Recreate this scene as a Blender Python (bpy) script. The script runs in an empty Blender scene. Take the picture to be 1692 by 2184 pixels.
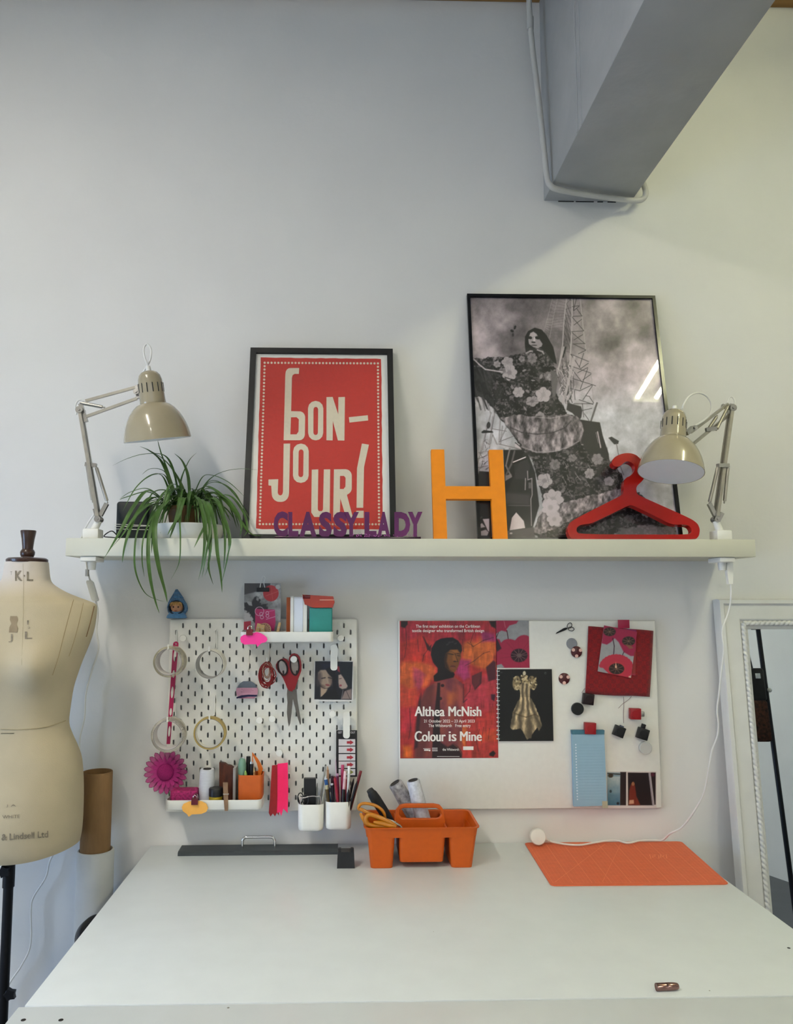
import bpy, bmesh, math, random
import numpy as np
from mathutils import Vector, Matrix, Quaternion
from mathutils.geometry import tessellate_polygon

# ------------------------------------------------------------------ camera, light, exposure
scene = bpy.context.scene
FPX = 1650.0                      # focal length in pixels of the 1692 x 2184 frame
CAM = Vector((0.0, -2.36, 1.49))
YAW, PITCH = math.radians(1.5), math.radians(5.54)
PPX, PPY = 846 - 68, 1092 + 31    # principal point (the photo is slightly cropped)
fwd = Vector((math.sin(YAW) * math.cos(PITCH), math.cos(YAW) * math.cos(PITCH), math.sin(PITCH)))
rgt = Vector((math.cos(YAW), -math.sin(YAW), 0))
upv = rgt.cross(fwd)
cd = bpy.data.cameras.new('camera')
cam = bpy.data.objects.new('camera', cd)
scene.collection.objects.link(cam)
cam.matrix_world = Matrix(((rgt.x, upv.x, -fwd.x, CAM.x), (rgt.y, upv.y, -fwd.y, CAM.y), (rgt.z, upv.z, -fwd.z, CAM.z), (0, 0, 0, 1)))
cd.sensor_fit = 'VERTICAL'
cd.sensor_height = 36.0
cd.sensor_width = 36.0 * 1692 / 2184
cd.lens = 36.0 * FPX / 2184
cd.shift_x = (846 - PPX) / 2184
cd.shift_y = (PPY - 1092) / 2184
cd.clip_start = 0.05
scene.camera = cam

scene.view_settings.view_transform = 'Standard'
scene.view_settings.look = 'None'
scene.view_settings.gamma = 1.0
scene.view_settings.use_curve_mapping = False
scene.view_settings.exposure = 0.68

world = bpy.data.worlds.new('world')
scene.world = world
world.use_nodes = True
wn = world.node_tree
wn.nodes['Background'].inputs['Color'].default_value = (0.62, 0.78, 1.0, 1)
wn.nodes['Background'].inputs['Strength'].default_value = 0.6

def area(name, loc, rot, sx, sy, watts, col):
    d = bpy.data.lights.new(name, 'AREA')
    d.shape = 'RECTANGLE'
    d.size, d.size_y = sx, sy
    d.energy = watts
    d.color = col
    o = bpy.data.objects.new(name, d)
    scene.collection.objects.link(o)
    o.location = loc
    o.rotation_euler = rot
    return o

# daylight through the left window, and added fill light behind the camera
area('daylight_left', (-2.85, -1.45, 1.05), (0, math.radians(-90), 0), 1.3, 1.5, 42, (0.44, 0.65, 1.0))
area('fill_rear', (0.2, -5.35, 1.7), (math.radians(90), 0, 0), 3.0, 1.6, 4, (1.0, 0.98, 0.94))

# ------------------------------------------------------------------ pixel rays (used to lay the room out at real depths)
def ray(px, py):
    return (fwd * FPX + rgt * (px - PPX) - upv * (py - PPY)).normalized()
def P(px, py, Y):
    d = ray(px, py)
    return CAM + d * ((Y - CAM.y) / d.y)
def PZ(px, py, Z):
    d = ray(px, py)
    return CAM + d * ((Z - CAM.z) / d.z)
def PP(px, py, o, n):
    d = ray(px, py)
    return CAM + d * ((Vector(o) - CAM).dot(n) / d.dot(n))

# ------------------------------------------------------------------ materials
def lin(c):
    if isinstance(c, str):
        c = tuple(int(c[i:i + 2], 16) / 255 for i in (0, 2, 4))
    return tuple((x / 12.92 if x <= 0.04045 else ((x + 0.055) / 1.055) ** 2.4) for x in c[:3])
def M(name, col, rough=0.5, metal=0.0, var=0.06, scale=40.0, bump=0.0, bscale=None, trans=0.0, ior=1.45, coat=0.0, spec=0.5, alpha=1.0, stretch=None, sheen=0.0):
    m = bpy.data.materials.new(name)
    m.use_nodes = True
    nt = m.node_tree
    b = nt.nodes['Principled BSDF']
    L = lin(col)
    tc = nt.nodes.new('ShaderNodeTexCoord')
    src = tc.outputs['Object']
    if stretch:
        mp = nt.nodes.new('ShaderNodeMapping')
        mp.inputs['Scale'].default_value = stretch
        nt.links.new(src, mp.inputs['Vector'])
        src = mp.outputs['Vector']
    nz = nt.nodes.new('ShaderNodeTexNoise')
    nz.inputs['Scale'].default_value = scale
    nz.inputs['Detail'].default_value = 4
    nt.links.new(src, nz.inputs['Vector'])
    cr = nt.nodes.new('ShaderNodeValToRGB')
    cr.color_ramp.elements[0].position = 0.3
    cr.color_ramp.elements[1].position = 0.7
    cr.color_ramp.elements[0].color = tuple(max(0, x * (1 - var)) for x in L) + (1,)
    cr.color_ramp.elements[1].color = tuple(min(1, x * (1 + var)) for x in L) + (1,)
    nt.links.new(nz.outputs['Fac'], cr.inputs['Fac'])
    nt.links.new(cr.outputs['Color'], b.inputs['Base Color'])
    b.inputs['Roughness'].default_value = rough
    b.inputs['Metallic'].default_value = metal
    b.inputs['IOR'].default_value = ior
    b.inputs['Specular IOR Level'].default_value = spec
    b.inputs['Transmission Weight'].default_value = trans
    b.inputs['Coat Weight'].default_value = coat
    b.inputs['Sheen Weight'].default_value = sheen
    b.inputs['Alpha'].default_value = alpha
    if bump:
        n2 = nt.nodes.new('ShaderNodeTexNoise')
        n2.inputs['Scale'].default_value = bscale or scale * 4
        n2.inputs['Detail'].default_value = 3
        nt.links.new(src, n2.inputs['Vector'])
        bp = nt.nodes.new('ShaderNodeBump')
        bp.inputs['Strength'].default_value = bump
        bp.inputs['Distance'].default_value = 0.004
        nt.links.new(n2.outputs['Fac'], bp.inputs['Height'])
        nt.links.new(bp.outputs['Normal'], b.inputs['Normal'])
    return m
def Mprint(name, rough=0.45, coat=0.0):
    m = bpy.data.materials.new(name)
    m.use_nodes = True
    nt = m.node_tree
    b = nt.nodes['Principled BSDF']
    a = nt.nodes.new('ShaderNodeAttribute')
    a.attribute_name = 'ink'
    nt.links.new(a.outputs['Color'], b.inputs['Base Color'])
    b.inputs['Roughness'].default_value = rough
    b.inputs['Coat Weight'].default_value = coat
    return m
def Memit(name, col, strength):
    m = bpy.data.materials.new(name)
    m.use_nodes = True
    b = m.node_tree.nodes['Principled BSDF']
    b.inputs['Base Color'].default_value = lin(col) + (1,)
    b.inputs['Emission Color'].default_value = lin(col) + (1,)
    b.inputs['Emission Strength'].default_value = strength
    return m

# ------------------------------------------------------------------ mesh helpers
ORG = {}
def V3(p):
    return Vector(p)
def frame_of(d):
    d = d.normalized()
    a = Vector((0, 0, 1)) if abs(d.z) < 0.95 else Vector((1, 0, 0))
    x = a.cross(d).normalized()
    return x, d.cross(x)
class MB:
    def __init__(s):
        s.v, s.f, s.mi, s.m = [], [], [], 0
    def add(s, vs, fs, mi=None):
        k = len(s.v)
        s.v += [Vector(p) for p in vs]
        s.f += [tuple(i + k for i in f) for f in fs]
        s.mi += [s.m if mi is None else mi] * len(fs)
        return s
    def quad(s, a, b, c, d):
        return s.add([a, b, c, d], [(0, 1, 2, 3)])
    def box(s, c, size, bev=0.0, seg=2, M4=None):
        bm = bmesh.new()
        bmesh.ops.create_cube(bm, size=1)
        bmesh.ops.scale(bm, vec=size, verts=bm.verts)
        if bev:
            bmesh.ops.bevel(bm, geom=bm.edges[:], offset=bev, segments=seg, profile=0.5, affect='EDGES')
        T = Matrix.Translation(Vector(c)) @ (M4 or Matrix())
        bm.verts.index_update()
        s.add([T @ v.co for v in bm.verts], [[v.index for v in f.verts] for f in bm.faces])
        bm.free()
        return s
    def box2(s, a, b, bev=0.0, seg=2):
        a, b = Vector(a), Vector(b)
        return s.box((a + b) / 2, [abs(x) for x in (b - a)], bev, seg)
    def ring(s, pts_rings, closed=True, cap=True, loop=False):
        n = len(pts_rings[0])
        vs = [p for r in pts_rings for p in r]
        fs = []
        R = len(pts_rings)
        for i in range(R if loop else R - 1):
            j2 = (i + 1) % R
            for j in range(n if closed else n - 1):
                k = (j + 1) % n
                fs.append((i * n + j, i * n + k, j2 * n + k, j2 * n + j))
        if cap and closed and not loop:
            fs.append(tuple(reversed(range(n))))
            fs.append(tuple((R - 1) * n + j for j in range(n)))
        return s.add(vs, fs)
    def tube(s, pts, r, seg=10, cap=True, loop=False):
        pts = [Vector(p) for p in pts]
        n = len(pts)
        rs = r if hasattr(r, '__len__') else [r] * n
        rings = []
        x = None
        for i, p in enumerate(pts):
            if loop:
                d = pts[(i + 1) % n] - pts[i - 1]
            else:
                d = pts[min(i + 1, n - 1)] - pts[max(i - 1, 0)]
            d.normalize()
            if x is None:
                x, y = frame_of(d)
            else:
                x = (x - d * x.dot(d))
                if x.length < 1e-6:
                    x, y = frame_of(d)
                x.normalize()
            y = d.cross(x)
            rings.append([p + x * (rs[i] * math.cos(2 * math.pi * k / seg)) + y * (rs[i] * math.sin(2 * math.pi * k / seg)) for k in range(seg)])
        return s.ring(rings, cap=cap, loop=loop)
    def cyl(s, a, b, r0, r1=None, seg=24, cap=True):
        a, b = Vector(a), Vector(b)
        x, y = frame_of(b - a)
        r1 = r0 if r1 is None else r1
        rings = [[p + x * (r * math.cos(2 * math.pi * k / seg)) + y * (r * math.sin(2 * math.pi * k / seg)) for k in range(seg)] for p, r in ((a, r0), (b, r1))]
        return s.ring(rings, cap=cap)
    def lathe(s, prof, T=None, seg=40, loop=False, sx=1.0, sy=1.0):
        T = T or Matrix()
        rings = [[T @ Vector((r * sx * math.cos(2 * math.pi * k / seg), r * sy * math.sin(2 * math.pi * k / seg), z)) for k in range(seg)] for r, z in prof]
        return s.ring(rings, cap=not loop, loop=loop)
    def sphere(s, c, r, seg=20, rings=12, sc=(1, 1, 1), T=None):
        prof = [(r * math.sin(math.pi * (i + 0.02) / (rings + 0.04)), -r * math.cos(math.pi * (i + 0.02) / (rings + 0.04))) for i in range(rings + 1)]
        TT = Matrix.Translation(Vector(c)) @ (T or Matrix()) @ Matrix.Diagonal((sc[0], sc[1], sc[2], 1))
        return s.lathe(prof, TT, seg)
    def prism(s, outer, holes, o, ux, uy, depth, bev=0.0):
        """polygon (2-D, with holes) in the plane o + x*ux + y*uy, thickened by the vector depth"""
        o, ux, uy, dp = Vector(o), Vector(ux), Vector(uy), Vector(depth)
        loops = [list(outer)] + [list(h) for h in (holes or [])]
        flat = [p for l in loops for p in l]
        tris = tessellate_polygon([[Vector((p[0], p[1], 0)) for p in l] for l in loops])
        n = len(flat)
        vs = [o + ux * p[0] + uy * p[1] for p in flat]
        nrm = ux.cross(uy)
        fs = []
        for t in tris:
            a, b, c = (Vector((flat[i][0], flat[i][1])) for i in t)
            t = tuple(t)
            if (b - a).cross(c - a) < 0:
                t = t[::-1]
            fs.append(t)
        if dp.length < 1e-9:
            return s.add(vs, fs)
        flip = nrm.dot(dp) > 0
        vs += [v + dp for v in vs]
        out = []
        for t in fs:
            out.append(t[::-1] if flip else t)
            t2 = tuple(i + n for i in t)
            out.append(t2 if flip else t2[::-1])
        k = 0
        for l in loops:
            m = len(l)
            for i in range(m):
                a, b = k + i, k + (i + 1) % m
                out.append((a, b, b + n, a + n))
            k += m
        return s.add(vs, out)
    def xform(s, T, start=0):
        for i in range(start, len(s.v)):
            s.v[i] = T @ s.v[i]
        return s
    def build(s, name, mats, parent=None, origin=None, smooth=38, fixn=True, ink=None):
        if not isinstance(mats, (list, tuple)):
            mats = [mats]
        if parent is not None:
            org = ORG[parent.name]
        else:
            if origin is None:
                lo = [min(v[i] for v in s.v) for i in range(3)]
                hi = [max(v[i] for v in s.v) for i in range(3)]
                origin = ((lo[0] + hi[0]) / 2, (lo[1] + hi[1]) / 2, lo[2])
            org = Vector(origin)
        me = bpy.data.meshes.new(name)
        me.from_pydata([tuple(v - org) for v in s.v], [], s.f)
        for m in mats:
            me.materials.append(m)
        if len(mats) > 1:
            me.polygons.foreach_set('material_index', s.mi)
        if fixn:
            bm = bmesh.new()
            bm.from_mesh(me)
            bmesh.ops.recalc_face_normals(bm, faces=bm.faces[:])
            bm.to_mesh(me)
            bm.free()
        if smooth:
            me.polygons.foreach_set('use_smooth', [True] * len(me.polygons))
            me.set_sharp_from_angle(angle=math.radians(smooth))
        if ink is not None:
            at = me.color_attributes.new('ink', 'FLOAT_COLOR', 'POINT')
            at.data.foreach_set('color', np.asarray(ink, dtype=np.float32).ravel())
        me.update()
        o = bpy.data.objects.new(name, me)
        scene.collection.objects.link(o)
        if parent is not None:
            o.parent = parent
        else:
            o.location = org
        ORG[o.name] = org
        return o
def thing(name, label, cat, loc, group=None):
    o = bpy.data.objects.new(name, None)
    scene.collection.objects.link(o)
    o.empty_display_size = 0.05
    o.location = loc
    ORG[o.name] = Vector(loc)
    return tag(o, label, cat, group)
def tag(o, label, cat, group=None, kind=None):
    o['label'] = label
    o['category'] = cat
    if group:
        o['group'] = group
    if kind:
        o['kind'] = kind
    return o
def lab(o, label):
    o['label'] = label
    return o
def struct(o):
    o['kind'] = 'structure'
    return o
def arc(cx, cy, r, a0, a1, n, ry=None):
    ry = r if ry is None else ry
    return [(cx + r * math.cos(math.radians(a0 + (a1 - a0) * i / n)), cy + ry * math.sin(math.radians(a0 + (a1 - a0) * i / n))) for i in range(n + 1)]
def rrect(x0, y0, x1, y1, r, n=4):
    return arc(x1 - r, y1 - r, r, 0, 90, n) + arc(x0 + r, y1 - r, r, 90, 180, n) + arc(x0 + r, y0 + r, r, 180, 270, n) + arc(x1 - r, y0 + r, r, 270, 360, n)
def spline(pts, n=8):
    """Catmull-Rom through the points"""
    pts = [Vector(p) for p in pts]
    out = []
    for i in range(len(pts) - 1):
        a, b, c, d = pts[max(i - 1, 0)], pts[i], pts[i + 1], pts[min(i + 2, len(pts) - 1)]
        for k in range(n):
            t = k / n
            out.append(0.5 * ((2 * b) + (c - a) * t + (2 * a - 5 * b + 4 * c - d) * t * t + (3 * b - a - 3 * c + d) * t ** 3))
    out.append(pts[-1])
    return out
_tc = {}
def text_geo(s, bold=0.0, spacing=1.0):
    """outline lettering as flat faces, box-normalised to 0..1"""
    key = (s, bold, spacing)
    if key not in _tc:
        cu = bpy.data.curves.new('lettering', 'FONT')
        cu.body = s
        cu.offset = bold
        cu.resolution_u = 3
        cu.space_character = spacing
        cu.fill_mode = 'FRONT'
        ob = bpy.data.objects.new('lettering', cu)
        scene.collection.objects.link(ob)
        dg = bpy.context.evaluated_depsgraph_get()
        dg.update()
        me = bpy.data.meshes.new_from_object(ob.evaluated_get(dg))
        vs = [(v.co.x, v.co.y) for v in me.vertices]
        fs = [tuple(p.vertices) for p in me.polygons]
        bpy.data.objects.remove(ob)
        bpy.data.curves.remove(cu)
        bpy.data.meshes.remove(me)
        x0, x1 = min(v[0] for v in vs), max(v[0] for v in vs)
        y0, y1 = min(v[1] for v in vs), max(v[1] for v in vs)
        _tc[key] = ([((v[0] - x0) / (x1 - x0), (v[1] - y0) / (y1 - y0)) for v in vs], fs)
    return _tc[key]
def text_on(mb, s, fn, x0, y0, x1, y1, bold=0.0, mi=None):
    """letters filling the box; fn maps (x, y) to a 3-D point; y0 is the baseline side"""
    vs, fs = text_geo(s, bold)
    mb.add([fn(x0 + (x1 - x0) * u, y0 + (y1 - y0) * v) for u, v in vs], fs, mi)
# ------------------------------------------------------------------ shared materials
W_WALL = M('painted_plaster', 'dcdcda', 0.85, var=0.025, scale=3.0, bump=0.12, bscale=60)
W_WHITE = M('white_lacquer', 'dcdcd4', 0.35, var=0.015, scale=6)
W_TABLE = M('white_laminate', 'd9dfe1', 0.32, var=0.02, scale=14, bump=0.03, bscale=300)
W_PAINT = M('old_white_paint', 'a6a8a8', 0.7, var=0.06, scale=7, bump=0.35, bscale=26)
W_WOOD = M('ceiling_timber', '9a7444', 0.7, var=0.25, scale=6, stretch=(0.6, 8, 8))
W_FLOOR = M('grey_floor_paint', '44474c', 0.45, var=0.12, scale=5, bump=0.08)
PLASTIC_W = M('white_plastic', 'e6e6e0', 0.35, var=0.02)
STEEL_W = M('white_powder_steel', 'e2e2dc', 0.4, var=0.02, scale=60)
BLACK = M('black_plastic', '17171a', 0.4, var=0.2)
BLACKF = M('black_fabric', '141416', 0.9, var=0.3, sheen=0.2)
CHROME = M('chrome', 'd8d8d8', 0.12, metal=1.0, var=0.03)
STEEL = M('brushed_steel', 'a5a49e', 0.33, metal=0.9, var=0.08, scale=90)
def Mpane(name, tint=(1, 1, 1), boost=1.0):
    m = bpy.data.materials.new(name)
    m.use_nodes = True
    nt = m.node_tree
    nt.nodes.remove(nt.nodes['Principled BSDF'])
    tr, gl, lw, pw, mu, mx = (nt.nodes.new('ShaderNode' + k) for k in ('BsdfTransparent', 'BsdfGlossy', 'LayerWeight', 'Math', 'Math', 'MixShader'))
    tr.inputs['Color'].default_value = tint + (1,)
    gl.inputs['Roughness'].default_value = 0.015
    lw.inputs['Blend'].default_value = 0.5
    pw.operation = 'POWER'
    pw.inputs[1].default_value = 5.0
    mu.operation = 'MULTIPLY_ADD'
    mu.inputs[1].default_value = 0.6
    mu.inputs[2].default_value = 0.022
    nt.links.new(lw.outputs['Facing'], pw.inputs[0])
    nt.links.new(pw.outputs[0], mu.inputs[0])
    nt.links.new(mu.outputs[0], mx.inputs['Fac'])
    nt.links.new(tr.outputs[0], mx.inputs[1])
    nt.links.new(gl.outputs[0], mx.inputs[2])
    nt.links.new(mx.outputs[0], nt.nodes['Material Output'].inputs['Surface'])
    return m
GLASS = Mpane('clear_glazing')

XL, XR, YF, ZC = -2.55, 3.3, -5.5, 3.62
def wall(name, o, ux, uy, w, h, depth, holes=None):
    return struct(MB().prism([(0, 0), (w, 0), (w, h), (0, h)], holes, o, ux, uy, depth).build(name, W_WALL, smooth=0))
wall('wall_back', (XL, 0, 0), (1, 0, 0), (0, 0, 1), XR - XL, ZC, (0, 0.12, 0))
wz = (0.45, 1.70)
wall('wall_left', (XL, YF, 0), (0, 1, 0), (0, 0, 1), -YF, ZC, (-0.14, 0, 0), [[(3.5, wz[0]), (4.6, wz[0]), (4.6, wz[1]), (3.5, wz[1])]])
wall('wall_right', (XR, YF, 0), (0, 1, 0), (0, 0, 1), -YF, ZC, (0.12, 0, 0))
wall('wall_front', (XL, YF, 0), (1, 0, 0), (0, 0, 1), XR - XL, ZC, (0, -0.14, 0), [[(1.2, 0.9), (4.3, 0.9), (4.3, 2.6), (1.2, 2.6)]])
struct(MB().box2((XL, YF, -0.1), (XR, 0, 0)).build('floor', W_FLOOR, smooth=0))
struct(MB().box2((XL, YF, ZC), (XR, 0, ZC + 0.1)).build('ceiling', W_WALL, smooth=0))
# windows: sash frame with glazing bars in each opening
def window(name, o, u, w, h, cols, rows, th):
    o, u = Vector(o), Vector(u)
    z = Vector((0, 0, 1))
    n = u.cross(z)
    b = MB()
    outer = [(0, 0), (w, 0), (w, h), (0, h)]
    holes = []
    fw, bw = 0.055, 0.035
    cw = (w - 2 * fw - (cols - 1) * bw) / cols
    ch = (h - 2 * fw - (rows - 1) * bw) / rows
    for i in range(cols):
        for j in range(rows):
            x, y = fw + i * (cw + bw), fw + j * (ch + bw)
            holes.append([(x, y), (x + cw, y), (x + cw, y + ch), (x, y + ch)])
    b.prism(outer, holes, o, u, z, n * th)
    f = struct(b.build(name, PLASTIC_W, smooth=0))
    MB().prism([(fw / 2, fw / 2), (w - fw / 2, fw / 2), (w - fw / 2, h - fw / 2), (fw / 2, h - fw / 2)], None, o + n * (th * 0.5 - 0.002), u, z, n * 0.004).build('pane', GLASS, f, smooth=0)
window('window_1', (XL - 0.09, -2.0, wz[0]), (0, 1, 0), 1.1, 1.25, 2, 2, 0.05)
window('window_2', (XL + 1.2, YF - 0.05, 0.9), (1, 0, 0), 3.1, 1.7, 4, 2, -0.05)

# timber wall plate along the top of the wall and the boxed white beam that meets the wall
struct(MB().box2((XL, -0.04, 3.457), (XR, 0, ZC), 0.004).build('trim_1', W_WOOD))
b = MB()
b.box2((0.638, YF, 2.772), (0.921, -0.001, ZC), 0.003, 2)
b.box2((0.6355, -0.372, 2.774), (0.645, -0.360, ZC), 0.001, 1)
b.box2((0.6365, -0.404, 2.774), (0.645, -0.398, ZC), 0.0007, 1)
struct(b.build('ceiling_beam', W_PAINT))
b = MB()  # dark strips stand in for the shadow in the cracks at the beam end
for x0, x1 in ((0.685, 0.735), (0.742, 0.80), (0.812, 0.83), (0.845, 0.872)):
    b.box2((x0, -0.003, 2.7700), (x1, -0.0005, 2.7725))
struct(b.build('crack_shadow_strips', M('crack_shadow_dark', '2a2826', 0.9, var=0.3), smooth=0))

# white conduit wrapped round the end of the beam
yc = -0.115
pts = [(0.583, yc + 0.04, 3.55), (0.588, yc + 0.035, 3.3), (0.603, yc + 0.015, 3.05), (0.614, yc + 0.003, 2.86), (0.619, yc, 2.79), (0.628, yc, 2.762), (0.66, yc + 0.01, 2.752),
       (0.78, yc + 0.042, 2.752), (0.91, yc + 0.070, 2.754), (0.944, yc + 0.074, 2.762), (0.954, yc + 0.074, 2.785), (0.946, yc + 0.08, 2.83), (0.935, yc + 0.09, 2.88)]
PIPE = M('painted_conduit', 'c0c0bc', 0.5, var=0.05, scale=12)
cp = thing('conduit_pipe', 'thin white painted conduit pipe bent around the end of the ceiling beam', 'pipe', pts[5])
MB().tube(spline(pts, 8), 0.0088, 12).build('pipe', PIPE, cp)
p = Vector((0.587, yc + 0.035, 3.32))
MB().cyl(p - Vector((0, 0, .02)), p + Vector((0, 0, .02)), 0.0108).build('coupling', PIPE, cp)

# fluorescent battens hung parallel to the beam; the rear pair is added fill
TUBE = Memit('lit_tube', 'fffdcc', 50.0)
FILL_R = Memit('fill_diffuser_rear_right', 'fff9e2', 42.0)  # glow of the added rear right fill batten
TUBE_L = Memit('lit_diffuser_left', 'fff7e8', 45.0)
FILL_B = Memit('fill_diffuser_rear_left', 'fbf9f4', 18.0)  # glow of the added rear left fill batten
def batten(label, x, z, y0, y1, mat, twin):
    t = thing('fluorescent_light', label, 'light fitting', (x, (y0 + y1) / 2, z), None)
    MB().box2((x - 0.045, y0, z + 0.05), (x + 0.045, y1, z + 0.11), 0.006).build('housing', PLASTIC_W, t)
    if twin:
        for s in (-1, 1):
            MB().cyl((x + s * 0.055, y0 + 0.03, z), (x + s * 0.055, y1 - 0.03, z), 0.013, seg=12).build('tube', mat, t)
        for y in (y0, y1):
            MB().box2((x - 0.08, y - 0.012, z - 0.02), (x + 0.08, y + 0.012, z + 0.06), 0.004).build('end_cap', PLASTIC_W, t)
    else:
        for s in (-1, 1):
            MB().box2((x + s * 0.075 - 0.003, y0, z - 0.012), (x + s * 0.075 + 0.003, y1, z + 0.05)).build('side_panel', PLASTIC_W, t, smooth=0)
        for y in (y0, y1):
            MB().box2((x - 0.078, y - 0.004, z - 0.012), (x + 0.078, y + 0.004, z + 0.05)).build('end_cap', PLASTIC_W, t, smooth=0)
        MB().box2((x - 0.071, y0 + 0.005, z), (x + 0.071, y1 - 0.005, z + 0.005)).build('diffuser', mat, t, smooth=0)
    for y in (y0 + 0.2, y1 - 0.2):
        MB().cyl((x, y, z + 0.1), (x, y, ZC), 0.004, seg=8).build('hanger_rod', STEEL, t)
    return t
batten('twin-tube fluorescent batten right of the beam, near the wall', 1.75, 3.31, -1.85, -0.95, TUBE, True)
batten('fluorescent batten with a diffuser left of the beam, near the wall', -1.37, 3.46, -2.9, -1.4, TUBE_L, False)
batten('added unseen fill batten with a diffuser left of the beam, far behind the viewer', -1.37, 3.46, -5.3, -4.1, FILL_B, False)
batten('added unseen fill batten with a diffuser right of the beam, far behind the viewer', 1.75, 3.31, -5.3, -4.1, FILL_R, False)

# ------------------------------------------------------------------ shelf and tables
sh = MB().box2((-0.762, -0.230, 1.6140), (1.150, -0.0005, 1.6632), 0.0015, 2).build('wall_shelf', M('shelf_white', 'cfcfc0', 0.45, var=0.02, scale=9))
tag(sh, 'long thick white floating shelf mounted on the wall above the pegboard', 'shelf')
ZS = 1.6632
ZT = 0.780
t = thing('table', 'wide white table pushed against the wall under the shelf, holding the orange caddy', 'table', (0.2, -0.42, 0))
b = MB().box2((-0.563, -0.9035, ZT - 0.034), (0.981, -0.004, ZT), 0.002)
b.build('tabletop', W_TABLE, t)
for x in (-0.52, 0.94):
    for y in (-0.86, -0.05):
        MB().cyl((x, y, 0), (x, y, ZT - 0.034), 0.022).build('leg', STEEL_W, t)
q = PZ(1683, 2022, ZT)
MB().cyl((q.x, q.y, ZT - 0.003), (q.x, q.y, ZT + 0.0004), 0.0032, seg=14).build('screw_hole', BLACK, t)
for px, py, r in ((1514, 2113, 0.0014), (925, 1987, 0.0008)):
    q = PZ(px, py, ZT)
    MB().cyl((q.x, q.y, ZT - 0.003), (q.x, q.y, ZT + 0.0003), r, seg=10).build('speck', STEEL, t)
t = thing('table', 'white table end nearest the viewer, with two dark screw holes', 'table', (0.2, -1.25, 0))
b = MB().box2((-0.573, -1.70, ZT - 0.036), (0.995, -0.9050, ZT - 0.0012), 0.002)
b.build('tabletop', W_TABLE, t)
for x in (-0.52, 0.94):
    for y in (-1.64, -0.96):
        MB().cyl((x, y, 0), (x, y, ZT - 0.036), 0.022).build('leg', STEEL_W, t)
for px, py in ((50, 2174), (130, 2174)):
    q = PZ(px, py, ZT)
    MB().cyl((q.x, q.y, ZT - 0.006), (q.x, q.y, ZT - 0.0008), 0.0042, seg=16).build('screw_hole', BLACK, t)
q = PZ(487, 2148, ZT)
MB().cyl((q.x, q.y, ZT - 0.006), (q.x, q.y, ZT - 0.0008), 0.0022, seg=12).build('screw_hole', STEEL, t)
# ------------------------------------------------------------------ things standing on the shelf
def Z(sc, ox, oy):
    """coordinates of an enlargement back to photo pixels"""
    return lambda X, Y: (ox + X / sc, oy + Y / sc)
def plane_lean(tl, tr, yt, yb, z0):
    a, b = P(*tl, yt), P(*tr, yt)
    o = Vector((a.x, yb, z0))
    uv = Vector((0, yt - yb, a.z - z0))
    h = uv.length
    uv.normalize()
    n = Vector((1, 0, 0)).cross(uv)          # towards the viewer and up
    return o, b.x - a.x, h, uv, n
UX = Vector((1, 0, 0))
def framed(label, tl, tr, yt, yb, bar, thick, frame_mat):
    o, w, h, uv, n = plane_lean(tl, tr, yt, yb, ZS + 0.001)
    o = o - n * 0.0 + uv * (thick * max(0, n.z) * 0.0)
    t = thing('picture_frame', label, 'picture', (o.x + w / 2, o.y, o.z))
    MB().prism([(0, 0), (w, 0), (w, h), (0, h)], [[(bar, bar), (bar, h - bar), (w - bar, h - bar), (w - bar, bar)]], o, UX, uv, -n * thick).build('frame', frame_mat, t, smooth=0)
    q = o - n * (thick * 0.75)
    MB().prism([(bar * .5, bar * .5), (w - bar * .5, bar * .5), (w - bar * .5, h - bar * .5), (bar * .5, h - bar * .5)], None, q, UX, uv, -n * 0.003).build('backing_board', M('backing_board', '6a5238', 0.8), t, smooth=0)
    return t, o, w, h, uv, n
FR_BLACK = M('black_painted_wood', '121213', 0.5, var=0.2)
FR_GLOSS = M('black_gloss_moulding', '0c0c0e', 0.18, var=0.2)
PAPER = M('white_paper', 'e4e4e0', 0.7, var=0.015, scale=80)

# red lettered poster
t, o, w, h, uv, n = framed('black-framed red poster with big cream letters reading BON-JOUR', (534.5, 741), (838, 743), -0.022, -0.160, 0.0175, 0.020, FR_BLACK)
pl = o - n * 0.009
def on(px, py, lift=0.0):
    return PP(px, py, pl + n * lift, n)
MB().prism([(0.012, 0.012), (w - 0.012, 0.012), (w - 0.012, h - 0.012), (0.012, h - 0.012)], None, pl, UX, uv, -n * 0.001).build('mount', PAPER, t, smooth=0)
z4 = Z(2.868, 510, 720)
def plz(mb, pts, holes, zf, onf, lift, mi):
    """flat ink shape given in enlargement coordinates"""
    loops = [pts] + (holes or [])
    flat = [p for l in loops for p in l]
    tris = tessellate_polygon([[Vector((p[0], p[1], 0)) for p in l] for l in loops])
    mb.add([onf(*zf(*p), lift) for p in flat], [tuple(x) for x in tris], mi)
rnd = random.Random(4)
RED = M('red_screenprint_ink', 'bd362d', 0.75, var=0.07, scale=160, bump=0.05)
CREAM = M('cream_paper_ink', 'd6cdb9', 0.8, var=0.03, scale=120)
b = MB()
edge = []
for (x0, y0), (x1, y1) in (((133, 122), (868, 130)), ((870, 131), (880, 1172)), ((878, 1174), (106, 1171)), ((104, 1168), (132, 126))):
    for i in range(24):
        k = i / 24
        edge.append((x0 + (x1 - x0) * k + rnd.uniform(-1.5, 1.5), y0 + (y1 - y0) * k + rnd.uniform(-1.5, 1.5)))
plz(b, edge, None, z4, on, 0.0004, 0)
def dots(p, q, m):
    for i in range(m):
        x, y = p[0] + (q[0] - p[0]) * i / m, p[1] + (q[1] - p[1]) * i / m
        plz(b, [(x + 7 * math.cos(a * math.pi / 4), y + 7 * math.sin(a * math.pi / 4)) for a in range(8)], None, z4, on, 0.0008, 1)
dots((157, 154), (850, 158), 33)
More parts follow.
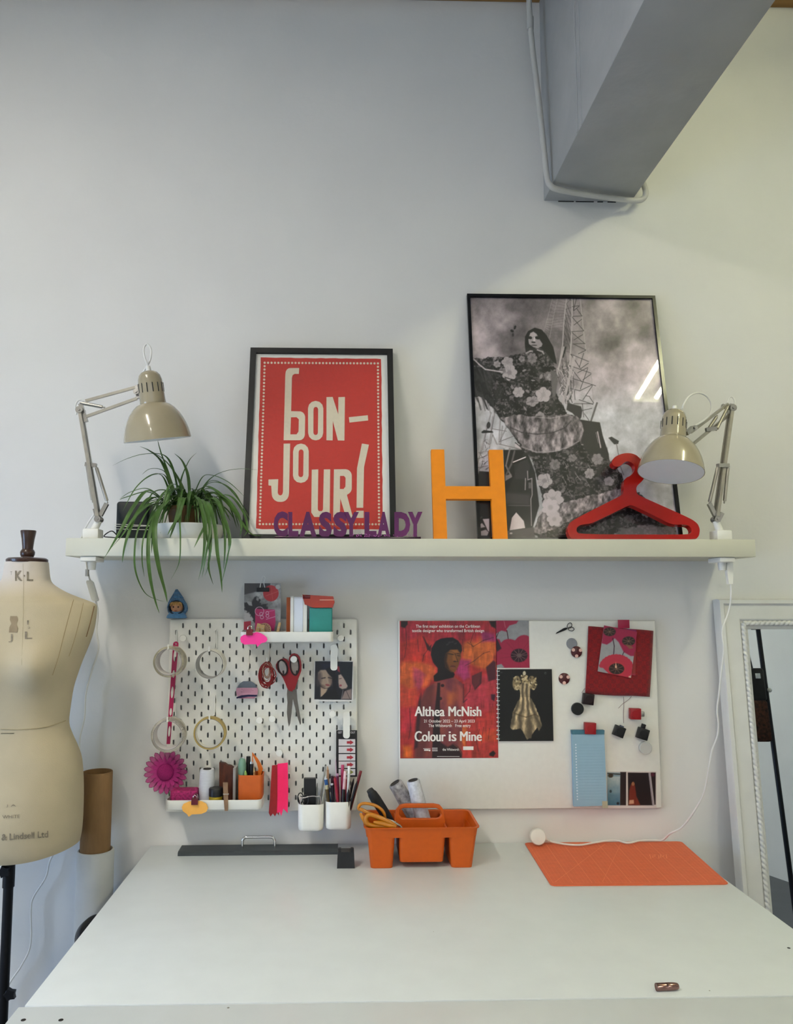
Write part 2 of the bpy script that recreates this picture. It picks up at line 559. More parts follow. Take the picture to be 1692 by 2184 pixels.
dots((850, 158), (857, 1142), 48)
dots((857, 1142), (127, 1141), 36)
dots((127, 1141), (157, 154), 48)
ell = lambda cx, cy, rx, ry, a0, a1, m=6: arc(cx, cy, rx, a0, a1, m, ry)
L = []
L.append(([(273, 628), (283, 235)] + ell(313, 222, 29, 36, 190, 262) + [(368, 186), (366, 222), (340, 222)] + [(328, 230), (324, 245), (319, 450)] + ell(370, 490, 35, 39, 270, 355) + ell(370, 590, 33, 38, 5, 85) + [(330, 628)],
          [[(318, 488), (352, 487), (366, 500), (364, 575), (352, 592), (314, 592)]]))
L.append((ell(469, 433, 47, 46, 180, 360) + ell(469, 584, 46, 45, 0, 180), [ell(470, 440, 14, 16, 180, 360) + ell(469, 580, 14, 16, 0, 180)]))
L.append(([(535, 364), (573, 363), (607, 470), (608, 364), (648, 363), (645, 630), (605, 629), (574, 510), (573, 629), (535, 628)], None))
L.append(([(672, 487), (788, 475), (790, 507), (676, 520)], None))
L.append(([(273, 649), (313, 648), (306, 950)] + ell(258, 955, 47, 50, 10, 90) + ell(247, 955, 47, 50, 90, 170) + [(197, 906), (180, 904), (180, 868), (240, 866), (237, 950), (243, 962), (254, 966), (264, 960), (269, 945)], None))
L.append((ell(379, 695, 48, 47, 180, 360) + ell(378, 845, 48, 44, 0, 180), [ell(380, 700, 15, 16, 180, 360) + ell(378, 838, 15, 16, 0, 180)]))
L.append(([(445, 808), (485, 806), (482, 1050), (488, 1061), (508, 1061), (514, 1050), (519, 806), (558, 806), (555, 1070), (540, 1097), (460, 1097), (442, 1070)], None))
L.append(([(581, 806)] + ell(650, 845, 40, 40, 270, 360) + ell(648, 920, 42, 42, 0, 60) + [(660, 962), (697, 1101), (655, 1101), (620, 985), (616, 1099), (576, 1099)], [[(618, 846), (642, 846), (652, 858), (651, 912), (640, 926), (617, 926)]]))
L.append(([(752, 648), (795, 655), (765, 792), (760, 1041), (719, 1041), (722, 800)], None))
L.append(([(718, 1059), (763, 1059), (763, 1103), (717, 1103)], None))
for pts, hl in L:
    plz(b, pts, hl, z4, on, 0.0008, 1)
b.build('print', [RED, CREAM], t, smooth=0)
MB().prism([(0.015, 0.015), (w - 0.015, 0.015), (w - 0.015, h - 0.015), (0.015, h - 0.015)], None, o - n * 0.005, UX, uv, -n * 0.0015).build('glazing', GLASS, t, smooth=0)

# purple acrylic lettering
def solid_text(mb, s, fn, x0, y0, x1, y1, depth, bold=0.0, mi=None):
    vs, fs = text_geo(s, bold)
    top = [Vector(fn(x0 + (x1 - x0) * u, y0 + (y1 - y0) * v)) for u, v in vs]
    m = len(top)
    d = Vector(depth)
    cnt = {}
    for f in fs:
        for i in range(len(f)):
            e = (f[i], f[(i + 1) % len(f)])
            cnt[tuple(sorted(e))] = cnt.get(tuple(sorted(e)), 0) + 1
    out = list(fs) + [tuple(i + m for i in f[::-1]) for f in fs]
    out += [(a, bb, bb + m, a + m) for (a, bb), c in cnt.items() if c == 1]
    mb.add(top + [p + d for p in top], out, mi)
z6 = Z(4.834, 570, 1070)
ys = -0.205
b = MB()
PURPLE = M('purple_mirror_acrylic', '571348', 0.14, metal=0.2, var=0.25, scale=9)
for ch, x0, x1, y0 in (('C', 66, 214, 100), ('L', 218, 322, 106), ('A', 330, 512, 104), ('S', 534, 668, 104), ('S', 682, 824, 104), ('Y', 788, 946, 106), ('L', 1004, 1128, 106), ('A', 1136, 1268, 104), ('D', 1312, 1476, 106), ('Y', 1452, 1602, 104)):
    solid_text(b, ch, lambda x, y: P(*z6(x, y), ys), x0, 366, x1, y0, (0, 0.004, 0), 0.055)
t = thing('lettering_sign', 'purple mirrored sign cut into the words CLASSY LADY, standing on the shelf', 'sign', P(740, 1146, ys))
b.build('letters', PURPLE, t, smooth=20)
b = MB()
q0, q1 = P(586, 1146, ys), P(898, 1146, ys)
b.box2((q0.x, ys - 0.001, ZS), (q1.x, ys + 0.006, ZS + 0.0075), 0.001)
b.build('base_strip', M('dark_purple_acrylic', '2a0a26', 0.15, var=0.2), t)
b = MB()
r2 = random.Random(8)
for i in range(34):
    x = 880 + r2.random() * 660
    y = 330 + r2.random() * 30
    c = P(*z6(x, y), ys - 0.0015)
    pts = [(math.cos(a) * (0.0022 if k % 2 else 0.0007), math.sin(a) * (0.0022 if k % 2 else 0.0007)) for k, a in enumerate([math.pi * j / 5 for j in range(10)])]
    b.prism(pts, None, c, UX, (0, 0, 1), (0, 0.0004, 0))
b.build('star_print', M('pink_glitter', 'd06ab4', 0.2, metal=0.6, var=0.2), t, smooth=0)

# orange letter H, leaning slightly
o, w, h, uv, n = plane_lean((920, 958.5), (1073, 958.5), -0.125, -0.172, ZS)
zc = lambda py: (PP(1000, py, o, n) - o).dot(uv)
a1, a2 = 0.0385, w - 0.041
y0, y1 = zc(1064), zc(1037)
H = [(0, 0), (a1, 0), (a1, y0), (a2, y0), (a2, 0), (w, 0), (w, h), (a2, h), (a2, y1), (a1, y1), (a1, h), (0, h)]
hm = MB().prism(H, None, o, UX, uv, -n * 0.018).build('letter_ornament', M('orange_painted_wood', 'ea8a02', 0.55, var=0.04, scale=50, bump=0.08), smooth=0)
tag(hm, 'big orange wooden letter H standing on the shelf between the two framed pictures', 'letter')

# red oversized coat hanger
z2, zh = Z(3.678, 1180, 820), Z(7.05, 1200, 880)
o, w, h, uv, n = plane_lean((1210, 963), (1493, 963), -0.150, -0.205, ZS)
def lz(zf, pts):
    return [((PP(*zf(*p), o, n) - o).dot(UX), (PP(*zf(*p), o, n) - o).dot(uv)) for p in pts]
outer = lz(z2, [(150, 1205), (124, 1172), (111, 1125), (122, 1080), (160, 1048), (380, 935), (545, 853), (553, 820), (553, 745)])
outer += lz(zh, [(958, 952), (1010, 932), (1052, 895), (1082, 845), (1088, 800), (1068, 752), (1022, 718), (975, 706), (935, 722), (890, 760), (850, 785), (805, 792), (765, 775), (742, 735), (745, 690), (790, 640), (860, 605), (950, 583), (1040, 588), (1110, 615), (1165, 665), (1230, 740), (1258, 840), (1240, 940), (1200, 1005), (1110, 1085), (1110, 1180), (1150, 1222)])
outer += lz(z2, [(870, 945), (1085, 1042), (1135, 1080), (1152, 1125), (1144, 1175), (1115, 1205)])
hole = lz(z2, [(208, 1162), (1060, 1165), (1082, 1150), (1086, 1125), (1070, 1098), (1040, 1086), (925, 1086), (780, 1010), (640, 942), (610, 934), (580, 942), (430, 1015), (300, 1078), (215, 1087), (186, 1108), (182, 1138)])
minv = min(p[1] for p in outer)
outer = [(x, y - minv) for x, y in outer]
hole = [(x, y - minv) for x, y in hole]
def chaikin(L, it=2):
    for _ in range(it):
        L = [q for i in range(len(L)) for q in ((L[i][0] * .8 + L[(i + 1) % len(L)][0] * .2, L[i][1] * .8 + L[(i + 1) % len(L)][1] * .2), (L[i][0] * .2 + L[(i + 1) % len(L)][0] * .8, L[i][1] * .2 + L[(i + 1) % len(L)][1] * .8))]
    return L
outer, hole = chaikin(outer), chaikin(hole)
b = MB().prism(outer, [hole], o, UX, uv, -n * 0.022)
hg = b.build('coat_hanger', M('red_gloss_plastic', 'a5100a', 0.16, var=0.06, scale=30, bump=0.02, coat=0.4), smooth=25)
md = hg.modifiers.new('bevel', 'BEVEL')
md.width = 0.003
md.segments = 3
md.limit_method = 'ANGLE'
md.angle_limit = math.radians(50)
tag(hg, 'large glossy red coat hanger propped upright against the black and white picture', 'hanger')

# small dark case tied with pale cord
t = thing('storage_case', 'small black case bound with pale cord, behind the left of the spider plant', 'case', (P(281, 1146, -0.10).x, -0.10, ZS))
q0, q1 = P(246, 1128, -0.12), P(318, 1069, -0.12)
MB().box2((q0.x, -0.12, ZS), (q1.x, -0.055, q1.z), 0.009, 3).build('body', M('dark_teal_leather', '10191c', 0.45, var=0.2, bump=0.1), t)
b = MB()
for py, dy in ((1118, 3), (1123, -1), (1128, 2)):
    p, q = P(244, py, -0.122), P(320, py + dy, -0.122)
    b.tube([p, (p + q) / 2 + Vector((0, -0.0005, 0)), q, q + Vector((0.001, 0.06, 0)), p + Vector((-0.001, 0.06, 0))], 0.0011, 6, loop=True)
b.build('cord', M('pale_elastic_cord', 'd8d8d2', 0.6), t)
b = MB()
b.tube(spline([P(250, 1142, -0.115), P(240, 1133, -0.14), P(230, 1136, -0.16), P(222, 1144, -0.17), P(238, 1146, -0.185), P(252, 1147.5, -0.2)]), 0.0016, 6)
b.build('strap', BLACK, t)

# ------------------------------------------------------------------ the two jointed desk lamps
GREIGE = M('greige_enamel', 'a2987f', 0.2, var=0.02, coat=0.6)
LINING = M('white_enamel', 'e9ecf0', 0.4, var=0.01)
ARM = M('satin_steel_arm', 'a9a59b', 0.3, metal=0.75, var=0.08, scale=50)
JOINT = M('bright_steel_joint', 'b0aeaa', 0.25, metal=0.9, var=0.05)
CORDW = M('white_cable', 'e3e3df', 0.5, var=0.02)
def bar(mb, a, b, w):
    a, b = Vector(a), Vector(b)
    x, y = frame_of(b - a)
    mb.ring([[p + x * (w * sx / 2) + y * (w * sy / 2) for sx, sy in ((-1, -1), (1, -1), (1, 1), (-1, 1))] for p in (a, b)])
def lamp(label, clamp, foot, elbow, head, mouth, axis, lower_spring, upper_pts, loops, cord, extra, bulb):
    t = thing('desk_lamp', label, 'lamp', (clamp.x, clamp.y, ZS))
    # clamp: block on the shelf, jaw and screw below it
    b = MB()
    b.box2((clamp.x - 0.022, -0.214, ZS), (clamp.x + 0.022, -0.165, ZS + 0.028), 0.004)
    b.cyl((clamp.x, -0.19, ZS + 0.02), foot + Vector((0, 0, -0.004)), 0.011, 0.009)
    b.build('clamp', PLASTIC_W, t)
    b = MB()
    b.box2((clamp.x - 0.022, -0.225, 1.600), (clamp.x + 0.022, -0.150, 1.6135), 0.003)
    b.cyl((clamp.x, -0.19, 1.602), (clamp.x, -0.19, 1.578), 0.012, 0.010)
    b.build('clamp_jaw', PLASTIC_W, t)
    b = MB().cyl((clamp.x + extra['sx'], -0.19, 1.579), (clamp.x + extra['sx'], -0.19, 1.560), 0.005)
    b.build('clamp_screw', STEEL, t)
    off = Vector((0, 0.009, 0))
    for s in (-1, 1):
        b = MB()
        bar(b, foot + off * s, elbow + off * s, 0.0085)
        b.build('lower_arm', ARM, t)
    for a, c in upper_pts:
        b = MB()
        bar(b, a, c, 0.0075)
        b.build('upper_arm', ARM, t)
    # brackets
    for c, r in ((foot, 0.009), (elbow, 0.010), (head, 0.008)):
        b = MB()
        for s in (-1, 1):
            b.cyl(c + Vector((0, 0.012 * s, 0)), c + Vector((0, 0.015 * s, 0)), r, seg=16)
        b.cyl(c - Vector((0, 0.018, 0)), c + Vector((0, 0.018, 0)), 0.0035, seg=10)
        b.build('joint', JOINT, t)
    for a, c in extra['plates']:
        b = MB()
        bar(b, a, c, 0.011)
        b.build('bracket', JOINT, t)
    for a, c in lower_spring:
        b = MB()
        d = (c - a)
        x, y = frame_of(d)
        N = 40
        b.cyl(a, c, 0.0048, seg=10)
        b.cyl(a - d.normalized() * 0.008, a, 0.0022, seg=8)
        b.cyl(c, c + d.normalized() * 0.008, 0.0022, seg=8)
        b.build('spring', ARM, t)
    # head
    ax = Vector(axis).normalized()
    x, y = frame_of(ax)
    yy = Vector((0, -1, 0))
    x = yy.cross(ax).normalized()
    y = ax.cross(x)
    T = Matrix(((x.x, y.x, ax.x, mouth.x), (x.y, y.y, ax.y, mouth.y), (x.z, y.z, ax.z, mouth.z), (0, 0, 0, 1)))
    R = extra.get('R', 0.0905)
    prof = [(R, 0), (R * 0.985, 0.010), (R * 0.955, 0.024), (R * 0.905, 0.040), (R * 0.83, 0.057), (R * 0.74, 0.072), (R * 0.62, 0.086), (R * 0.5, 0.096), (0.034, 0.1015)]
    inner = [(r - 0.0018, z - (0.001 if z > 0.05 else 0)) for r, z in prof]
    b = MB()
    b.lathe(prof + [(0.032, 0.1005)] + [(r + 0.0006, z) for r, z in inner[::-1]], T, 56, loop=True)
    sh = b.build('shade', GREIGE, t)
    MB().lathe(inner, T, 48).build('lining', LINING, sh)
    cap = [(0.034, 0.099), (0.0355, 0.102), (0.035, 0.106), (0.0338, 0.150), (0.0325, 0.166), (0.029, 0.178), (0.022, 0.186), (0.012, 0.1905), (0.0085, 0.191)]
    c = MB().lathe(cap, T, 48).build('cap', GREIGE, sh)
    b = MB()
    for k in range(14):
        a = 2 * math.pi * (k + 0.3) / 14
        r = 0.0342
        Rm = T @ Matrix.Rotation(a, 4, 'Z') @ Matrix.Translation((r, 0, 0.1435))
        m0 = len(b.v)
        b.box((0, 0, 0), (0.0016, 0.0028, 0.026), 0.0007, 1)
        b.xform(Rm, m0)
    b.build('vent_slot', BLACK, sh)
    b = MB().cyl(T @ Vector((0, 0, 0.189)), T @ Vector((0, 0, 0.204)), 0.0075, 0.006)
    b.build('cord_collar', PLASTIC_W, sh)
    if bulb:
        b = MB().sphere(T @ Vector((0, 0, 0.045)), 0.028).cyl(T @ Vector((0, 0, 0.06)), T @ Vector((0, 0, 0.098)), 0.017, 0.015)
        b.build('bulb', M('opal_bulb', 'f3ecdf', 0.25, var=0.01), t)
    for lp in loops:
        MB().tube(spline(lp, 8), 0.0027, 8).build('cord_loop', CORDW, t)
    b = MB()
    b.tube(spline(cord, 8), 0.0026, 8)
    cdp = b.build('power_cord', CORDW, t)
    return t, cdp, T
# left lamp
yl = -0.20
foot, elbow = P(211, 1108, -0.19), P(172, 876, -0.19)
head = P(293, 838, -0.2)
mouth = P(337, 938, -0.22)
axis = Vector((-0.115, 0.0, 1.0)) + Vector((0, -0.20, 0))
lo = [(P(186, 992, -0.19), P(197, 1066, -0.19)), (P(206, 998, -0.19), P(228, 1068, -0.19))]
up = [(P(183, 855, -0.19), P(290, 826, -0.2)), (P(180, 890, -0.19), P(292, 850, -0.2))]
pl_ = [(P(182, 990, -0.19), P(206, 993, -0.19)), (P(172, 862, -0.19), P(184, 900, -0.19)), (P(210, 1112, -0.19), P(203, 1085, -0.19)), (P(228, 1074, -0.19), P(214, 1100, -0.19)), (P(293, 822, -0.2), P(296, 850, -0.2)), (P(296, 838, -0.2), P(306, 838, -0.21))]
lo += [(P(176, 860, -0.198), P(218, 868, -0.198))]
c0 = P(190, 1150, -0.19)
topc = P(317, 784, -0.235)
loops = [[topc, P(308, 760, -0.235), P(307, 742, -0.235), P(314, 734, -0.235), P(322, 745, -0.235), P(321, 765, -0.235), P(313, 782, -0.22), P(302, 800, -0.2)],
         [P(163, 884, -0.19), P(161, 866, -0.19), P(166, 855, -0.19), P(176, 852, -0.19), P(184, 858, -0.19)],
         [P(201, 1096, -0.19), P(190, 1112, -0.185), P(180, 1130, -0.18), P(174, 1146, -0.17), P(172, 1149, -0.14)]]
cord = [P(184, 1195, -0.17), P(188, 1222, -0.13), P(193, 1240, -0.10), P(200, 1262, -0.09), P(205, 1283, -0.08), P(209, 1310, -0.06), P(206, 1345, -0.05), P(210, 1384, -0.05), P(196, 1430, -0.04), P(183, 1480, -0.03), P(180, 1530, -0.03), P(170, 1575, -0.03), P(169, 1620, -0.03), P(164, 1700, -0.03), P(140, 1780, -0.03), P(108, 1832, -0.03), P(98, 1870, -0.03), P(72, 1912, -0.03), P(66, 1940, -0.03), P(65, 2015, -0.03), P(45, 2060, -0.03), P(20, 2098, -0.03), P(8, 2140, -0.03)]
lt, lc, T = lamp('greige desk lamp with jointed steel arm clamped to the left end of the shelf', P(198, 1146, -0.19), foot, elbow, head, mouth, axis, lo, up, loops, cord, dict(sx=-0.012, plates=pl_, front=False, R=0.0925), False)
a, c = P(191, 1238, -0.105), P(204, 1282, -0.082)
b = MB()
x = Vector((1, 0, 0))
d = (c - a).normalized()
b.ring([[p + x * (s1 * wd) + Vector((0, s2 * 0.006, 0)) for s1, s2 in ((-1, -1), (1, -1), (1, 1), (-1, 1))] for p, wd in ((a, 0.006), (a + (c - a) * 0.08, 0.0095), (a + (c - a) * 0.92, 0.0095), (c, 0.006))])
b.build('inline_switch', PLASTIC_W, lc, smooth=20)
# right lamp
foot, elbow = P(1527, 1108, -0.19), P(1560, 872, -0.15)
head = P(1478, 915, -0.21)
mouth = P(1431, 1007, -0.26)
axis = Vector((0.185, 0.0, 1.0)) + Vector((0, 0.20, 0))
lo = [(P(1531, 998, -0.19), P(1514, 1070, -0.19)), (P(1553, 998, -0.18), P(1546, 1068, -0.18)), (P(1553, 868, -0.16), P(1530, 914, -0.19)), (P(1528, 890, -0.17), P(1511, 916, -0.19))]
up = [(P(1553, 862, -0.15), P(1474, 922, -0.21)), (P(1556, 884, -0.15), P(1480, 946, -0.21))]
pl_ = [(P(1531, 993, -0.19), P(1554, 993, -0.18)), (P(1540, 866, -0.15), P(1566, 872, -0.15)), (P(1560, 862, -0.15), P(1558, 892, -0.15)), (P(1513, 1074, -0.19), P(1526, 1100, -0.19)), (P(1528, 1118, -0.19), P(1540, 1094, -0.19)), (P(1478, 912, -0.22), P(1464, 925, -0.24)), (P(1506, 917, -0.19), P(1528, 914, -0.19))]
topc = P(1456, 872, -0.25)
loops = [[topc, P(1459, 862, -0.25), P(1470, 846, -0.24), P(1487, 838, -0.23), P(1505, 843, -0.22), P(1517, 860, -0.21), P(1515, 882, -0.21), P(1500, 898, -0.21), P(1479, 910, -0.21)],
         [P(1552, 860, -0.15), P(1556, 848, -0.15), P(1563, 847, -0.15), P(1568, 857, -0.15), P(1567, 874, -0.15)]]
cord = [P(1556, 1195, -0.19), P(1557, 1225, -0.20), P(1560, 1262, -0.205), P(1556, 1300, -0.2), P(1541, 1345, -0.21), P(1544, 1385, -0.215), P(1538, 1440, -0.215), P(1534, 1480, -0.21), P(1530, 1514, -0.20), P(1533, 1545, -0.19), P(1530, 1572, -0.18), P(1519, 1602, -0.17), P(1512, 1640, -0.16), P(1502, 1690, -0.14), P(1480, 1732, -0.12), P(1455, 1764, -0.09), P(1430, 1778, -0.068)]
for px, py in ((1405, 1785), (1385, 1787), (1365, 1793), (1340, 1798), (1318, 1793), (1296, 1790), (1270, 1797), (1240, 1802), (1210, 1801), (1180, 1796), (1172, 1793)):
    q = PZ(px, py, ZT + 0.0088)
    cord.append(Vector((q.x, min(q.y, -0.02), q.z)))
rt, rc, T = lamp('greige desk lamp showing its white inside, clamped to the right end of the shelf', P(1538, 1146, -0.19), foot, elbow, head, mouth, axis, lo, up, loops, cord, dict(sx=0.014, plates=pl_, front=False, R=0.088), True)
b = MB()
a, c = P(1555, 1200, -0.19), P(1557, 1246, -0.20)
b.ring([[p + Vector((s1 * wd, s2 * 0.007, 0)) for s1, s2 in ((-1, -1), (1, -1), (1, 1), (-1, 1))] for p, wd in ((a, 0.009), (a + (c - a) * 0.5, 0.0085), (c, 0.0055))])
b.build('inline_switch', PLASTIC_W, rc, smooth=20)
# three-pin plug lying on the mat at the end of this cord
b = MB()
pc = PZ(1142, 1795, ZT + 0.006)
pc = Vector((pc.x + 0.001, -0.045, ZT + 0.0285))
prof = [(0.0, -0.010), (0.020, -0.010), (0.0235, -0.006), (0.0235, 0.003), (0.021, 0.007), (0.0, 0.009)]
Tp = Matrix.Translation(pc) @ Matrix.Rotation(math.radians(78), 4, 'X') @ Matrix.Rotation(math.radians(-8), 4, 'Y')
b.lathe(prof, Tp, 32)
e = cord[-1]
for k in range(4):
    q0 = pc.lerp(e, 0.42 + 0.15 * k)
    b.cyl(q0, q0 + (e - pc) * 0.11, 0.0062 - 0.0008 * k, seg=12)
b.build('plug', PLASTIC_W, rc)

# ------------------------------------------------------------------ spider plant
py_ = -0.122
px0 = P(404, 1100, py_)
t = thing('potted_plant', 'spider plant in a white pot, its long leaves hanging over the shelf edge', 'plant', (px0.x, py_, ZS))
r0 = 0.104
MB().lathe([(r0 * 0.82, ZS), (r0 * 0.86, ZS + 0.004), (r0, ZS + 0.043), (r0 * 0.985, ZS + 0.0445), (r0 * 0.95, ZS + 0.043), (r0 * 0.8, ZS + 0.012), (0.001, ZS + 0.012)], Matrix.Translation((px0.x, py_, 0)), 56).build('pot', M('white_glazed_pot', 'dfe2df', 0.25, var=0.02), t)
MB().lathe([(0.034, ZS + 0.013), (0.047, ZS + 0.090), (0.049, ZS + 0.091), (0.049, ZS + 0.099), (0.046, ZS + 0.099), (0.045, ZS + 0.088), (0.001, ZS + 0.09)], Matrix.Translation((px0.x - 0.016, py_, 0)), 40).build('nursery_pot', M('brown_pot', '5a4018', 0.6, var=0.2, scale=20), t)
MB().lathe([(0.0445, ZS + 0.086), (0.03, ZS + 0.0905), (0.001, ZS + 0.092)], Matrix.Translation((px0.x - 0.016, py_, 0)), 24).build('soil', M('potting_soil', '2b2016', 0.95, var=0.5, bump=0.6), t)
b = MB()
def leaf(pts, w, fold=0.35):
    c = spline(pts, 7)
    m = len(c)
    rows = []
    for i, p in enumerate(c):
        d = (c[min(i + 1, m - 1)] - c[max(i - 1, 0)]).normalized()
        up = Vector((0, -0.45, 0.9))
        s = d.cross(up)
        if s.length < 0.15:
            s = d.cross(Vector((0, -1, 0.1)))
        s.normalize()
        nn = s.cross(d)
        k = i / (m - 1)
        ww = w * 0.5 * min(1, 0.45 + 2.2 * k) * (1 - k ** 3.2) + 0.0002
        rows.append([p - s * ww, p - nn * (ww * fold), p + s * ww])
    vs = [q for r in rows for q in r]
    fs = []
    for i in range(m - 1):
        for j in range(2):
            fs.append((i * 3 + j, i * 3 + j + 1, i * 3 + 4 + j, i * 3 + 3 + j))
    b.add(vs, fs)
C0 = (385, 1088)
def lf(w, *q):
    """leaf through (px, py, depth) points"""
    leaf([P(*x) for x in q], w)
Yc, Yf = -0.13, -0.27
lf(.012, (378, 1085, Yc), (368, 1040, -.14), (345, 985, -.15), (318, 961, -.16), (298, 952, -.17))
lf(.011, (400, 1080, Yc), (385, 1030, -.13), (355, 985, -.15), (312, 956, -.17))
lf(.007, (385, 1082, Yc), (372, 1010, -.10), (352, 972, -.09), (310, 968, -.10), (272, 978, -.12), (240, 993, -.13))
lf(.009, (405, 1080, Yc), (402, 1020, -.12), (390, 985, -.12), (372, 967, -.12))
lf(.006, (388, 1080, Yc), (385, 1030, -.10), (402, 985, -.10), (420, 965, -.10))
lf(.005, (380, 1080, Yc), (360, 1010, -.09), (345, 970, -.08), (336, 938, -.08))
lf(.006, (375, 1080, Yc), (360, 1020, -.10), (345, 1002, -.10), (320, 1000, -.11), (303, 1012, -.12))
lf(.005, (375, 1082, Yc), (355, 1018, -.12), (330, 1012, -.13), (305, 1025, -.14))
lf(.007, (372, 1085, Yc), (350, 1020, -.14), (325, 1012, -.16), (290, 1040, -.19), (262, 1090, -.22))
lf(.007, (410, 1080, Yc), (440, 1030, -.12), (470, 1008, -.12), (508, 1000, -.15), (550, 1002, -.17))
lf(.005, (405, 1080, Yc), (430, 1020, -.12), (455, 1014, -.12), (490, 1030, -.16), (522, 1060, -.18))
lf(.006, (410, 1085, Yc), (440, 1035, -.13), (470, 1030, -.14), (500, 1050, -.17), (524, 1092, -.19))
lf(.005, (410, 1085, Yc), (445, 1028, -.11), (480, 1035, -.12), (512, 1070, -.17), (534, 1110, -.19))
lf(.010, (405, 1085, Yc), (430, 1040, -.14), (460, 1045, -.17), (495, 1080, -.2), (520, 1125, -.22), (545, 1143, -.235))
lf(.010, (400, 1090, Yc), (445, 1050, -.16), (480, 1068, -.19), (510, 1105, -.22), (535, 1138, -.232), (562, 1142, -.24))
lf(.013, (372, 1090, Yc), (320, 1046, -.17), (285, 1080, -.22), (258, 1130, -.26), (238, 1165, Yf), (222, 1191, Yf))
lf(.011, (370, 1090, Yc), (325, 1060, -.18), (295, 1090, -.22), (275, 1135, -.27), (265, 1170, -.28), (261, 1200, -.28))
lf(.011, (372, 1090, Yc), (335, 1060, -.17), (300, 1085, -.2), (281, 1120, -.22), (277, 1143, -.23))
lf(.010, (375, 1092, Yc), (340, 1070, -.18), (310, 1080, -.22), (285, 1105, -.25), (262, 1140, Yf), (236, 1170, Yf))
lf(.009, (370, 1088, Yc), (320, 1050, -.15), (270, 1060, -.18), (255, 1066, -.19))
lf(.007, (368, 1086, Yc), (320, 1044, -.12), (282, 1048, -.13), (255, 1064, -.14))
lf(.014, (380, 1090, Yc), (350, 1075, -.2), (332, 1110, -.26), (331, 1160, -.29), (340, 1215, -.29), (352, 1260, -.28), (357, 1285, -.28))
lf(.011, (378, 1090, Yc), (345, 1080, -.2), (322, 1125, -.26), (316, 1180, -.29), (321, 1235, -.29), (331, 1280, -.28), (340, 1308, -.28))
lf(.005, (375, 1090, Yc), (330, 1075, -.19), (296, 1125, -.26), (287, 1180, -.28), (291, 1225, -.28), (310, 1265, -.27), (338, 1280, -.26), (352, 1282, -.26))
lf(.005, (375, 1090, Yc), (335, 1090, -.2), (308, 1140, -.27), (303, 1190, -.28), (308, 1230, -.27))
lf(.012, (395, 1085, Yc), (386, 1060, -.19), (380, 1090, -.22), (370, 1125, -.24), (362, 1148, -.25))
lf(.011, (398, 1085, Yc), (394, 1060, -.19), (381, 1100, -.23), (366, 1125, -.25), (357, 1142, -.255))
lf(.009, (390, 1085, Yc), (366, 1065, -.18), (345, 1085, -.22), (332, 1115, -.25), (325, 1150, -.27), (323, 1180, -.27))
lf(.004, (390, 1090, Yc), (383, 1090, -.2), (385, 1150, -.28), (382, 1200, -.29), (364, 1237, -.29))
lf(.010, (400, 1088, Yc), (420, 1060, -.2), (434, 1100, -.25), (437, 1150, -.28), (432, 1200, -.28), (423, 1237, -.27))
lf(.010, (402, 1088, Yc), (430, 1065, -.2), (446, 1110, -.26), (449, 1165, -.29), (445, 1210, -.28), (455, 1247, -.27))
lf(.011, (404, 1088, Yc), (440, 1070, -.21), (458, 1120, -.27), (464, 1180, -.29), (471, 1225, -.28), (474, 1264, -.27))
lf(.011, (404, 1088, Yc), (455, 1062, -.2), (478, 1105, -.26), (490, 1150, -.29), (485, 1190, -.28), (474, 1240, -.27))
lf(.009, (402, 1088, Yc), (438, 1080, -.22), (448, 1130, -.28), (440, 1180, -.29), (431, 1232, -.28))
lf(.008, (400, 1088, Yc), (432, 1080, -.22), (441, 1140, -.28), (448, 1185, -.28), (438, 1228, -.27))
lf(.008, (404, 1088, Yc), (462, 1072, -.22), (478, 1125, -.27), (480, 1170, -.28), (477, 1215, -.27))
lf(.010, (402, 1090, Yc), (425, 1080, -.2), (440, 1110, -.24), (425, 1145, -.27), (414, 1168, -.28))
lf(.008, (404, 1086, Yc), (470, 1058, -.18), (505, 1090, -.22), (515, 1125, -.23), (510, 1145, -.23))
lf(.008, (404, 1086, Yc), (480, 1055, -.18), (518, 1090, -.2), (528, 1128, -.22), (520, 1144, -.23))
rl = random.Random(11)
for i in range(70):
    a = rl.uniform(0, 2 * math.pi)
    R = rl.uniform(0.06, 0.135)
    hh = rl.uniform(0.015, 0.06)
    s = Vector((px0.x + rl.uniform(-.02, .02), py_ + rl.uniform(-.02, .02), ZS + 0.09))
    dx, dy = math.cos(a), math.sin(a) * 0.6
    dz = -rl.uniform(0.0, 0.08)
    e = s + Vector((dx * R, dy * R, dz))
    if dx < -0.25:
        dy = -abs(dy) - 0.25
    e = s + Vector((dx * R, dy * R, dz))
    e.y = min(e.y, -0.03)
    if e.z < ZS + 0.01 and e.y > -0.235:
        e.z = ZS + 0.012
    m1 = s + Vector((dx * R * 0.35, dy * R * 0.35, hh))
    m2 = s + Vector((dx * R * 0.75, dy * R * 0.75, hh + dz * 0.35))
    leaf([s, m1, m2, e], rl.uniform(0.006, 0.0115))
PLANT = M('spider_plant_leaf', '41602a', 0.42, var=0.30, scale=28, spec=0.4)
b.build('foliage', PLANT, t, smooth=60, fixn=False)
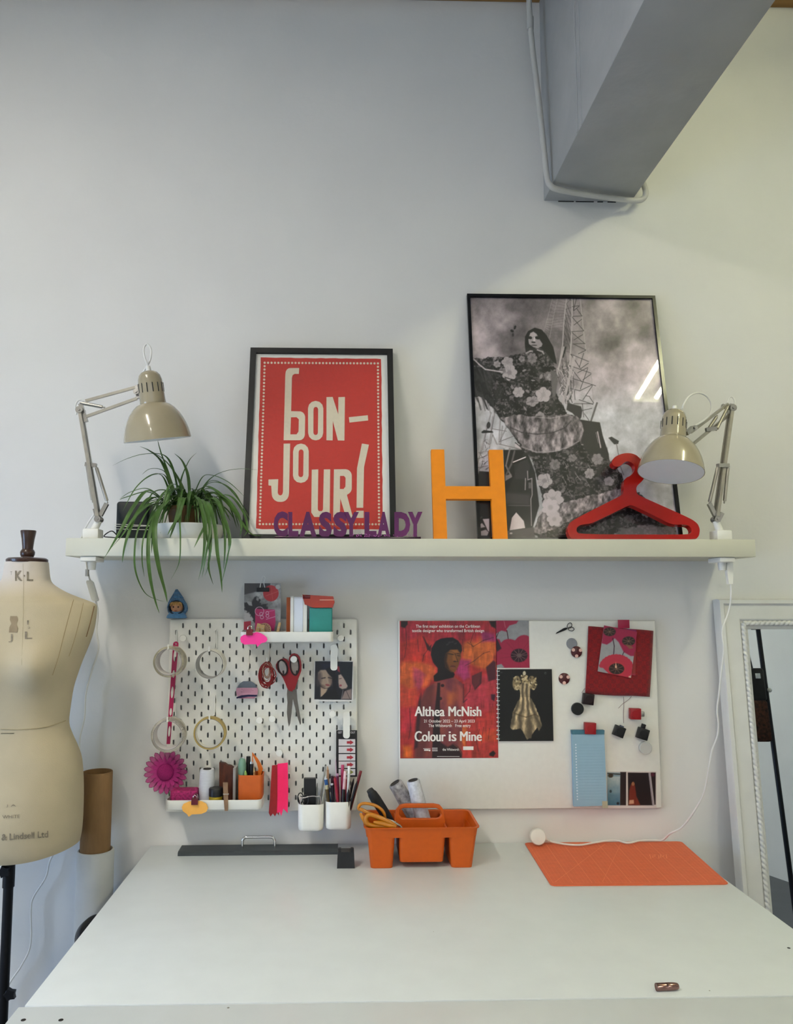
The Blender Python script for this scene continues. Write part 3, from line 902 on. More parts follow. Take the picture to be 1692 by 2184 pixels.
# ------------------------------------------------------------------ printed pictures: a fine mesh whose ink colours are worked out point by point
def project(W):
    d = W - np.array(CAM)
    z = d @ np.array(fwd)
    return PPX + FPX * (d @ np.array(rgt)) / z, PPY - FPX * (d @ np.array(upv)) / z
def _hash(ix, iy, s):
    h = np.sin(ix * 127.1 + iy * 311.7 + s * 74.7) * 43758.5453
    return h - np.floor(h)
def vnoise(x, y, s=0):
    ix, iy = np.floor(x), np.floor(y)
    fx, fy = x - ix, y - iy
    fx, fy = fx * fx * (3 - 2 * fx), fy * fy * (3 - 2 * fy)
    a, b, c, d = _hash(ix, iy, s), _hash(ix + 1, iy, s), _hash(ix, iy + 1, s), _hash(ix + 1, iy + 1, s)
    return (a * (1 - fx) + b * fx) * (1 - fy) + (c * (1 - fx) + d * fx) * fy
def fbm(x, y, s=0, o=5):
    v, a, t = 0, 0.5, 0
    for i in range(o):
        v = v + a * vnoise(x * 2 ** i, y * 2 ** i, s + i)
        t += a
        a *= 0.55
    return v / t
class Art:
    """points of a print, in the coordinates of an enlargement of the photo (scale, x offset, y offset)"""
    def __init__(s, o, u, v, w, h, nx, ny, sc, ox, oy):
        s.o, s.u, s.v, s.w, s.h, s.nx, s.ny = Vector(o), Vector(u), Vector(v), w, h, nx, ny
        gx, gy = np.meshgrid(np.linspace(0, w, nx), np.linspace(0, h, ny))
        s.W = np.array(o)[None] + gx.ravel()[:, None] * np.array(u)[None] + gy.ravel()[:, None] * np.array(v)[None]
        px, py = project(s.W)
        s.X, s.Y = (px - ox) * sc, (py - oy) * sc
        s.C = np.zeros((len(px), 3))
    def base(s, c):
        s.C[:] = np.array(c, float) / 255
        return s
    def mix(s, a, c, idx=None):
        c = np.asarray(c, float)
        c = c / 255 if c.ndim == 1 and c.max() > 1.001 else c
        a = a[:, None]
        if idx is None:
            s.C = s.C * (1 - a) + c * a
        else:
            s.C[idx] = s.C[idx] * (1 - a) + (c[idx] if c.ndim == 2 and len(c) == len(s.C) else c) * a
    def _near(s, pts, pad):
        xs, ys = [p[0] for p in pts], [p[1] for p in pts]
        return np.nonzero((s.X > min(xs) - pad) & (s.X < max(xs) + pad) & (s.Y > min(ys) - pad) & (s.Y < max(ys) + pad))[0]
    def mask(s, pts, soft=3.0, rough=0.0, rs=0.05, seed=1):
        k = s._near(pts, soft * 2 + rough)
        x, y = s.X[k], s.Y[k]
        if rough:
            x = x + rough * 2 * (vnoise(s.X[k] * rs, s.Y[k] * rs, seed) - 0.5)
            y = y + rough * 2 * (vnoise(s.X[k] * rs, s.Y[k] * rs, seed + 9) - 0.5)
        ins = np.zeros(len(k), bool)
        dist = np.full(len(k), 1e9)
        m = len(pts)
        for i in range(m):
            (x0, y0), (x1, y1) = pts[i], pts[(i + 1) % m]
            if y0 != y1:
                c = ((y0 > y) != (y1 > y)) & (x < (x1 - x0) * (y - y0) / (y1 - y0) + x0)
                ins ^= c
            dx, dy = x1 - x0, y1 - y0
            t = np.clip(((x - x0) * dx + (y - y0) * dy) / (dx * dx + dy * dy + 1e-9), 0, 1)
            dist = np.minimum(dist, np.hypot(x - x0 - t * dx, y - y0 - t * dy))
        sd = np.where(ins, dist, -dist)
        return k, np.clip(0.5 + sd / (2 * soft), 0, 1)
    def fill(s, pts, c, soft=3.0, op=1.0, rough=0.0, rs=0.05, seed=1):
        k, a = s.mask(pts, soft, rough, rs, seed)
        if len(k):
            s.mix(a * op, c, k)
        return s
    def line(s, p, q, wd, c, op=1.0, soft=2.0):
        k = s._near([p, q], wd + soft * 2)
        x, y = s.X[k], s.Y[k]
        dx, dy = q[0] - p[0], q[1] - p[1]
        t = np.clip(((x - p[0]) * dx + (y - p[1]) * dy) / (dx * dx + dy * dy + 1e-9), 0, 1)
        d = np.hypot(x - p[0] - t * dx, y - p[1] - t * dy)
        s.mix(np.clip(0.5 + (wd / 2 - d) / (2 * soft), 0, 1) * op, c, k)
        return s
    def path(s, pts, wd, c, op=1.0, soft=2.0):
        for a, b in zip(pts, pts[1:]):
            s.line(a, b, wd, c, op, soft)
        return s
    def ellipse(s, cx, cy, rx, ry, c, rot=0, soft=2.0, op=1.0):
        m = 20
        r = math.radians(rot)
        pts = [(cx + rx * math.cos(a) * math.cos(r) - ry * math.sin(a) * math.sin(r), cy + rx * math.cos(a) * math.sin(r) + ry * math.sin(a) * math.cos(r)) for a in [2 * math.pi * i / m for i in range(m)]]
        return s.fill(pts, c, soft, op)
    def flower(s, cx, cy, r, c, petals=6, centre=None, soft=2.0, rot=0, sq=1.0, op=1.0):
        pts = []
        for i in range(petals * 6):
            a = 2 * math.pi * i / (petals * 6) + rot
            rr = r * (0.78 + 0.22 * abs(math.cos(petals * (a - rot) / 2)))
            pts.append((cx + rr * math.cos(a), cy + rr * sq * math.sin(a)))
        s.fill(pts, c, soft, op)
        if centre is not None:
            s.ellipse(cx, cy, r * .28, r * .28 * sq, centre, soft=soft * 2, op=op * .8)
        return s
    def build(s, name, mat, parent=None, thick=None):
        nx, ny = s.nx, s.ny
        b = MB()
        b.v = [Vector(p) for p in s.W]
        idx = np.arange(nx * ny).reshape(ny, nx)
        f = np.stack([idx[:-1, :-1], idx[:-1, 1:], idx[1:, 1:], idx[1:, :-1]], -1).reshape(-1, 4)
        b.f = [tuple(int(i) for i in q) for q in f]
        C = np.clip(s.C, 0, 1)
        if thick:                                   # body behind the printed face, with paper-white edges
            n = s.u.cross(s.v).normalized()
            c4 = [s.o, s.o + s.u * s.w, s.o + s.u * s.w + s.v * s.h, s.o + s.v * s.h]
            k = len(b.v)
            b.v += c4 + [p - n * thick for p in c4]
            b.f += [(k + i, k + (i + 1) % 4, k + 4 + (i + 1) % 4, k + 4 + i) for i in range(4)] + [(k + 7, k + 6, k + 5, k + 4)]
            C = np.concatenate([C, np.full((8, 3), 0.86)])
        b.mi = [0] * len(b.f)
        L = np.where(C <= 0.04045, C / 12.92, ((C + 0.055) / 1.055) ** 2.4)
        ink = np.concatenate([L, np.ones((len(L), 1))], 1)
        return b.build(name, mat, parent, smooth=0, fixn=False, ink=ink)
def idw(X, Y, S, p=2.6):
    num, den = 0, 0
    for x, y, v in S:
        w = 1 / (((X - x) ** 2 + (Y - y) ** 2) + 900) ** (p / 2)
        num, den = num + w * v, den + w
    return num / den

# ---- large black and white fashion photograph
t, o, w, h, uv, n = framed('tall black-framed black and white photograph of a woman in a floral dress before a crane', (996.5, 626), (1398, 629), -0.016, -0.150, 0.0098, 0.014, FR_GLOSS)
pl = o - n * 0.008
A = Art(pl + UX * 0.006 + uv * 0.006, UX, uv, w - 0.012, h - 0.012, 400, 520, 3.6, 980, 610)
X, Y = A.X, A.Y
S = [(150, 130, .44), (400, 150, .44), (600, 200, .40), (400, 260, .54), (250, 330, .54), (150, 400, .68), (250, 480, .70), (400, 400, .48), (480, 300, .50), (420, 520, .46), (330, 250, .48), (700, 300, .48), (1000, 150, .54), (1100, 250, .46), (1000, 380, .56), (1200, 180, .60),
     (1200, 420, .44), (1280, 300, .58), (1350, 150, .50), (1450, 120, .60), (1430, 330, .42), (1330, 300, .62), (1380, 400, .50), (1100, 450, .42), (1050, 560, .70), (1200, 560, .60), (1300, 500, .66), (1400, 470, .70), (1450, 600, .82), (1250, 700, .68), (1350, 800, .78), (1100, 700, .74), (1150, 950, .74), (1350, 1000, .76),
     (1500, 1100, .74), (150, 950, .72), (200, 1000, .74), (150, 1150, .74), (1400, 1200, .76), (1560, 1400, .84), (1450, 1600, .78)]
v = idw(X, Y, S) + 0.42 * (fbm(X / 170 + 0.3 * fbm(X / 90, Y / 90, 5), Y / 150, 2) - 0.5) + 0.16 * (fbm(X / 45, Y / 60, 7) - 0.5)
A.C = np.stack([v, v * 0.975, v * 0.99], 1)
hz = np.clip((Y - 700) / 300, 0, 1)[:, None]
A.C = A.C * (1 - hz) + hz * np.stack([v * .97, v * 1.0, v * 1.01], 1)
g = lambda x: (255 * x, 252 * x, 254 * x)
zB = lambda L, sc, ox, oy: [((ox + x / sc - 980) * 3.6, (oy + y / sc - 610) * 3.6) for x, y in L]
zD_ = lambda L: zB(L, 7.05, 1200, 620)
zC_ = lambda L: zB(L, 7.05, 990, 620)
zE_ = lambda L: zB(L, 7.05, 1000, 880)
zF_ = lambda L: zB(L, 7.05, 1200, 880)
# crane tower
rr = random.Random(3)
railA = zC_([(1545, 100), (1520, 300), (1500, 500), (1485, 800), (1420, 1180), (1390, 1300)])
railB = zD_([(148, 100), (140, 620), (120, 950), (85, 1600), (70, 1700)])
railC = zD_([(265, 100), (300, 430), (340, 800), (400, 1150), (440, 1320), (470, 1690)])
rail0 = zC_([(1330, 120), (1240, 480), (1190, 640)])
railL = zC_([(1410, 100), (1340, 420), (1290, 700)])
def at(rail, k):
    k = k * (len(rail) - 1)
    i = min(int(k), len(rail) - 2)
    f = k - i
    return (rail[i][0] * (1 - f) + rail[i + 1][0] * f, rail[i][1] * (1 - f) + rail[i + 1][1] * f)
for i in range(13):
    k = i / 13
    A.line(at(railA, k), at(railB, min(1, k + rr.uniform(.0, .12))), 4, g(.25), .75)
    A.line(at(railB, k * .9), at(railA, min(1, k + .11)), 3.5, g(.3), .6)
    A.line(at(rail0, k), at(railL, min(1, k + .1)), 3, g(.32), .5)
    A.line(at(railL, k), at(railA, min(.5, k * .5 + .05)), 3, g(.34), .45)
for rl_, wd in ((rail0, 4), (railL, 4)):
    A.path(rl_, wd, g(.66), .7)
A.path(railA, 9, g(.68), .9)
A.path(railB, 10, g(.70), .9)
A.path(railC, 6, g(.66), .9)
for a_, b_ in (((150, 240), (250, 225)), ((215, 270), (295, 380)), ((160, 385), (295, 380)), ((150, 400), (320, 600)), ((290, 430), (175, 515)), ((140, 615), (320, 605)), ((145, 630), (340, 800)), ((305, 660), (175, 740)), ((160, 800), (335, 795)), ((160, 800), (350, 890)), ((350, 895), (240, 950)),
               ((125, 955), (395, 1065)), ((130, 960), (265, 1160)), ((320, 940), (255, 1150)), ((390, 1090), (265, 1180)), ((105, 1125), (430, 1240)), ((105, 1130), (290, 1370)), ((380, 1155), (230, 1235)), ((380, 1170), (270, 1480)), ((430, 1255), (310, 1340)), ((60, 1290), (500, 1430)), ((120, 1470), (260, 1505)),
               ((260, 1505), (450, 1415)), ((450, 1430), (310, 1640)), ((360, 1580), (410, 1590)), ((410, 1600), (470, 1690)), ((250, 1640), (460, 1710)), ((170, 1700), (460, 1700)), ((160, 105), (170, 300)), ((215, 110), (165, 290)), ((170, 300), (250, 235)), ((120, 1330), (140, 1600)), ((160, 1290), (190, 1640)), ((300, 1700), (320, 1900)), ((300, 1800), (440, 1770)), ((330, 1850), (400, 1950))):
    A.line(*zD_([a_, b_]), 5, g(.27), .9)
for i in range(60):
    x, y = rr.uniform(1420, 1640), rr.uniform(1150, 1700)
    A.line(*zC_([(x, y), (x + rr.uniform(-70, 70), y + rr.uniform(-160, 160))]), rr.choice((3, 4, 6)), g(rr.choice((.22, .3, .74, .8))), .8)
A.path(zC_([(1660, 1000), (1600, 1250), (1540, 1500), (1490, 1680)]), 20, g(.70), .85)
A.path(zC_([(1500, 850), (1420, 1180)]), 12, g(.70), .9)
A.path(zC_([(1530, 850), (1490, 1000)]), 10, g(.14), .9)
A.fill(zD_([(80, 1685), (280, 1740), (300, 1800), (285, 1900), (255, 1960), (150, 1840), (60, 1790)]), g(.26), 3)
A.line(*zD_([(520, 1690), (430, 1960)]), 14, g(.42))
# machine house, lamp post
A.fill([(925, 1025), (1080, 1048), (1102, 1150), (1148, 1290), (1152, 1345), (1010, 1290), (915, 1215)], g(.21), 3)
for i in range(10):
    x = 935 + i * 15
    A.line((x, 1045), (x + 25, 1240), 3, g(.30), .5)
A.line((1062, 1120), (1086, 1240), 9, g(.74))
A.path([(1050, 1125), (1068, 1205)], 4, g(.6))
A.path([(1135, 1240), (1150, 1330)], 3, g(.25))
A.fill([(1145, 1166), (1170, 1157), (1226, 1190), (1220, 1212), (1190, 1216)], g(.24))
A.path([(1207, 1212), (1222, 1290), (1235, 1380), (1262, 1450)], 6, g(.45))
# figure on the far mast
A.path([(400, 510), (412, 400), (420, 300)], 5, g(.36), .8)
A.ellipse(428, 318, 8, 16, g(.14), 20)
A.ellipse(405, 345, 14, 10, g(.15), 30)
A.ellipse(412, 375, 8, 14, g(.22))
# left cranes
for a_, b_ in (((330, 0), (90, 900)), ((385, 0), (300, 480)), ((360, 60), (330, 280)), ((470, 60), (450, 450)), ((500, 200), (470, 480)), ((330, 240), (560, 280)), ((560, 220), (460, 430)), ((270, 200), (200, 560)), ((330, 280), (420, 480)), ((350, 340), (300, 540)), ((140, 600), (300, 580)), ((120, 700), (280, 640)), ((110, 830), (280, 800)), ((160, 820), (90, 1060)), ((230, 420), (300, 480)), ((440, 470), (810, 560)), ((520, 540), (600, 800)), ((640, 560), (560, 900)), ((540, 640), (620, 760)), ((600, 800), (660, 960)), ((450, 440), (700, 340))):
    A.line(*zE_([a_, b_]), 5, g(.62), .95)
    A.line(*zE_([(a_[0] + 12, a_[1]), (b_[0] + 12, b_[1])]), 3, g(.28), .7)
for i in range(70):
    x, y = rr.uniform(90, 310), rr.uniform(380, 880)
    if x < 330 - y * .24:
        continue
    A.line(*zE_([(x, y), (x + rr.uniform(-60, 60), y + rr.uniform(-60, 60))]), 4, g(rr.choice((.2, .3, .6, .72))), .75)
A.fill(zE_([(190, 290), (230, 262), (360, 280), (370, 300), (200, 310)]), g(.16))
A.ellipse(*zE_([(298, 190)])[0], 15, 26, g(.25), 8)
A.fill(zE_([(160, 880), (320, 890), (320, 1110), (90, 1110)]), g(.17), 4)
A.fill(zE_([(520, 560), (820, 560), (900, 640), (1000, 900), (1060, 1400), (960, 1740), (560, 1790), (540, 1000)]), g(.17), 4)
A.fill(zE_([(690, 480), (800, 440), (810, 560), (700, 520)]), g(.75), 3)
A.line(*zE_([(700, 450), (810, 540)]), 6, g(.2))
A.line(*zE_([(670, 745), (855, 670)]), 8, g(.88))
A.fill(zE_([(680, 780), (880, 700), (930, 800), (860, 1000), (700, 1000)]), g(.24), 5)
A.path(zE_([(620, 540), (560, 800), (640, 960)]), 12, g(.55), .9)
A.path(zE_([(690, 580), (640, 780), (560, 940)]), 14, g(.42), .9)
A.fill(zE_([(550, 950), (640, 920), (650, 970), (550, 1030)]), g(.55))
A.fill(zE_([(550, 1200), (920, 1230), (920, 1390), (550, 1370)]), g(.28), 12)
A.line(*zE_([(600, 1395), (920, 1400)]), 6, g(.45), .8)
A.path(zE_([(855, 990), (850, 1160)]), 7, g(.62))
A.path(zE_([(885, 880), (890, 1010), (950, 990), (955, 1240), (935, 1300), (945, 1700)]), 7, g(.6))
A.fill(zE_([(900, 1050), (945, 1050), (940, 1140), (900, 1140)]), g(.4))
A.fill(zE_([(715, 1500), (830, 1630), (850, 1735), (615, 1772), (650, 1580)]), g(.80), 2.5)
A.fill(zE_([(570, 1785), (980, 1722), (1000, 1880), (565, 1880)]), g(.34), 3)
A.ellipse(*zE_([(638, 1815)])[0], 11, 7, g(.75))
A.fill(zE_([(90, 1300), (340, 1300), (350, 1880), (110, 1880)]), g(.13), 4)
A.fill(zE_([(210, 1600), (310, 1595), (310, 1790), (290, 1780)]), g(.72))
A.fill(zE_([(140, 1700), (200, 1660), (250, 1720), (120, 1750)]), g(.66))
A.fill(zE_([(120, 1800), (260, 1760), (300, 1800), (280, 1850), (130, 1850)]), g(.62), 3)
A.line(*zE_([(120, 1620), (200, 1570)]), 10, g(.3))
# woman: skirt and bodice silhouette
dress = [(88, 550), (180, 562), (230, 543), (330, 545), (430, 528), (510, 512), (560, 488), (640, 490), (690, 540), (722, 590), (745, 660), (752, 740), (735, 800), (750, 850), (800, 920), (830, 990), (900, 1000), (945, 1050), (958, 1110), (935, 1190), (960, 1250), (1060, 1300), (1155, 1340), (1200, 1400), (1245, 1440), (1262, 1520), (1340, 1560), (1420, 1620),
         (1490, 1690), (1600, 1790), (1660, 1850), (1660, 1960), (640, 1960), (572, 1900), (600, 1790), (650, 1720), (640, 1640), (600, 1480), (560, 1330), (480, 1255), (430, 1165), (350, 1060), (300, 1000), (255, 935), (180, 850), (88, 850)]
kd, ad = A.mask(dress, 3, rough=6, rs=.06)
xs, ys_ = X[kd], Y[kd]
fold = 0.19 + 0.16 * (fbm(xs / 26, ys_ / 70, 11) - 0.45) + 0.07 * np.sin((xs * 0.6 - ys_ * 0.25) / 17 + 6 * fbm(xs / 80, ys_ / 80, 3))
full = np.zeros((len(X), 3))
full[kd] = np.stack([fold, fold * .985, fold * .99], 1)
A.mix(ad, full, kd)
pn = fbm(xs / 17, ys_ / 15, 41, 3)
pm = np.clip((pn - .56) / .05, 0, 1) * np.where((xs < 250) & (ys_ > 620), .25, .85)
pv = .42 + .42 * (fbm(xs / 9, ys_ / 9, 47, 3) - .3)
full[kd] = np.stack([pv, pv * .98, pv * .985], 1)
A.mix(ad * pm, full, kd)
sh_ = np.clip(.5 + 1.1 * (fbm(xs / 60, ys_ / 95, 51) - .5), 0, 1)
full[kd] = 0.08
A.mix(ad * (1 - sh_) * .55, full, kd)
def inside(x, y, poly):
    c = False
    for i in range(len(poly)):
        (x0, y0), (x1, y1) = poly[i], poly[i - 1]
        if (y0 > y) != (y1 > y) and x < (x1 - x0) * (y - y0) / (y1 - y0) + x0:
            c = not c
    return c
for i in range(430):                         # petals of the printed cloth
    x, y = rr.uniform(95, 1640), rr.uniform(540, 1930)
    if not inside(x, y, dress) or (x < 240 and y > 620):
        continue
    s_ = rr.uniform(7, 22)
    A.ellipse(x, y, s_, s_ * rr.uniform(.3, .6), g(rr.uniform(.32, .66)), rr.uniform(0, 180), 3, rr.uniform(.45, .9))
for x, y, r_, c_, q_ in ((455, 815, 46, .66, .6), (560, 885, 52, .60, .4), (645, 835, 62, .70, .62), (370, 585, 48, .62, .55), (385, 665, 62, .66, .5), (290, 600, 30, .6, .5), (560, 555, 40, .52, .4), (480, 560, 26, .56, .4), (655, 1495, 62, .66, .5), (720, 1640, 84, .70, .6), (700, 1770, 92, .68, .58), (870, 1320, 36, .5, .4), (735, 1370, 44, .5, .4), (1000, 1440, 40, .6, .5), (1150, 1500, 42, .58, .45), (1060, 1330, 44, .56, .5), (690, 690, 40, .5, .42), (330, 650, 30, .5, .4), (1440, 1730, 46, .62, .5), (1300, 1790, 40, .4, .3), (700, 700, 30, .62, .5), (620, 1000, 36, .6, .5)):
    A.flower(x, y, r_, g(c_), rr.choice((5, 6, 7)), g(q_), 3, rr.uniform(0, 3), rr.uniform(.8, 1.1))
    for j in range(7):
        a = rr.uniform(0, 6.28)
        A.line((x + r_ * .25 * math.cos(a), y + r_ * .25 * math.sin(a)), (x + r_ * .8 * math.cos(a), y + r_ * .8 * math.sin(a)), 3, g(q_ * .85), .5)
for i in range(26):                          # slanting leaves
    x, y = rr.uniform(640, 1200), rr.uniform(1280, 1640)
    if inside(x, y, dress):
        a = rr.uniform(.7, 1.3)
        L_ = rr.uniform(30, 70)
        A.line((x, y), (x + L_ * math.cos(a), y + L_ * math.sin(a)), 5, g(rr.uniform(.4, .62)), .8)
# far sleeve, dark feather-like folds
for i in range(60):
    x, y = rr.uniform(90, 300), rr.uniform(600, 880)
    A.line((x, y), (x + rr.uniform(10, 40), y + rr.uniform(30, 110)), rr.uniform(4, 12), g(rr.uniform(.14, .34)), .6, 4)
A.path([(110, 560), (150, 600), (200, 640), (330, 660)], 10, g(.75), .9)
A.path([(350, 700), (480, 745), (620, 760), (720, 770)], 7, g(.12), .8)
A.path([(330, 760), (380, 900), (470, 980), (560, 1000)], 8, g(.14), .7)
# gathered sash
sash = [(320, 960), (345, 1010), (420, 985), (560, 1000), (620, 1000), (830, 985), (900, 1000), (945, 1050), (958, 1110), (930, 1195), (820, 1255), (700, 1280), (590, 1283), (500, 1250), (440, 1170), (350, 1060)]
ks, as_ = A.mask(sash, 3, rough=5)
sv = 0.47 + 0.75 * (fbm(X[ks] / 24, Y[ks] / 48, 21) - 0.5) + 0.07 * np.sin(X[ks] / 15 + 4 * fbm(X[ks] / 60, Y[ks] / 60, 4))
full = np.zeros((len(X), 3))
full[ks] = np.stack([sv, sv * .975, sv * .985], 1)
A.mix(as_, full, ks)
A.path([(390, 1085), (480, 1125), (600, 1138), (720, 1125), (810, 1090), (860, 1035)], 8, g(.24), .75, 4)
A.path([(430, 1005), (470, 1090)], 10, g(.34), .6, 5)
A.path([(560, 1005), (700, 1015), (840, 990)], 6, g(.68), .7, 3)
A.path([(480, 1235), (590, 1275), (720, 1272), (840, 1235), (920, 1190)], 7, g(.66), .7, 3)
# hem band
hem = [(600, 1790), (650, 1720), (830, 1655), (1000, 1610), (1262, 1552), (1290, 1630), (1100, 1690), (960, 1740), (850, 1800), (760, 1850), (640, 1905), (572, 1897)]
ks, as_ = A.mask(hem, 4, rough=8)
sv = 0.50 + 0.95 * (fbm(X[ks] / 24, Y[ks] / 40, 31) - 0.5)
full[ks] = np.stack([sv, sv * .975, sv * .985], 1)
A.mix(as_, full, ks)
A.flower(700, 1700, 70, g(.74), 7, g(.64), 3)
A.flower(730, 1790, 60, g(.72), 6, g(.62), 3)
lower = [(1250, 1860), (1400, 1840), (1660, 1850), (1660, 1960), (1150, 1960)]
A.fill(lower, g(.55), 5, .7, rough=14)
# head
A.fill([(503, 450), (505, 390), (528, 347), (580, 320), (632, 335), (672, 380), (722, 470), (742, 560), (748, 600), (715, 580), (690, 540), (640, 488), (600, 470), (560, 492), (512, 512)], g(.13), 3)
A.fill([(536, 385), (546, 360), (570, 350), (594, 368), (620, 415), (640, 445), (632, 465), (600, 478), (570, 470), (535, 445), (530, 415)], g(.60), 3)
A.fill([(545, 365), (568, 352), (592, 370), (590, 384), (560, 392), (540, 386)], g(.70), 3, .8)
A.ellipse(544, 397, 15, 11, g(.10), 10, 3)
A.ellipse(602, 398, 20, 12, g(.10), 10, 3)
A.fill([(572, 392), (580, 392), (586, 425), (566, 428)], g(.74), 2)
A.ellipse(569, 432, 16, 6, g(.16), 5, 3)
A.ellipse(576, 455, 22, 5, g(.30), 3, 3)
A.fill([(512, 470), (560, 482), (620, 480), (640, 492), (560, 500), (512, 512)], g(.20), 4)
A.path([(515, 515), (545, 500), (560, 500)], 12, g(.66), .9, 3)
A.path([(600, 490), (640, 505), (648, 520)], 12, g(.66), .9, 3)
A.fill([(700, 640), (745, 660), (755, 740), (740, 850), (715, 850), (705, 740)], g(.42), 5)
gr = .05 * (fbm(X / 5, Y / 5, 61, 2) - .5)[:, None]
A.C = np.clip((A.C * 1.22 - 0.10 + gr) * np.array([1.0, .955, .985]), 0.02, 1)
A.build('print', Mprint('photograph_ink', 0.5), t)
MB().prism([(0.008, 0.008), (w - 0.008, 0.008), (w - 0.008, h - 0.008), (0.008, h - 0.008)], None, o - n * 0.005, UX, uv, -n * 0.0015).build('glazing', GLASS, t, smooth=0)
# ------------------------------------------------------------------ pegboard with its slots
YP = -0.022
o0 = P(362, 1320, YP)
b = MB()
cs = 0.02
def slot_cell(cx, cz):
    """a square of board with a rounded slot through it"""
    sq = []
    hole = [(0.0028 * math.cos(a) + 0, (0.0048 if math.sin(a) > 0 else -0.0048) + 0.0028 * math.sin(a)) for a in [math.pi * (i + .5) / 4 for i in range(8)]]
    k = len(b.v)
    h = cs / 2
    cor = [(h, h), (-h, h), (-h, -h), (h, -h)]
    for x, z in cor + hole:
        b.v.append(Vector((cx + x, YP, cz + z)))
    for x, z in hole:
        b.v.append(Vector((cx + x, YP + 0.005, cz + z)))
    H = [k + 4 + i for i in range(8)]
    fs = [(k, k + 1, H[2], H[1]), (k + 1, k + 2, H[4], H[3]), (k + 2, k + 3, H[6], H[5]), (k + 3, k, H[0], H[7]), (k, H[1], H[0]), (k + 1, H[3], H[2]), (k + 2, H[5], H[4]), (k + 3, H[7], H[6])]
    fs += [(H[i], H[(i + 1) % 8], H[(i + 1) % 8] + 8, H[i] + 8) for i in range(8)]
    b.f += fs
    b.mi += [0] * len(fs)
def flat(x0, z0, x1, z1):
    b.quad((o0.x + x0, YP, o0.z - z0), (o0.x + x1, YP, o0.z - z0), (o0.x + x1, YP, o0.z - z1), (o0.x + x0, YP, o0.z - z1))
for j in range(1, 28):
    for k in range(1, 28):
        cx, cz = o0.x + cs * k, o0.z - cs * j
        if (k + j) % 2 == 1:
            slot_cell(cx, cz)
        else:
            flat(cs * (k - .5), cs * (j - .5), cs * (k + .5), cs * (j + .5))
flat(0.003, 0.003, 0.557, 0.01); flat(0.003, 0.55, 0.557, 0.557); flat(0.003, 0.01, 0.01, 0.55); flat(0.55, 0.01, 0.557, 0.55)
rim0 = rrect(0, 0, 0.56, 0.56, 0.009, 5)
rim1 = [(x, z) for x, z in rrect(0.003, 0.003, 0.557, 0.557, 0.006, 5)]
R_ = lambda L, y: [Vector((o0.x + x, y, o0.z - z)) for x, z in L]
b.ring([R_(rim1, YP), R_(rim0, YP + 0.003), R_(rim0, YP + 0.014)], cap=False)
pb = thing('pegboard', 'square white metal pegboard with rows of slots, mounted on the wall under the shelf', 'pegboard', (o0.x + .28, YP, o0.z - .56))
b.build('panel', STEEL_W, pb, smooth=30, fixn=False)
for dx in (0.03, 0.53):
    for dz in (0.03, 0.53):
        MB().cyl((o0.x + dx, YP + 0.004, o0.z - dz), (o0.x + dx, -0.001, o0.z - dz), 0.008, seg=14).build('wall_spacer', PLASTIC_W, pb)

# ---- hooks, knobs, clips
def hook(label, slot, tip_y, drop, parent=None):
    p = P(*slot, YP)
    t = MB()
    pts = [p + Vector((0, 0.004, 0.003)), p + Vector((0, -0.002, 0.002)), p + Vector((0, -0.0035, -0.006)), p + Vector((0, -0.004, -drop + 0.004)), p + Vector((0, -0.008, -drop)), p + Vector((0, tip_y + 0.006 - YP, -drop)), p + Vector((0, tip_y - YP, -drop + 0.003)), p + Vector((0, tip_y - 0.001 - YP, -drop + 0.013))]
    t.tube(spline(pts, 5), 0.0021, 8)
    return tag(t.build('wire_hook', PLASTIC_W), label, 'hook', 'wire hooks on the pegboard'), p.x, p.z - drop
def tape(label, name, x, z, y0, y1, ri, ro, mat, core=None, core_t=0.0025, ry=1.0):
    zc = z - ri * ry + 0.002
    t = thing(name, label, 'tape', (x, (y0 + y1) / 2, zc - ro))
    T = Matrix.Translation((x, 0, zc)) @ Matrix.Rotation(math.radians(90), 4, 'X')
    MB().lathe([(ri + core_t, -y0 - 0.0005), (ro, -y0 - 0.0005), (ro, -y1 + 0.0005), (ri + core_t, -y1 + 0.0005)], T, 64, loop=True).build('tape', mat, t)
    MB().tube([T @ Vector(((ri + core_t * .5) * math.cos(a), (ri + core_t * .5) * math.sin(a), -y0 + .0002)) for a in [2 * math.pi * k / 56 for k in range(56)]], .0007, 6, loop=True).build('core_edge', DARKEDGE, t)
    MB().lathe([(ri, -y0), (ri + core_t, -y0), (ri + core_t, -y1), (ri, -y1)], T, 64, loop=True).build('core', core or mat, t)
    return t
CLEAR = M('clear_tape', 'eee7cf', 0.15, var=0.02, trans=0.85, ior=1.12)
CLEAR2 = M('translucent_tape', 'efeadd', 0.2, var=0.02, trans=0.8, ior=1.1)
CORE = M('grey_white_core', 'cfcac8', 0.6, var=0.04)
DARKEDGE = M('grey_core_edge', '6d6a68', 0.5, var=0.05)
ring_tape = M('masking_tape', 'a99255', 0.6, var=0.08)
WTAPE = M('white_tape', 'd6d2c6', 0.5, var=0.03)
h1, x, z = hook('long wire hook carrying the clear tape roll, upper left of the pegboard', (377.5, 1347), -0.132, 0.045)
tape('clear tape roll on a pale core, hung upper left of the pegboard', 'tape_roll', x, z - 0.003, -0.125, -0.077, 0.0355, 0.0435, CLEAR, CORE)
h2, x, z = hook('long wire hook carrying the wide white tape roll', (463, 1345), -0.150, 0.052)
tape('wide white tape roll with grey inside, upper of the two in the second column', 'tape_roll', x, z - 0.003, -0.143, -0.088, 0.0375, 0.0405, WTAPE, M('grey_card_core', 'a9a7a3', 0.6, var=0.04), 0.0012)
h3, x, z = hook('long wire hook carrying the translucent tape roll, lower left of the pegboard', (376, 1490), -0.132, 0.050)
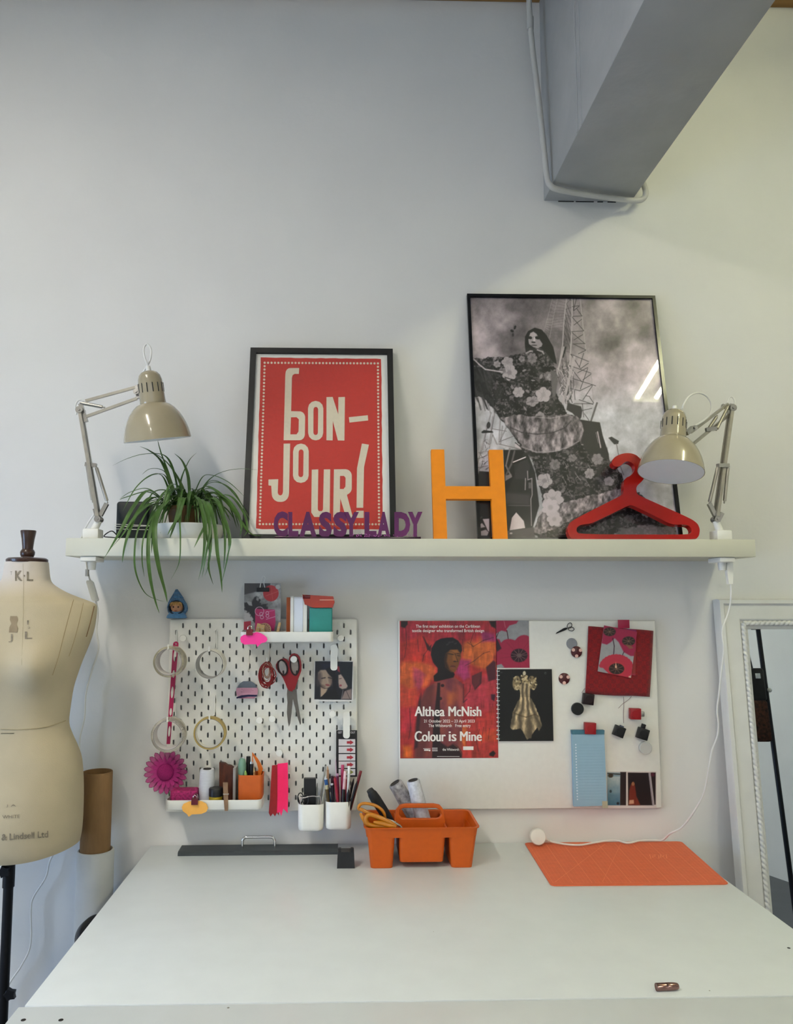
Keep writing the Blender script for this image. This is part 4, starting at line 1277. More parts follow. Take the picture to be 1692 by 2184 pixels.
tape('translucent tape roll over the foot of the pink ruler, just above the pink flower', 'tape_roll', x, z - 0.003, -0.125, -0.085, 0.0385, 0.0470, CLEAR2, CORE)
h4, x, z = hook('long wire hook carrying the tan masking tape', (458.7, 1486), -0.112, 0.052)
tape('thin tan masking tape roll hung below the wide white tape', 'tape_roll', x, z - 0.003, -0.105, -0.081, 0.0395, 0.0455, ring_tape, WTAPE, 0.0012)
h5, x5, z5 = hook('wire hook carrying the pink pin disc', (531, 1389), -0.040, 0.058)
h6, x6, z6_ = hook('wire hook carrying the bundle of red elastic', (574, 1373), -0.070, 0.050)
KN = 'white round pegs on the pegboard'
def knob(px, py, label, Y=-0.058, r=0.0098, src=[None]):
    p = P(px, py, Y)
    if src[0] is None:
        t = thing('round_peg', label, 'peg', p, KN)
        MB().lathe([(0.001, 0.0), (r * .9, 0), (r, 0.001), (r, 0.005), (r * .93, 0.0062), (0.001, 0.0062)], Matrix.Translation(p) @ Matrix.Rotation(math.radians(90), 4, 'X'), 28).build('disc', PLASTIC_W, t)
        MB().cyl(p + Vector((0, 0, 0)), (p.x, YP - 0.0005, p.z), 0.0042, seg=12).build('stem', PLASTIC_W, t)
        src[0] = t
        return t
    t = src[0].copy()
    scene.collection.objects.link(t)
    t.location = p
    t['label'] = label
    ORG[t.name] = p
    for c in src[0].children:
        d = c.copy()
        d.parent = t
        scene.collection.objects.link(d)
    return t
knob(627, 1406, 'white round peg through the right finger loop of the red scissors')
knob(553.6, 1535.5, 'bare white round peg, left of the two side by side below the elastic bundle')
knob(581, 1533, 'bare white round peg, right of the two side by side below the elastic bundle')
knob(709.6, 1522, 'bare white round peg just left of the white clip over the black card')
knob(596, 1605.5, 'white round peg holding up the pink and red ribbons')
knob(391, 1361, 'small-looking white peg beside the top of the pink ruler', -0.045)
knob(727, 1361, 'white peg near the top right corner of the pegboard, above the long clip', -0.045)
def clip(label, x0, y0, x1, y1, Y):
    a, c = P(x0, y1, Y), P(x1, y0, Y)
    w, h = c.x - a.x, c.z - a.z
    t = thing('hanging_clip', label, 'clip', (a.x + w / 2, Y, a.z), 'long white clips on the pegboard')
    MB().prism(rrect(0, 0, w, h, w * .42, 5), None, a, UX, (0, 0, 1), (0, 0.0035, 0)).build('front_plate', PLASTIC_W, t)
    MB().prism(rrect(0.002, h * .55, w - 0.002, h * .98, w * .3, 4), None, a + Vector((0, 0.008, 0)), UX, (0, 0, 1), (0, 0.003, 0)).build('back_plate', PLASTIC_W, t)
    MB().cyl(a + Vector((w / 2, 0.003, h * .85)), a + Vector((w / 2, YP - Y, h * .85)), 0.004, seg=12).build('stem', PLASTIC_W, t)
clip('long white clip holding the photo of two women', 705, 1375, 720, 1430, -0.047)
clip('long white clip holding the black card of red arrows', 732, 1518, 746.5, 1575, -0.047)

# ---- small doll sitting on the top edge
p = P(377, 1319, -0.030)
s_ = 2.33 / 1650
t = thing('doll', 'tiny doll in a pointed blue hood perched on the top left corner of the pegboard', 'doll', p)
HOOD = M('blue_felt', '4a7ba6', 0.9, var=0.15, scale=300, bump=0.3, sheen=0.3)
SKIN = M('doll_skin', 'b98a6a', 0.55, var=0.05)
D = lambda dx, dy, dz: p + Vector((dx * s_, dy * s_, dz * s_))
MB().lathe([(19 * s_, 0), (22 * s_, 1.5 * s_), (20 * s_, 7 * s_), (14 * s_, 13 * s_), (7 * s_, 16 * s_)], Matrix.Translation(p) @ Matrix.Diagonal((1, .65, 1, 1)), 24).build('robe', HOOD, t)
hd = MB().sphere(D(0, 0, 24), 13.5 * s_, sc=(1, .9, .95)).build('head', SKIN, t)
b = MB()
for sx in (-1, 1):
    b.sphere(D(5 * sx, -11.2, 24), 1.8 * s_, 10, 8)
b.build('eye', M('dark_eye', '2a1a14', 0.3), hd)
MB().sphere(D(0, -12.6, 20.5), 1.6 * s_, 10, 8).build('nose', SKIN, hd)
MB().tube([D(-2.5, -11.3, 16.6), D(0, -11.9, 16.0), D(2.5, -11.3, 16.6)], 0.7 * s_, 6).build('mouth', M('red_lips', '8a2a28', 0.5), hd)
b = MB()
rh = random.Random(2)
for i in range(26):
    a = math.radians(rh.uniform(195, 345))
    x0 = 12 * math.cos(a)
    b.tube([D(x0 * .5, -7, 35), D(x0 * .95, -10.5 - rh.uniform(0, 2), 31), D(x0 * 1.06, -9.5, 26 + rh.uniform(-2, 3))], [1.6 * s_, 1.9 * s_, .5 * s_], 6)
b.build('hair', M('blond_hair', 'b08a55', 0.8, var=0.25, scale=200), hd)
prof = [(15 * s_, 8), (19.5 * s_, 15), (20.5 * s_, 22), (18 * s_, 32), (12.5 * s_, 42), (7 * s_, 51), (3.2 * s_, 57), (.6 * s_, 61)]
rings = []
for r, zz in prof:
    lean = max(0, (zz - 35)) * 0.08
    rings.append([D(r / s_ * math.cos(a) - lean, 3 + r / s_ * .75 * math.sin(a) + (max(0, 34 - zz) * .22), zz) for a in [2 * math.pi * k / 28 for k in range(28)]])
hb = MB()
n_ = 28
for i in range(len(rings) - 1):
    for k in range(n_):
        am = 2 * math.pi * (k + .5) / n_
        zz = (prof[i][1] + prof[i + 1][1]) / 2
        if abs(math.degrees(am) - 270) < 52 and zz < 36:
            continue
        hb.quad(rings[i][k], rings[i][(k + 1) % n_], rings[i + 1][(k + 1) % n_], rings[i + 1][k])
ho = hb.build('hood', HOOD, t, smooth=60)
sm = ho.modifiers.new('thickness', 'SOLIDIFY')
sm.thickness = 0.002
loop = [D(20 * math.cos(a) * .78, -10 + 3 * abs(math.cos(a)), 22 + 15 * math.sin(a) * (1.0 if math.sin(a) > 0 else .85)) for a in [2 * math.pi * k / 24 for k in range(24)]]
MB().tube(loop, 1.5 * s_, 6, loop=True).build('hood_trim', M('dark_blue_trim', '1c2a38', 0.8), t)

# ---- trays
def tray(label, x0, x1, y0, y1, Yf, Yb, r):
    a, c = P(x0, y1, Yf), P(x1, y0, Yf)
    X0, X1, Z0, Z1 = a.x, c.x, a.z, c.z
    t = thing('pegboard_tray', label, 'tray', ((X0 + X1) / 2, (Yf + Yb) / 2, Z0))
    out = rrect(X0, Yf, X1, Yb, r, 6)
    w = 0.0022
    inn = rrect(X0 + w, Yf + w, X1 - w, Yb - w, r - w, 6)
    V = lambda L, z: [Vector((x, y, z)) for x, y in L]
    low = rrect(X0 + .003, Yf + .003, X1 - .003, Yb - .003, r - .003, 6)
    b = MB().ring([V(low, Z0), V(out, Z0 + .003), V(out, Z1 - .0006), V(rrect(X0 + w * .5, Yf + w * .5, X1 - w * .5, Yb - w * .5, r - w * .5, 6), Z1), V(inn, Z1 - .0006), V(inn, Z0 + .003)], cap=True)
    b.build('body', PLASTIC_W, t, smooth=50)
    for k in (.25, .75):
        x = X0 + (X1 - X0) * k
        MB().box2((x - .004, Yb - .001, Z1 - .012), (x + .004, YP + .002, Z1 - .002), .001).build('hook_lug', PLASTIC_W, t)
    return t, X0, X1, Z0 + .003, Z1
YT = -0.125
tt, TX0, TX1, TZ, TZ1 = tray('upper white pegboard tray with a hot pink speech bubble clipped to it', 512, 711, 1347.5, 1370, YT, -0.030, 0.012)
YB = -0.120
bt, BX0, BX1, BZ, BZ1 = tray('lower white pegboard tray with a yellow speech bubble clipped to it', 352, 558.5, 1706, 1729, YB, -0.030, 0.016)
def cup(label, x0, x1, y0, y1, Yf):
    a, c = P(x0, y1, Yf), P(x1, y0, Yf)
    w = c.x - a.x
    V = lambda L, z: [Vector((x, y, z)) for x, y in L]
    RR = lambda d: rrect(a.x + d, Yf + d, c.x - d, Yf + w - d, .018 - d, 6)
    b = MB().ring([V(RR(.006), a.z), V(RR(.002), a.z + .003), V(RR(.0005), a.z + .01), V(RR(0), c.z - .001), V(RR(.001), c.z), V(RR(.0022), c.z - .001), V(RR(.0035), a.z + .006)])
    o = b.build('pegboard_cup', PLASTIC_W, smooth=50)
    tag(o, label, 'cup', 'white cups on the pegboard')
    return a.x, c.x, a.z + .006, c.z, Yf, Yf + w
C1 = cup('white pegboard cup holding a black box and silver wire, left of the pair', 635, 690.5, 1716.5, 1774.5, -0.105)
C2 = cup('white pegboard cup crammed with pens and pencils, right of the pair', 694, 749.5, 1711, 1771.5, -0.105)

def bubble(label, poly, zf, Y, col, clip_c, clip_col):
    pts = [P(*zf(x, y), Y) for x, y in poly]
    b = MB()
    o = Vector((pts[0].x, Y, pts[0].z))
    b.prism([(p.x - o.x, p.z - o.z) for p in pts], None, o, UX, (0, 0, 1), (0, 0.0012, 0))
    tag(b.build('paper_tag', col, smooth=0), label, 'tag')
def bulldog(label, x0, y0, x1, y1, Y, mat):
    a, c = P(x0, y1, Y), P(x1, y0, Y)
    w, h = c.x - a.x, c.z - a.z
    t = thing('binder_clip', label, 'clip', (a.x + w / 2, Y, a.z))
    MB().prism([(-.0045, 0), (-.003, 0), (-.0008, h * .60), (.010, h * .60), (.011, .002), (.0125, .002), (.0125, h * .72), (-.0022, h * .72)], None, a, (0, 1, 0), (0, 0, 1), (w, 0, 0)).build('body', mat, t, smooth=0)
    for s in (0, .014):
        b = MB().tube([a + Vector((w * .2, s, h * .55)), a + Vector((w * .25, s - .002 + s * .2, h * 1.0)), a + Vector((w * .5, s - .0025 + s * .2, h * 1.12)), a + Vector((w * .75, s - .002 + s * .2, h * 1.0)), a + Vector((w * .8, s, h * .55))], 0.0009, 6)
        b.build('wire_handle', CHROME, t)
z5z = Z(7.05, 500, 1230)
PINKN = M('neon_pink_card', 'ff3d9e', 0.6, var=0.04)
bubble('hot pink paper speech bubble on the front of the upper tray', arc(292, 935, 205, 0, 290, 24, 95)[:0] + [(88, 935), (100, 900), (140, 875), (200, 868), (270, 850), (340, 832), (400, 850), (450, 880), (488, 915), (498, 950), (470, 985), (410, 1000), (385, 1018), (345, 1058), (330, 1018), (250, 1015), (150, 1022), (100, 985)], z5z, YT - .004, PINKN, None, None)
bulldog('dark red binder clip pinching the pink bubble to the upper tray', 525.5, 1337, 539.5, 1355, YT - .006, M('dark_red_clip', '6d1620', 0.4))
z7z = Z(3.384, 300, 1580)
bubble('yellow paper speech bubble on the front of the lower tray', [(297, 480), (310, 455), (350, 438), (400, 432), (440, 436), (475, 455), (487, 485), (475, 512), (440, 528), (370, 532), (348, 549), (335, 530), (305, 508)], z7z, YB - .004, M('yellow_card', 'f3b455', 0.6, var=0.04), None, None)
bulldog('dark red binder clip pinching the yellow bubble to the lower tray', 408.5, 1698, 423, 1716, YB - .006, M('maroon_clip', '5d1420', 0.4))

# ---- on the upper tray
Yz = -0.050
def card_art(x0, y0, x1, y1, Y, nx, ny, sc, ox, oy, lean=0.0):
    """art on a card whose photo corners are x0,y0 - x1,y1"""
    a, c = P(x0, y1, Y), P(x1, y0, Y)
    v = Vector((0, lean, 1)).normalized()
    return Art((a.x, Y, a.z), UX, v, c.x - a.x, (c.z - a.z), nx, ny, sc, ox, oy)
A = card_art(520, 1244, 599.5, 1346, Yz, 110, 140, 7.05, 500, 1230)
v = .52 + .5 * (fbm(A.X / 90, A.Y / 90, 3) - .5)
A.C = np.stack([v] * 3, 1)
A.fill([(140, 95), (540, 95), (540, 215), (330, 225), (150, 270)], (58, 56, 58), 10)
for q in ([(150, 385), (250, 400), (320, 290), (380, 330), (400, 420), (490, 400), (500, 520), (420, 700), (300, 690), (240, 560), (150, 490)],):
    A.fill(q, (32, 30, 33), 8, rough=12)
A.fill([(180, 370), (260, 380), (270, 440), (220, 430)], (150, 150, 150), 5)
A.fill([(335, 300), (370, 330), (360, 370), (330, 350)], (130, 128, 128), 4)
A.fill([(150, 520), (230, 560), (290, 660), (150, 690)], (170, 168, 168), 8, rough=15)
A.ellipse(550, 250, 118, 122, (168, 36, 44), 0, 3)
A.line((470, 290), (660, 220), 6, (205, 110, 105), .8)
A.line((550, 140), (580, 360), 5, (200, 100, 95), .7)
A.ellipse(655, 155, 36, 34, (170, 170, 168), 0, 4)
A.fill([(315, 480), (610, 495), (620, 690), (600, 810), (310, 810)], (176, 28, 92), 4)
A.line((480, 640), (615, 600), 10, (205, 140, 175))
A.line((485, 530), (600, 505), 7, (210, 120, 170))
for cx, cy, r in ((378, 520, 66), (405, 560, 24), (415, 610, 24), (495, 545, 22), (498, 590, 22)):
    A.path([(cx + r * math.cos(i * .35), cy + r * math.sin(i * .35)) for i in range(19)], 8, (205, 165, 185))
A.fill([(130, 680), (250, 665), (250, 800), (130, 800)], (150, 22, 48), 4)
bk = A.build('photo_card', Mprint('glossy_card', 0.35), None, 0.004)
tag(bk, 'black and white photo card with a red circle, left on the upper tray', 'card')
bk.location = bk.location + Vector((0, 0, 0))
t = thing('binder_clip', 'black binder clip with white wire handle on top of the photo card', 'clip', P(560, 1262, Yz - .004))
a, c = P(547, 1262, Yz - .006), P(574, 1256, Yz - .006)
MB().box2((a.x, Yz - .006, a.z), (c.x, Yz + .010, c.z + .004), .001).build('body', BLACK, t)
MB().tube(spline([P(554, 1258, Yz - .005), P(556.5, 1243, Yz), P(560, 1230, Yz), P(566, 1232, Yz), P(563, 1243, Yz), P(567, 1260, Yz - .005)], 5), .0011, 6).build('wire_handle', CORDW, t)
# wooden wheel and pegs in front of the card
LW = M('pale_wood', 'b89a6c', 0.6, var=0.15, scale=30, stretch=(1, 1, 5))
p = P(564, 1345, -.085)
t = thing('wooden_wheel', 'round wooden dial half hidden in the upper tray, in front of the photo card', 'wheel', (p.x, -.085, TZ))
r = .0195
zc = P(564, 1343, -.085).z
MB().cyl((p.x, -.085, zc), (p.x, -.078, zc), r, seg=40).build('disc', M('pinkish_wood', 'b5917c', 0.6, var=.1), t)
b = MB()
for k in range(16):
    an = 2 * math.pi * k / 16
    b.cyl((p.x + r * .75 * math.cos(an), -.0856, zc + r * .75 * math.sin(an)), (p.x + r * .75 * math.cos(an), -.0848, zc + r * .75 * math.sin(an)), .0013, seg=8)
b.build('hole', M('dark_hole', '4a3328', 0.8), t)
def woodpeg(label, pts, Y, w=.006):
    t = thing('clothes_peg', label, 'peg', P(*pts[0], Y), 'wooden pegs on the upper tray')
    a, c = P(*pts[0], Y), P(*pts[1], Y)
    for s in (0, .007):
        b = MB()
        d = c - a
        bb = Vector((0, s, 0))
        sd = d.cross(Vector((0, 1, 0))).normalized() * (w / 2)
        b.ring([[q + bb + sd * m + Vector((0, n, 0)) for m, n in ((-1, 0), (1, 0), (1, .005), (-1, .005))] for q in (a, a.lerp(c, .5) + sd * .1, c)])
        b.build('jaw', LW, t, smooth=0)
    m = a.lerp(c, .55)
    MB().cyl(m + Vector((0, -.001, 0)), m + Vector((0, .013, 0)), .0018, seg=8).build('spring', STEEL, t)
woodpeg('wooden peg standing left of the round dial in the upper tray', ((549, 1349), (553, 1330)), -.105, .011)
woodpeg('wooden peg standing just in front of the round dial', ((560, 1350), (560, 1333)), -.108, .012)
woodpeg('wooden peg standing right of the round dial, before the orange card', ((592, 1350), (597, 1328)), -.105, .007)
b = MB()
for k, (x, zt, ln) in enumerate(((526, 1340, 8), (530, 1334, 10), (535, 1335, 8), (540, 1332, 7))):
    pass
MB_ = MB().box2((P(611, 1346, -.07).x, -.075, TZ), (P(619, 1346, -.07).x, -.045, P(611, 1274, -.07).z), .001)
tag(MB_.build('orange_booklet', M('burnt_orange_card', '9c4a1c', 0.6, var=.08), smooth=0), 'thin burnt orange booklet standing upright left of the white case', 'booklet')
# white rounded case
x0, x1 = P(619.5, 1346, -.09).x, P(655, 1346, -.09).x
zt = P(630, 1271, -.09).z
t = thing('plastic_case', 'upright rounded white plastic case on the upper tray, beside the teal box', 'case', ((x0 + x1) / 2, -.07, TZ))
pr = rrect(0, 0, .045, zt - TZ, .012, 6)
xm = x0 + (x1 - x0) * .2
MB().prism(pr, None, (x0, -.098, TZ), (0, 1, 0), (0, 0, 1), (xm - x0 - .0008, 0, 0)).build('lid', PLASTIC_W, t)
MB().prism(rrect(.002, 0, .043, zt - TZ - .002, .011, 6), None, (xm, -.098, TZ), (0, 1, 0), (0, 0, 1), ((x1 - xm) * .68, 0, 0)).build('body', M('bluish_white_plastic', 'dfe6f2', .35, var=.02), t)
MB().prism(pr, None, (xm + (x1 - xm) * .7, -.098, TZ), (0, 1, 0), (0, 0, 1), ((x1 - xm) * .3, 0, 0)).build('back_lid', PLASTIC_W, t)
# teal box with a red translucent box on top
x0, x1 = P(660, 1346, -.1).x, P(708.5, 1346, -.1).x
zt = P(680, 1296.5, -.1).z
tb = MB().box2((x0, -.100, TZ + .0003), (x1, -.045, zt), .0025, 3).build('teal_box', M('teal_card', '2f8d86', .5, var=.05), smooth=40)
tag(tb, 'square teal box at the right end of the upper tray', 'box')
q = [P(645, 1268, -.105), P(711, 1272, -.105), P(714, 1284, -.105), P(710, 1296, -.105), P(668, 1296, -.105), P(650, 1289, -.105)]
t = thing('plastic_box', 'translucent orange-red plastic box lying on top of the teal box', 'box', ((x0 + x1) / 2, -.08, zt))
ORT = M('orange_red_plastic', 'c23a12', .12, var=.15, scale=14, trans=.25)
zb = zt + .0004
low = [Vector((v_.x, v_.y, max(v_.z, zb))) for v_ in q]
MB().ring([low, [v_ + Vector((0, .055, 0)) for v_ in low]]).build('body', ORT, t, smooth=0)
a_, c_ = P(682, 1277, -.1062), P(714, 1280, -.1062)
MB().box2((a_.x, -.1062, c_.z - .0005), (c_.x + .001, -.1045, c_.z + .0015), .0004).build('catch', M('pale_edge', 'e7b8a0', .2), t)
a_, c_ = P(646, 1268, -.1057), P(662, 1277, -.1057)
MB().box2((a_.x, -.1058, c_.z), (c_.x, -.1045, a_.z - .001), .0003).build('hinge_panel', M('deep_red_plastic', '6a0f10', .2), t)
# ---- pink sewing ruler hung behind the rolls
t_ = [P(375.5, 1368, -.045), P(359, 1587, -.070)]
b = MB()
dv = (t_[0] - t_[1])
L_ = dv.length
dv.normalize()
ou = []
w0, w1 = .0080, .0052
ou = [(-w1, 0), (w1, 0), (w0, L_ - .008)] + arc(0, L_ - .008, w0, 0, 180, 8)[1:-1] + [(-w0, L_ - .008)]
hs = [arc(0, L_ - .0075, .0022, 0, 360, 9)[:-1]]
for k, ln in ((.07, .030), (.27, .022), (.44, .034), (.64, .022), (.80, .034)):
    wd = (w1 + (w0 - w1) * k) * .58
    hs.append(arc(0, k * L_ + ln / 2, wd, 0, 360, 14, ln / 2)[:-1])
b.prism(ou, hs, t_[1], UX, dv, (0, .0015, 0))
tag(b.build('sewing_gauge', M('magenta_plastic', 'a8104f', .35, var=.04), smooth=0), 'long magenta plastic ruler with oval holes hanging behind the left tape rolls', 'ruler')
# ---- pink pin disc
p = P(527, 1474, -.036)
t = thing('pin_disc', 'round pink pin pack with a navy band hanging from a hook', 'pin pack', p - Vector((0, 0, .031)))
r = .0305
zk = lambda py: P(527, py, -.036).z - p.z
def seg(name, z0, z1, mat, dy, grow=1.0):
    pts = []
    R2 = r * grow
    for i in range(13):
        z = z0 + (z1 - z0) * i / 12
        pts.append((math.sqrt(max(R2 * R2 - z * z, 1e-8)), z))
    pts += [(-x, z) for x, z in pts[::-1]]
    MB().prism(pts, None, p + Vector((0, dy, 0)), UX, (0, 0, 1), (0, .004, 0)).build(name, mat, t)
seg('clear_top', zk(1468), r * .93, M('grey_blue_plastic', '5e6670', .3, var=.1), .0005)
seg('label_card', zk(1487), zk(1467), M('pink_card', 'c08c9e', .5, var=.05), -.0005, 1.04)
seg('lower_label', -r * .70, zk(1485.5), M('dusty_pink_card', 'a86c80', .5, var=.08), .0002)
b = MB()
b.ring([[P(504, 1487, -.0367), P(515, 1483, -.0367), P(530, 1481.5, -.0367), P(549, 1482, -.0367), P(548, 1486, -.0367), P(530, 1486, -.0367), P(505, 1490, -.0367)], [P(504, 1487, -.0363), P(515, 1483, -.0363), P(530, 1481.5, -.0363), P(549, 1482, -.0363), P(548, 1486, -.0363), P(530, 1486, -.0363), P(505, 1490, -.0363)]])
b.build('navy_band', M('navy_ink', '1c1440', .5), t, smooth=0)
b = MB()
for y, xa, xb in ((1470, 515, 538), (1473, 518, 541), (1476, 514, 536)):
    a_, c_ = P(xa, y, -.0368), P(xb, y - .6, -.0368)
    b.box2((a_.x, -.0369, a_.z - .0003), (c_.x, -.0364, a_.z + .0003))
b.build('print_line', M('plum_ink', '6a3050', .6), t, smooth=0)
# ---- bundle of red elastic
p = P(569.5, 1436, -.066)
t = thing('elastic_bundle', 'looped bundle of red and tan elastic cord hanging left of the red scissors', 'cord', (p.x, p.y, P(569, 1466, -.066).z))
rb = random.Random(5)
REDC = M('red_elastic', '7e1a1c', .6, var=.15)
TANC = M('tan_elastic', 'a98a78', .6, var=.1)
def hank(name, m, mat, sx, sz, dz):
    b = MB()
    pts = []
    N = m * 14
    for i in range(N):
        a = 2 * math.pi * i / 14
        k = i / N
        rx, rz = sx * (1 + .18 * math.sin(k * 9 + dz * 300)), sz * (1 + .10 * math.sin(k * 13 + 2))
        if i % 14 == 0:
            ox_, oz_, sx_r, sz_r = rb.uniform(-.003, .003), rb.uniform(-.004, .004), rb.uniform(.72, 1.06), rb.uniform(.74, 1.06)
        rx, rz = rx * sx_r, rz * sz_r
        pts.append(p + Vector((ox_ + rx * math.cos(a) + .002 * math.sin(k * 21), .006 * math.sin(k * 17) - .002 * m * .1, dz + oz_ + rz * math.sin(a))))
    b.tube(spline(pts, 3), .0012, 6)
    b.build(name, mat, t)
hank('red_cord', 15, REDC, .0205, .0325, -.004)
hank('tan_cord', 7, TANC, .0145, .0225, .006)
# ---- red-handled scissors
zS = Z(5.64, 480, 1360)
Ysx = -.052
def loop2d(cx, cy, rx, ry, rot, m=28):
    r_ = math.radians(rot)
    return [(cx + rx * math.cos(a) * math.cos(r_) - ry * math.sin(a) * math.sin(r_), cy + rx * math.cos(a) * math.sin(r_) + ry * math.sin(a) * math.cos(r_)) for a in [2 * math.pi * i / m for i in range(m)]]
def pxprism(mb, pts, holes, zf, Y, th):
    Q = lambda L: [(P(*zf(x, y), Y).x, P(*zf(x, y), Y).z) for x, y in L]
    mb.prism(Q(pts), [Q(h) for h in holes or []], (0, Y, 0), UX, (0, 0, 1), (0, th, 0))
SST = M('dark_scissor_steel', '6b6660', .35, metal=.6, var=.06)
t = thing('scissors', 'large red-handled scissors hung point down from a peg on the pegboard', 'scissors', P(*zS(830, 1070), Ysx))
SR = M('red_scissor_plastic', '86121b', .35, var=.05)
b = MB()
pxprism(b, [(770, 1072), (758, 1020), (745, 900), (752, 780), (745, 680), (752, 600), (800, 600), (822, 690), (812, 800), (800, 920), (785, 1030)], None, zS, Ysx + .004, .0022)
b.build('blade', SST, t, smooth=0)
b = MB()
pxprism(b, [(905, 1052), (880, 980), (845, 850), (815, 730), (800, 600), (862, 520), (880, 510), (862, 620), (870, 740), (890, 860), (912, 980), (915, 1030)], None, zS, Ysx + .0015, .0022)
b.build('blade', SST, t, smooth=0)
b = MB()
pxprism(b, [(668, 440), (640, 415), (615, 370), (612, 325), (632, 285), (670, 260), (715, 250), (748, 262), (768, 300), (775, 360), (782, 440), (800, 500), (830, 590), (810, 650), (775, 640), (748, 610), (730, 560), (700, 490)], [loop2d(693, 360, 44, 82, -14)], zS, Ysx - .001, .010)
b.build('handle', SR, t)
b = MB()
pxprism(b, [(775, 480), (768, 400), (765, 300), (772, 235), (795, 200), (830, 188), (872, 200), (900, 232), (915, 290), (920, 330), (918, 400), (900, 450), (880, 500), (860, 560), (840, 620), (800, 640), (775, 600)], [loop2d(838, 335, 42, 105, -4)], zS, Ysx - .003, .010)
b.build('handle', SR, t)
b = MB()
for L2 in (loop2d(693, 360, 54, 92, -14), loop2d(838, 335, 52, 115, -4)):
    b.tube([P(*zS(x, y), Ysx - .0035) for x, y in L2], .0022, 8, loop=True)
b.build('grip_lining', M('black_rubber', '1d1214', .6), t)
# ---- photograph of two women
A = card_art(670.5, 1409.5, 753.5, 1496, -.043, 110, 116, 5.64, 480, 1360)
A.base((214, 214, 212))
A.fill([(1085, 283), (1538, 290), (1524, 748), (1076, 742)], (17, 18, 26), 3)
v = fbm(A.X / 40, A.Y / 60, 4)
A.fill([(1150, 300), (1400, 300), (1350, 420), (1180, 400)], (24, 26, 46), 30, .8)
A.fill([(1120, 420), (1150, 390), (1215, 385), (1260, 430), (1290, 480), (1285, 545), (1262, 590), (1225, 618), (1180, 600), (1145, 550), (1120, 500)], (146, 128, 112), 9)
A.fill([(1150, 590), (1190, 600), (1235, 615), (1215, 660), (1170, 710), (1150, 712)], (160, 140, 120), 8)
A.ellipse(1130, 500, 34, 90, (62, 52, 54), 8, 20, .75)
A.ellipse(1275, 500, 26, 80, (92, 76, 70), -8, 16, .7)
A.ellipse(1180, 590, 30, 22, (90, 72, 64), 20, 14, .7)
A.line((1165, 490), (1205, 482), 14, (40, 32, 38), .9, 4)
A.line((1245, 480), (1285, 490), 13, (35, 30, 36), .9, 4)
A.line((1150, 560), (1170, 575), 20, (95, 80, 72), .5, 8)
A.ellipse(1235, 570, 28, 12, (120, 58, 62), 10, 4)
A.line((1228, 500), (1238, 540), 10, (170, 150, 132), .6, 5)
A.path([(1150, 590), (1200, 612), (1250, 605)], 5, (15, 12, 16), .9)
A.fill([(1210, 380), (1260, 350), (1330, 400), (1340, 640), (1300, 640), (1290, 480), (1240, 430)], (10, 10, 16), 6)
A.fill([(1215, 660), (1260, 620), (1340, 640), (1380, 742), (1130, 742)], (9, 9, 12), 6)
A.fill([(1365, 450), (1395, 440), (1420, 470), (1450, 520), (1480, 580), (1460, 610), (1410, 620), (1375, 600), (1365, 540)], (158, 140, 132), 7)
A.ellipse(1392, 575, 14, 12, (130, 52, 66), 0, 4)
A.line((1375, 495), (1400, 490), 9, (70, 50, 52), .9, 3)
A.fill([(1400, 300), (1530, 300), (1528, 620), (1480, 585), (1440, 500), (1390, 420), (1380, 350)], (10, 20, 28), 6)
A.fill([(1340, 340), (1375, 345), (1385, 420), (1355, 400)], (128, 40, 52), 6)
A.fill([(1440, 640), (1524, 615), (1522, 740), (1400, 742)], (128, 112, 108), 9)
A.path([(1390, 620), (1440, 640), (1500, 600)], 8, (12, 10, 14))
A.path([(1420, 630), (1400, 740)], 8, (120, 118, 120), .8)
A.path([(1460, 640), (1500, 730)], 6, (30, 26, 30), .8)
tag(A.build('photo_print', Mprint('photo_gloss', .3), None, .0008), 'square colour photo of two dark-haired women clipped to the right of the pegboard', 'photo')
# ---- black card with arrows
z7 = Z(9.953, 620, 1590)
Yc_ = -.0435
t = thing('label_card', 'tall black card of white labels with red arrows, above the pens', 'card', P(740, 1657, Yc_))
a_, c_ = P(717, 1657, Yc_), P(762, 1557.5, Yc_)
MB().box2((a_.x, Yc_, a_.z), (c_.x, Yc_ + .0012, c_.z)).build('card', M('black_card', '141114', .5), t, smooth=0)
b = MB()
b2 = MB()
b3 = MB()
for k, (ya, yb) in enumerate(((1576.5, 1590.5), (1592.3, 1606), (1608.3, 1622.5), (1624, 1638), (1640, 1653.5))):
    a_, c_ = P(722.5, yb, Yc_ - .0004), P(758, ya, Yc_ - .0004)
    b.box2((a_.x, Yc_ - .0004, a_.z), (c_.x, Yc_ + .0002, c_.z))
    ym = (ya + yb) / 2
    ar = [(740, ym - 2.6), (747, ym - 2.6), (747, ym - 5), (754.5, ym), (747, ym + 5), (747, ym + 2.6), (740, ym + 2.6)]
    (b3 if k == 4 else b2).prism([(P(x, y, Yc_ - .0008).x, P(x, y, Yc_ - .0008).z) for x, y in ar], None, (0, Yc_ - .0008, 0), UX, (0, 0, 1), (0, .0003, 0))
b.build('labels', M('label_white', 'cfc9cc', .6, var=.05), t, smooth=0)
b2.build('arrows', M('arrow_red', 'a52c38', .6), t, smooth=0)
b3.build('arrow', M('arrow_green', '8a8a48', .6), t, smooth=0)
b = MB()
fn = lambda x, y: P(x, y, Yc_ - .0003)
text_on(b, 'GET', fn, 721, 1564.5, 730, 1560, .02)
b.build('lettering', M('pale_ink', 'b9b4b8', .6), t, smooth=0)
b = MB()
text_on(b, 'OUT', fn, 748, 1564.5, 758, 1560, .02)
b.build('lettering', bpy.data.materials['pale_ink'], t, smooth=0)
